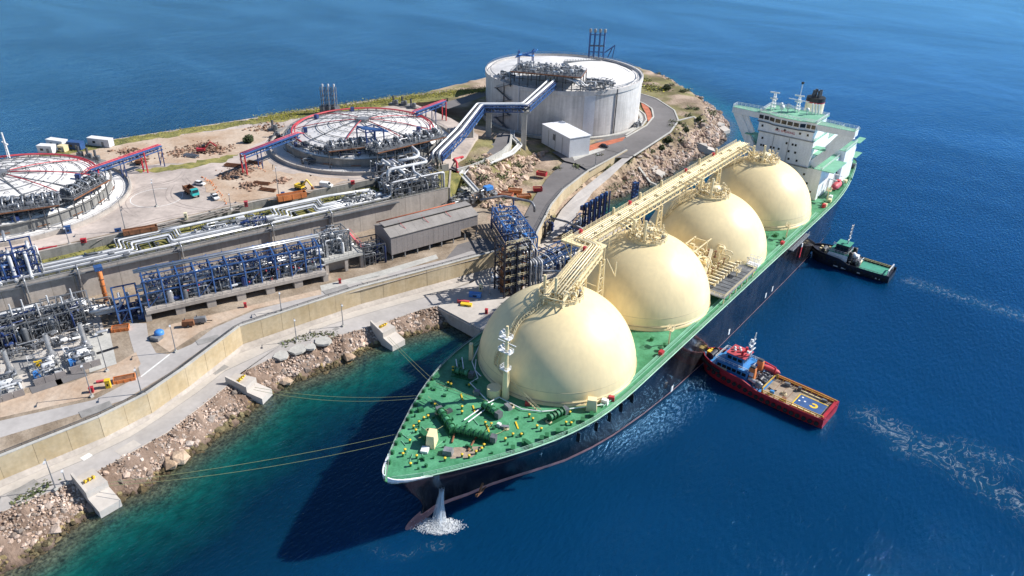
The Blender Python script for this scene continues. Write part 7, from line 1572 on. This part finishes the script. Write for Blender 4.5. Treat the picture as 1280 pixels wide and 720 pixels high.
b = MB(); b.rail([(15*k, -3.6, 6.1), (4.4*k, -3.8, 6.1), (4.4*k, 3.8, 6.1), (15*k, 3.6, 6.1), (15*k, -3.6, 6.1)], 1, 1.3, .09, (.5,)); b.build('railing', 'white', rt)
for x in (17.4*k,): winch_ = MB().tube((x, -1.8, 4.9), (x, 1.8, 4.9), .8, 12).tube((x, -2, 4.9), (x, -1.8, 4.9), 1.1, 12).tube((x, 1.8, 4.9), (x, 2, 4.9), 1.1, 12).build('bow_winch', 'navy', rt)
MB().box((18.6*k, .2, 4.8), (1.0, 1.6, 1.4)).build('bitt', 'yellow', rt); MB().box((18.8*k, -1.8, 4.6), (.6, .6, 1.0)).build('bitt', 'yellow', rt); MB().box((12.4*k, 4.3, 4.0), (3.4, .9, .9)).build('locker', 'cream_dark', rt)
rb = MB()
for i in range(9):
    a = -1+i/4; w = .9*(1-abs(a)**3)**.5+.05
    for j in range(8): q = j*math.pi/4; rb.v.append((.9*k+a*3.0, -4.0+w*math.cos(q), 5.0+w*.8*math.sin(q)))
for i in range(8):
    for j in range(8): rb.f.append((i*8+j, i*8+(j+1) % 8, (i+1)*8+(j+1) % 8, (i+1)*8+j))
rb.build('rescue_boat', 'pinkred', rt, True)
b = MB(); b.beam((-.8*k, -3.2, 3.0), (-.8*k, -3.2, 6.6), .4); b.beam((-.8*k, -3.2, 6.6), (3*k, -4.2, 6.4), .35); b.build('boat_crane', 'red', rt)
ft = Frame((-1.2*k, 0), (3*k, 0)); 
class LF:                                                             # clutter frame in tug coordinates
    rz = 0
    def __call__(s, a, b_, z): return Vector((a, b_, z))
clutter(rt, LF(), -.6*k, 3.6*k, -3.6, 4.4, 2.9, 26, 2.2, ('grey_steel', 'mid_steel', 'dark_steel', 'silver', 'navy'), small=80, smallmat='grey_steel')
MB().tube((1.2*k, -2.2, 3.9), (1.2*k, 2.2, 3.9), 1.0, 14).build('tow_winch', 'navy', rt)
pipe(rt, [(-1.6*k, 1, 2.5), (-3.2*k, 1.6, 2.5), (-4*k, .6, 2.5), (-2.6*k, 2.2, 2.5)], .16, 'navy', 'hose', 6)
for x, y, sx, sy, sz, mt_ in ((-5, -3.6, 1.6, 1.0, 1.0, 'mid_steel'), (-7.2, 3.4, 1.2, 1.4, .8, 'rust'), (-8.6, -3.8, .9, .9, 1.2, 'dark_steel'), (-3.4, 3.0, 1.2, .8, 1.1, 'tug_blue'), (-16, -3.8, 1.4, .9, .7, 'mid_steel')): MB().box((x*k, y, 2.3+sz/2), (sx, sy, sz), .2, .9).build('deck_gear', mt_, rt)
MB().path([(-6*k+(.9-.01*i)*math.cos(i*.7), .8+(.9-.01*i)*math.sin(i*.7), 2.4+.01*i) for i in range(40)], .08, 5).build('rope_coil', 'cream_line', rt)
MB().box((-19.0*k, 0, 2.9), (.9, 10.4, 1.0)).build('stern_roller', 'hull_red', rt)
# ---- black tug
pbow, pst = at(1017, 313, 2), (at(1110, 349, 2)+at(1123, 337, 2))/2
d = pbow-pst; ang = math.atan2(d.y, d.x); ctr = (pbow+pst)/2; L = d.length-.4; k = L/30.
bt_ = thing('tug_boat', 'black tug with white deckhouse and teal aft deck at the stern quarter of the ship', 'tug', (ctr.x, ctr.y, 0), ang, local=True)
hb, zd = tug_hull(bt_, L, 10.2, 1.9, 3.1, 'navy', 'navy', .8)
for s in (-1, 1):
    for i in range(13):
        u = -.9+1.65*i/12; MB().tube((u*L/2, s*(hb(u)+.2), zd(u)*.7), (u*L/2, s*(hb(u)+.5), zd(u)*.7), .55, 10).build('tyre_fender', 'rubber', bt_)
    for u in (-.75, -.3, .1, .3): MB().box((u*L/2, s*(hb(u)+.12), .9), (1.6, .3, .35)).build('rubbing_strip', 'pipe_white', bt_)
MB().path([(u*L/2+max(0, u-.6)*2.4, s_*(hb(u)+.15), 3.2) for s_, u in [(1, v) for v in np.linspace(.6, 1, 8)]+[(-1, v) for v in np.linspace(1, .6, 8)]], .55, 8).build('bow_fender', 'rubber', bt_)
MB().sheet([(-13.4*k, -4.2), (-2.6*k, -4.2), (-2.6*k, 4.2), (-13.4*k, 4.2)], 1.96).build('work_deck', 'tug_deck', bt_)
house(bt_, 'deck_house', 1.4*k, 9.4*k, 3.7, 3.3, 2.8, 5.2, 'white_paint', False, slope=.8, roof='tug_deck')
house(bt_, 'wheelhouse', 2.0*k, 7.2*k, 2.7, 2.3, 5.3, 8.4, 'navy', True, slope=.5, roof='tug_deck')
for s in (-1, 1): MB().lathe([(.85, 0), (.8, 3.8), (0, 3.8)], (.6*k, s*2.6, 2.9), 12).build('funnel', 'black', bt_, True)
ball((-.2*k, 1.6, 5.8), .9, 'foam_tank', 'white', bt_); MB().box((-.8*k, 0, 4.4), (2.0, 2.2, 1.6)).build('boat_box', 'white', bt_)
mst = MB().tube((3.4*k, 0, 8.0), (2.9*k, 0, 16.5), .28, 8, .12).build('mast', 'pipe_white', bt_)
for z, w in ((10.5, 3.0), (12.2, 2.4), (13.8, 2.0), (15.2, 1.4)): MB().beam((3.2*k, -w/2, z), (3.2*k, w/2, z), .22).build('crosstree', 'white', mst); MB().box((3.4*k, -w/3, z+.35), (.5, .5, .6)).build('lamp', 'white', mst)
MB().tube((11.2*k, -1.6, 4.0), (11.2*k, 1.6, 4.0), .85, 12).build('bow_winch', 'dark_steel', bt_)
for x, y in ((12.4, 1.2), (12.6, -1.2), (10, 2.2), (10, -2.2)): MB().box((x*k, y, 3.9), (.7, .7, 1.2)).build('bitt', 'cream_dark', bt_)
clutter(bt_, LF(), -3.2*k, 1*k, -3.4, 3.4, 2.2, 24, 2.0, ('grey_steel', 'dark_steel', 'silver', 'navy', 'cream_dark'), small=70, smallmat='mid_steel')
for s in (-1, 1): b = MB(); b.rail([(-13.6*k, s*4.4, 1.95), (-2.6*k, s*4.5, 1.95)], 1.0, 1.5, .12, (.5,)); b.build('deck_rail', 'cream_dark' if s < 0 else 'mid_steel', bt_)
b = MB(); b.beam((-13.9*k, -3.6, 2), (-13.9*k, -3.6, 4.2), .35); b.beam((-13.9*k, 3.6, 2), (-13.9*k, 3.6, 4.2), .35); b.beam((-13.9*k, -3.6, 4.2), (-13.9*k, 3.6, 4.2), .35); b.build('stern_gantry', 'pipe_white', bt_)
b = MB(); b.rail([(9.2*k, -3.3, 5.3), (1.6*k, -3.4, 5.3), (1.6*k, 3.4, 5.3), (9.2*k, 3.3, 5.3)], 1, 1.2, .09); b.build('railing', 'white', bt_)
# ================================================================ SHORE FURNITURE
def mooring_block(P, label, w=4.8, hooks=True, zt=4.7, back=0):
    (u0, v0), (u1, v1) = P; a, b_ = at(u0, v0, 4.4), at(u1, v1, 1.5); fr = Frame(a[:2], b_[:2]); L_ = max(9., fr.L)
    t = thing('mooring_block', label, 'mooring block', (a.x, a.y, 0), group='concrete mooring blocks')
    MB().prism([tuple(fr(-1, -w/2, 0))[:2], tuple(fr(L_*.55, -w/2, 0))[:2], tuple(fr(L_*.55, w/2, 0))[:2], tuple(fr(-1, w/2, 0))[:2]], -3, zt).build('back_block', 'quay_concrete', t)
    vs = [fr(L_*.55+.01, -w/2, -3), fr(L_, -w/2, -3), fr(L_, w/2, -3), fr(L_*.55+.01, w/2, -3), fr(L_*.55+.01, -w/2, 3.0), fr(L_, -w/2, 1.9), fr(L_, w/2, 1.9), fr(L_*.55+.01, w/2, 3.0)]
    MB().add(vs, [(3, 2, 1, 0), (4, 5, 6, 7), (0, 1, 5, 4), (1, 2, 6, 5), (2, 3, 7, 6), (3, 0, 4, 7)]).build('front_step', 'quay_concrete', t)
    for s in (1,):                                                     # triangular cheek wall
        g = MB(); A_ = [fr(-.8, s*(w/2-.3), zt), fr(L_*.5, s*(w/2-.3), zt), fr(-.8, s*(w/2-.3), zt+1.9)]; n_ = fr.n*.25
        g.add([p-n_ for p in A_]+[p+n_ for p in A_], [(0, 1, 2), (5, 4, 3), (0, 3, 4, 1), (1, 4, 5, 2), (2, 5, 3, 0)]); g.build('cheek_wall', 'quay_concrete', t)
    if hooks:
        h = MB()
        for i in (-1, 0, 1): q = fr(L_*.22, i*.9, zt); h.box((q.x, q.y, zt+.3), (.8, .4, .5), fr.rz); h.tube((q.x, q.y, zt+.5), (q.x+fr.e.x*.9, q.y+fr.e.y*.9, zt+1.0), .25, 6)
        h.build('quick_release_hook', 'yellow', t)
    return t
mooring_block(((106, 596), (138, 634)), 'nearest mooring block with yellow hooks on the stone shore at lower left'); mooring_block(((292, 474), (334, 494)), 'middle mooring block with yellow hooks on the stone shore', 4.6); mooring_block(((473, 406), (488, 424)), 'farthest mooring block with yellow hooks near the jetty', 5.)
for P, lb in (((( 808, 206), (826, 218)), 'mooring block on the cape rocks nearest the catwalk'), (((872, 180), (892, 188)), 'mooring block halfway along the cape rocks'), (((893, 152), (909, 164)), 'mooring block at the tip of the cape')): mooring_block(P, lb, 5.4, False, 4.2)
def lamp(u, v, z, h, label, arm=1.6, two=False):
    q = at(u, v, z); t = thing('lamp_post', label, 'lamp post', (q.x, q.y, z), group='lamp posts')
    MB().tube((q.x, q.y, z), (q.x, q.y, z+h), .16, 8, .08).build('pole', 'grey_steel', t); MB().box((q.x, q.y, z+.25), (.8, .8, .5)).build('base', 'concrete_light', t)
    for s in ((-1, 1) if two else (1,)):
        bar('arm', (q.x, q.y, z+h-.1), (q.x+s*arm*.8, q.y-s*arm*.4, z+h+.15), .1, 'grey_steel', t); MB().box((q.x+s*arm*.85, q.y-s*arm*.45, z+h+.15), (.9, .45, .16), -.5).build('lamp_head', 'pipe_white', t)
for a in ((70, 612, ZQ, 9, 'lamp post on the quay edge beside the nearest mooring block'), (83, 604, ZQ, 3.6, 'short post with a box next to the nearest mooring block', .3), (134, 464, ZP, 12, 'tall lamp post by the rightmost pump skid'), (115, 496, ZP, 10, 'lamp post at the road edge below the pump skids'), (177, 492, ZP, 8, 'lamp post on the plant road verge at the junction'), (220, 440, ZP, 9, 'lamp post at the branch road corner by the blue tank'), (157, 289, ZY, 12, 'tall lamp post at the yard edge beside the white roofed tank'), (87, 306, ZY, 6, 'short lamp post by the yard wall under the white roofed tank'), (196, 258, ZY, 9, 'lamp post in the middle of the paved yard', 1.5, True), (289, 262, ZY, 6, 'lamp post at the yard edge below the parked pickup'), (349, 248, ZY, 12, 'tall lamp post at the yard edge left of the yellow loader'), (352, 390, ZP, 7, 'lamp post on the wall top in front of the blue rack'), (429, 416-8, ZQ, 8, 'lamp post on the quay road left of the farthest mooring block'), (371, 433-6, ZQ, 8, 'lamp post on the quay road beside the pale slabs'), (612, 369, ZQ, 9, 'lamp post on the jetty left of the lattice tower'), (719, 290, ZQ, 8, 'lamp post on the lower road by the loading arms'), (464, 222, ZY, 7, 'lamp post at the kerb of the middle tank'), (744, 208, 12, 6, 'lamp post on the wall between upper and lower road')): lamp(*a)
# ---------------------------------------------------------------- vehicles
def wheels(t, P, r_, w):
    for x, y in P:
        wo = MB().tube((x, y-w/2, r_), (x, y+w/2, r_), r_, 12).build('wheel', 'rubber', t); MB().tube((x, y-w/2-.02, r_), (x, y+w/2+.02, r_), r_*.5, 10).build('rim', 'grey_steel', wo)
def vehicle(kind, u, v, z, rz, label, cat, **kw):
    q = at(u, v, z); return thing(kind, label, cat, (q.x, q.y, z), rz, local=True, **kw)
t = vehicle('dump_truck', 240, 244, ZY, -.12, 'teal dump truck with an empty dark tipping body on the yard', 'truck')
MB().box((-.4, 0, 1.0), (7.6, .9, .4)).build('chassis', 'black', t)
MB().add([(2.0, -1.25, 1.1), (3.9, -1.25, 1.1), (3.9, 1.25, 1.1), (2.0, 1.25, 1.1), (2.0, -1.2, 3.2), (3.5, -1.2, 3.2), (3.5, 1.2, 3.2), (2.0, 1.2, 3.2)], [(3, 2, 1, 0), (4, 5, 6, 7), (0, 1, 5, 4), (1, 2, 6, 5), (2, 3, 7, 6), (3, 0, 4, 7)]).build('cab', 'teal', t)
MB().add([(3.84, -1.05, 2.1), (3.84, 1.05, 2.1), (3.58, 1.0, 3.05), (3.58, -1.0, 3.05)], [(0, 1, 2, 3)]).build('windscreen', 'glass_dark', t)
for s in (-1, 1): MB().box((2.8, s*1.26, 2.6), (.9, .06, .7)).build('side_window', 'glass_dark', t)
b = MB(); b.box((-1.2, 0, 1.35), (5.8, 2.4, .2)); b.box((-1.2, 1.25, 2.1), (5.8, .12, 1.6)); b.box((-1.2, -1.25, 2.1), (5.8, .12, 1.6)); b.box((1.65, 0, 2.3), (.12, 2.4, 2.0)); b.box((-4.05, 0, 2.0), (.12, 2.4, 1.2)); b.build('tipping_body', 'rust', t)
wheels(t, [(x, y) for x in (3.0, -1.6, -3.0) for y in (-1.05, 1.05)], .52, .4)
def car(u, v, z, rz, label, body='white', kind='car', cargo=None):
    t = vehicle('pickup_truck' if kind == 'pickup' else ('van' if kind == 'van' else 'parked_car'), u, v, z, rz, label, kind)
    def lof(P, w, n_='body', m_=body):
        vs = [(x, -w, zz) for x, zz in P]+[(x, w, zz) for x, zz in P]; n = len(P)
        return MB().add(vs, [tuple(range(n)), tuple(range(2*n-1, n-1, -1))]+[(i, n+i, n+(i+1) % n, (i+1) % n) for i in range(n)]).build(n_, m_, t)
    if kind == 'car': lof([(-2.1, .35), (2.1, .35), (2.15, .8), (1.1, .95), (-1.95, .98), (-2.15, .7)], .85); c = lof([(-1.8, .98), (1.0, .96), (.35, 1.45), (-1.4, 1.48)], .72, 'cabin', 'glass_dark'); MB().box((-.5, 0, 1.49), (1.7, 1.36, .06)).build('roof', body, c)
    elif kind == 'van': lof([(-2.3, .4), (2.3, .4), (2.35, 1.0), (1.5, 1.2), (.9, 2.0), (-2.3, 2.05)], .95); MB().add([(1.52, -.85, 1.22), (1.52, .85, 1.22), (.96, .8, 1.96), (.96, -.8, 1.96)], [(0, 1, 2, 3)]).build('windscreen', 'glass_dark', t)
    else:
        lof([(-2.5, .45), (2.5, .45), (2.55, .95), (1.5, 1.1), (-2.55, 1.1)], .9); c = lof([(-.3, 1.1), (1.45, 1.1), (.95, 1.75), (-.1, 1.78)], .8, 'cabin', 'glass_dark'); MB().box((.4, 0, 1.79), (1.1, 1.5, .06)).build('roof', body, c); MB().box((-1.45, 0, 1.14), (1.9, 1.5, .1)).build('load_bed', 'black', t)
    wheels(t, [(x, y) for x in (1.4, -1.4) for y in (-.8, .8)], .34, .24)
    for s in (-1, 1): MB().box((2.14 if kind == 'car' else (2.34 if kind == 'van' else 2.53), s*.6, .78), (.08, .35, .18)).build('headlight', 'pipe_white', t)
car(250, 231, ZY, .35, 'small white car parked behind the teal dump truck'); car(269, 248, ZY, -.25, 'white pickup truck parked right of the teal dump truck', kind='pickup'); car(408, 234, ZY, .5, 'white van parked below the kerb of the middle tank', kind='van'); car(755, 184, 12.25, .2, 'dark car parked at the foot of the tall tank', 'navy')
car(695, 353, ZQ, 1.0, 'white pickup parked on the jetty behind the lattice tower', kind='pickup'); car(623, 353, ZQ, .3, 'white van in the shade on the jetty deck', kind='van')
def digger(u, v, z, rz, label, mat):
    t = vehicle('excavator', u, v, z, rz, label, 'excavator')
    for s in (-1, 1): MB().path([(-1.6, s*1.0, .15), (1.6, s*1.0, .15), (1.9, s*1.0, .5), (1.6, s*1.0, .85), (-1.6, s*1.0, .85), (-1.9, s*1.0, .5), (-1.6, s*1.0, .15)], .22, 6).build('track', 'rubber', t)
    MB().box((-.4, 0, 1.5), (3.2, 2.2, 1.1)).build('upper_body', mat, t); MB().box((.7, .6, 2.4), (1.3, 1.0, 1.4)).build('cab', 'glass_dark', t)
    bm = MB().beam((1.0, -.3, 1.7), (3.6, -.3, 4.6), .4, .5).beam((3.6, -.3, 4.6), (5.8, -.3, 2.6), .35, .45).build('boom', mat, t); MB().box((5.9, -.3, 2.0), (1.0, 1.0, 1.0), .3, .6).build('bucket', 'rust', bm)
digger(253, 191, ZY, .9, 'red excavator working beside rubble behind the gantries', 'red'); digger(175, 205, ZY, 2.5, 'dark red excavator near the left blue gantry', 'rust'); digger(376, 237, ZY, .2, 'yellow loader at the yard edge left of the white van', 'yellow')
# portable cabins and containers on the far corner of the yard
def cabin(u, v, s, rz, label, mat, roof='white', kind='portable_cabin'):
    q = at(u, v, ZY); t = thing(kind, label, 'cabin' if kind == 'portable_cabin' else 'container', (q.x, q.y, ZY), rz, local=True)
    MB().box((0, 0, s[2]/2+.15), s).build('body', mat, t); MB().box((0, 0, s[2]+.25), (s[0]+.2, s[1]+.2, .2)).build('roof', roof, t)
    MB().box((s[0]*.2, -s[1]/2-.03, s[2]*.42), (1.0, .1, 2.0)).build('door', 'grey_steel', t); MB().box((-s[0]*.2, -s[1]/2-.03, s[2]*.6), (1.2, .1, .9)).build('window', 'glass_dark', t)
for a in ((60, 191, (6, 3, 3), .6, 'white cabin nearest the sea at the far left corner of the yard', 'white'), (73, 184, (8, 3, 3), .4, 'long white cabin behind the others at the far left corner', 'white'), (96, 186, (6, 2.8, 2.8), .5, 'blue container among the cabins at the far left corner', 'blue', 'blue', 'container'), (127, 182, (10, 3, 3), .45, 'long pale grey cabin standing apart right of the cabins', 'clad'), (80, 189, (3, 2.4, 2.2), .4, 'small brown container in front of the white cabins', 'cream_dark', 'cream_dark', 'container')): cabin(*a)
# bins, skips and crates
def skip(u, v, z, s, rz, mat, label, kind='skip'):
    q = at(u, v, z); t = thing(kind, label, 'skip' if kind == 'skip' else 'box', (q.x, q.y, z), rz, local=True); x, y, h = s
    b = MB(); b.box((0, 0, .12), (x, y, .2)); 
    for sx in (-1, 1): b.box((sx*x/2, 0, h/2), (.14, y+.14, h)); b.box((0, sx*y/2, h/2), (x-.15, .14, h))
    b.build('shell', mat, t)
    for i in (-1, 0, 1):
        for sy in (-1, 1): MB().box((i*x*.32, sy*(y/2+.1), h/2), (.15, .1, h*.95)).build('rib', mat, t)
    MB().box((0, 0, h*.7), (x-.3, y-.3, .1)).build('load', 'rust', t)
for a in ((151, 412, ZP, (4.4, 2.4, 1.0), 1.0, 'orange', 'orange skip on the dirt left of the branch road'), (156, 475, ZP, (5, 2.2, .9), 1.1, 'orange', 'orange skip at the roadside below the pump skids'), (176, 290, ZY, (10, 2.0, 1.5), 1.18, 'rust', 'long rusty steel frame at the yard edge beside the tall lamp post'), (365, 248, ZY, (10, 2.4, 2.0), 1.2, 'orange', 'long orange brown steel box at the yard edge below the yellow loader'), (655, 247, 11.3, (5.4, 2.6, 1.2), .9, 'orange', 'orange skip beside the upper road, nearest the asphalt'), (644, 240, 11.4, (5.4, 2.6, 1.2), .6, 'orange', 'orange skip behind the grey road pipe'), (672, 238, 11.4, (3.6, 2.2, 1.4), .8, 'red', 'red skip at the edge of the upper road'), (677, 219, 12.0, (4.2, 2.2, 1.6), .3, 'red', 'red skip below the rock face by the white building'), (630, 245, 11.6, (7, 3.2, 1.4), .4, 'brick', 'brown open tank beside the orange skips')): skip(*a)
def crate(u, v, z, s, rz, mat, label):
    q = at(u, v, z); t = thing('equipment_box', label, 'box', (q.x, q.y, z), rz, local=True); MB().box((0, 0, s[2]/2), s, 0, .94).build('body', mat, t); MB().box((0, 0, s[2]+.06), (s[0]+.1, s[1]+.1, .12)).build('lid', mat, t); MB().box((0, -s[1]/2, s[2]*.5), (s[0]*.3, .1, s[2]*.3)).build('latch', 'black', t)
for a in ((105, 303, ZY, (1.6, 1.0, 1.2), 1, 'red', 'red box on the yard edge left of the tall lamp post'), (58, 312, ZY, (6, .5, .6), 1.2, 'red', 'red barrier lying at the foot of the white roofed tank'), (148, 290, ZY, (2, .4, 1.2), 1.2, 'blue', 'small blue board beside the tall lamp post'), (86, 291, ZY, (1.8, 1.6, 2.2), 1.2, 'blue', 'blue cabinet on the kerb of the white roofed tank'), (308, 258, ZY, (1.2, 1.2, 1.8), 1, 'pinkred', 'pink cabinet at the yard edge below the rubble'), (233, 274, ZY, (1.0, 1.0, 2.2), 1, 'cream_pipe', 'pale yellow post box at the yard edge below the dump truck'), (441, 230, ZY, (1.4, 1.0, 1.2), 1, 'red', 'red box at the kerb of the middle tank'), (354, 246, ZY, (1.2, 1.2, 1.6), 1, 'deep_blue', 'dark blue drum box left of the yellow loader'), (115, 490, ZP, (1.0, 1.0, 1.4), 1, 'red', 'red hydrant box at the road edge below the pump skids'), (136, 484, ZP, (1.2, 1.2, 2.2), 1, 'yellow', 'yellow frame box beside the road below the pump skids'), (127, 478, ZP, (2.2, .6, .5), 1, 'pinkred', 'pink board on the dirt below the pump skids'), (307, 384, ZP, (.8, .8, 1.4), 1, 'red', 'red hydrant on the verge below the blue rack'), (425, 354, ZP, (.8, .8, 1.4), 1, 'red', 'red hydrant in front of the square concrete table'), (594, 371, ZQ, (4.0, 1.6, 1.4), .5, 'light_blue', 'blue crate on the jetty by the lamp post'), (601, 364, ZQ, (1.2, 1.2, 2.6), .5, 'cream_pipe', 'pale yellow cabinet on the jetty'), (608, 392, ZQ, (.9, .9, 1.6), .5, 'red', 'red hydrant on the jetty edge beside the dome'), (583, 382, ZQ, (3.6, 1.4, .7), .5, 'yellow', 'yellow hose reel cart on the jetty'), (579, 379, ZQ, (4.0, .8, .9), .5, 'pinkred', 'red and grey pallet on the jetty next to the yellow cart')): crate(*a)
q = at(200, 421, ZP); t = thing('water_tank', 'small bright blue round tank on the dirt by the branch road', 'tank', (q.x, q.y, ZP), local=True); MB().lathe([(1.3, .9), (1.3, 1.7), (.9, 2.1), (0, 2.2)], (0, 0, 0), 16).build('shell', 'light_blue', t, True); MB().box((.6, -1.2, .6), (2.6, 2.2, 1.0), .4).build('trailer', 'grey_steel', t)
for x in (-1, 1): MB().tube((x, -1.6, .45), (x, -1.3, .45), .45, 10).build('wheel', 'rubber', t)
for (u, v, lb, m_) in ((236, 408, 'rusty generator trailer on the dirt below the blue rack', 'rust'), (251, 404, 'grey compressor trailer on the dirt below the blue rack', 'grey_steel')):
    q = at(u, v, ZP); t = thing('trailer', lb, 'trailer', (q.x, q.y, ZP), .9, local=True); MB().box((0, 0, 1.3), (3.4, 1.6, 1.4), 0, .9).build('housing', m_, t); MB().beam((1.7, 0, .7), (3.2, 0, .6), .18).build('drawbar', 'black', t); wheels(t, [(0, -.85), (0, .85)], .42, .25); MB().tube((-.8, .3, 2.0), (-.8, .3, 2.7), .12, 6).build('exhaust', 'dark_steel', t)
# rubble heaps and building materials on the yard
P, S = [], []
for u, v, n, sp, h in ((258, 184, 160, 3.4, 1.6), (230, 191, 120, 4, .7), (272, 187, 100, 3, .9), (288, 220, 110, 2.4, 1.0), (313, 232, 70, 2.2, .8), (160, 190, 90, 3.0, .8), (175, 200, 60, 2, .8), (346, 172, 50, 2, .8), (300, 215, 80, 3, .7), (335, 160, 90, 4, .9), (352, 226, 60, 1.5, .7)):
    q = at(u, v, ZY)
    for _ in range(n): dx, dy = rng.normal(0, sp, 2); P.append((q.x+dx, q.y+dy, ZY+.1+h*max(0, 1-math.hypot(dx, dy)/sp/1.6)*rng.uniform(.2, 1))); S.append(rng.uniform(.2, .75))
P, S = np.array(P), np.array(S); tint = rng.uniform(.35, 1.1, (len(P), 1))*np.array([[.95, .72, .6]])
tag(link('rubble', rocks('rubble', P, S, tint)), 'brown rubble and excavated stones strewn over the yard', 'rubble', kind='stuff')
P = []
for (u0, v0), (u1, v1) in (((252, 222), (266, 230)), ((266, 230), (284, 256)), ((300, 200), (330, 214))):
    for f_ in np.linspace(0, 1, 26): q = at(u0+(u1-u0)*f_, v0+(v1-v0)*f_, ZY); P.append((q.x+rng.normal(0, .4), q.y+rng.normal(0, .4), ZY+.25))
me = rocks('debris', np.array(P), rng.uniform(.1, .3, len(P)), np.ones((len(P), 3))); me.materials.clear(); me.materials.append(M('orange'))
tag(link('safety_netting', me), 'orange safety netting and debris lying in a line on the yard', 'netting', kind='stuff')
lb = ['stack of dark pipes on the dirt behind the parked car', 'stack of rusty pipes on the dirt above the pink cabinet', 'pile of brown beams on the dirt right of the pickup', 'pile of long beams on the dirt under the gantry left of the middle tank', 'stack of grey beams beside the excavator', 'long rusty pipe stack near the right gantry']
for k, (u, v, rz, m_, n) in enumerate(((290, 208, .5, 'rust', 6), (289, 222, .45, 'dark_steel', 5), (327, 230, .5, 'rust', 5), (318, 204, .3, 'rust', 5), (238, 196, .4, 'grey_steel', 6), (335, 238, .45, 'rust', 4))):
    q = at(u, v, ZY); t = thing('material_stack', lb[k], 'material stack', (q.x, q.y, ZY), rz, group='building materials on the yard', local=True)
    for i in range(n): MB().tube((-3, -.9+i*.45, .3+.35*(i % 2)), (3.2, -.9+i*.45+random.uniform(-.2, .2), .3+.35*(i % 2)), .22, 7).build('length', m_, t)
    for x in (-2, 2): MB().box((x, 0, .06), (.2, 3, .12)).build('bearer', 'wood', t)
# pale slabs on the quay verge
for k, (u, v, s) in enumerate(((352, 444, 2.2), (372, 437, 2.6), (388, 434, 1.6), (404, 427, 2.4))):
    q = at(u, v, ZQ); P = [(q.x+s*random.uniform(.7, 1.1)*math.cos(a), q.y+s*1.2*random.uniform(.7, 1.1)*math.sin(a)) for a in np.linspace(0, 6.283, 10)[:-1]]
    tag(MB().prism(P, ZQ-.3, ZQ+.25+.05*k).build('concrete_slab', 'concrete_light'), ['leftmost pale slab on the grassy verge of the quay road', 'large pale slab on the verge, second from the left', 'small pale slab on the verge, third from the left', 'rightmost pale slab on the verge of the quay road'][k], 'slab', 'slabs on the quay verge')
# red markings and kerbs round the tall tank
for nm, L_, m_, z in (('kerb', RD_O, 'concrete_light', 12.32), ('kerb', RD_I[:6], 'concrete_light', 12.32), ('kerb', RD2_O[:5], 'concrete_light', 12.28)):
    b = MB(); P = resample([(p[0], p[1]) for p in L_], 40)
    for a, c in zip(P[:-1], P[1:]): b.beam((a[0], a[1], z+.05), (c[0], c[1], z+.05), .8, .35)
    tag(b.build(nm, m_), kind='structure')
struct('red_island', MB().sheet(xy(A([(728, 185), (745, 179), (782, 171), (778, 176), (752, 184), (733, 190)], 12.3)), 12.34), 'brick'); struct('red_island', MB().sheet(xy(A([(801, 127), (810, 133), (814, 141), (815, 148), (810, 152), (808, 143), (803, 134)], 12.3)), 12.36), 'brick')
struct('island_apron', MB().sheet(xy(A([(715, 195), (734, 188), (760, 181), (785, 171), (786, 174), (760, 186), (730, 196), (718, 201)], 12.25)), 12.27), 'concrete_light')
# boundary posts of the far cape path
for k, Pp in enumerate((((848, 152), (866, 153), (884, 164)), ((838, 162), (856, 177), (868, 182)), ((800, 195), (815, 208), (822, 218)))):
    q = [at(u, v, 11.5-2.6*i) for i, (u, v) in enumerate(Pp)]; q = [Vector((p.x, p.y, max(hz(p.x, p.y), 1)+.3)) for p in q]; t = thing('foot_path', ['pale footpath down to the block at the tip of the cape', 'pale footpath down to the block halfway along the cape', 'pale footpath down to the block nearest the catwalk'][k], 'path', tuple(q[0]), group='footpaths on the cape')
    for a, b_ in zip(q[:-1], q[1:]): MB().beam(a, b_, 1.1, .35).build('path_slab', 'concrete_light', t)
    for p in q: bar('support', p-Vector((0, 0, 2.5)), p, .5, 'concrete', t)
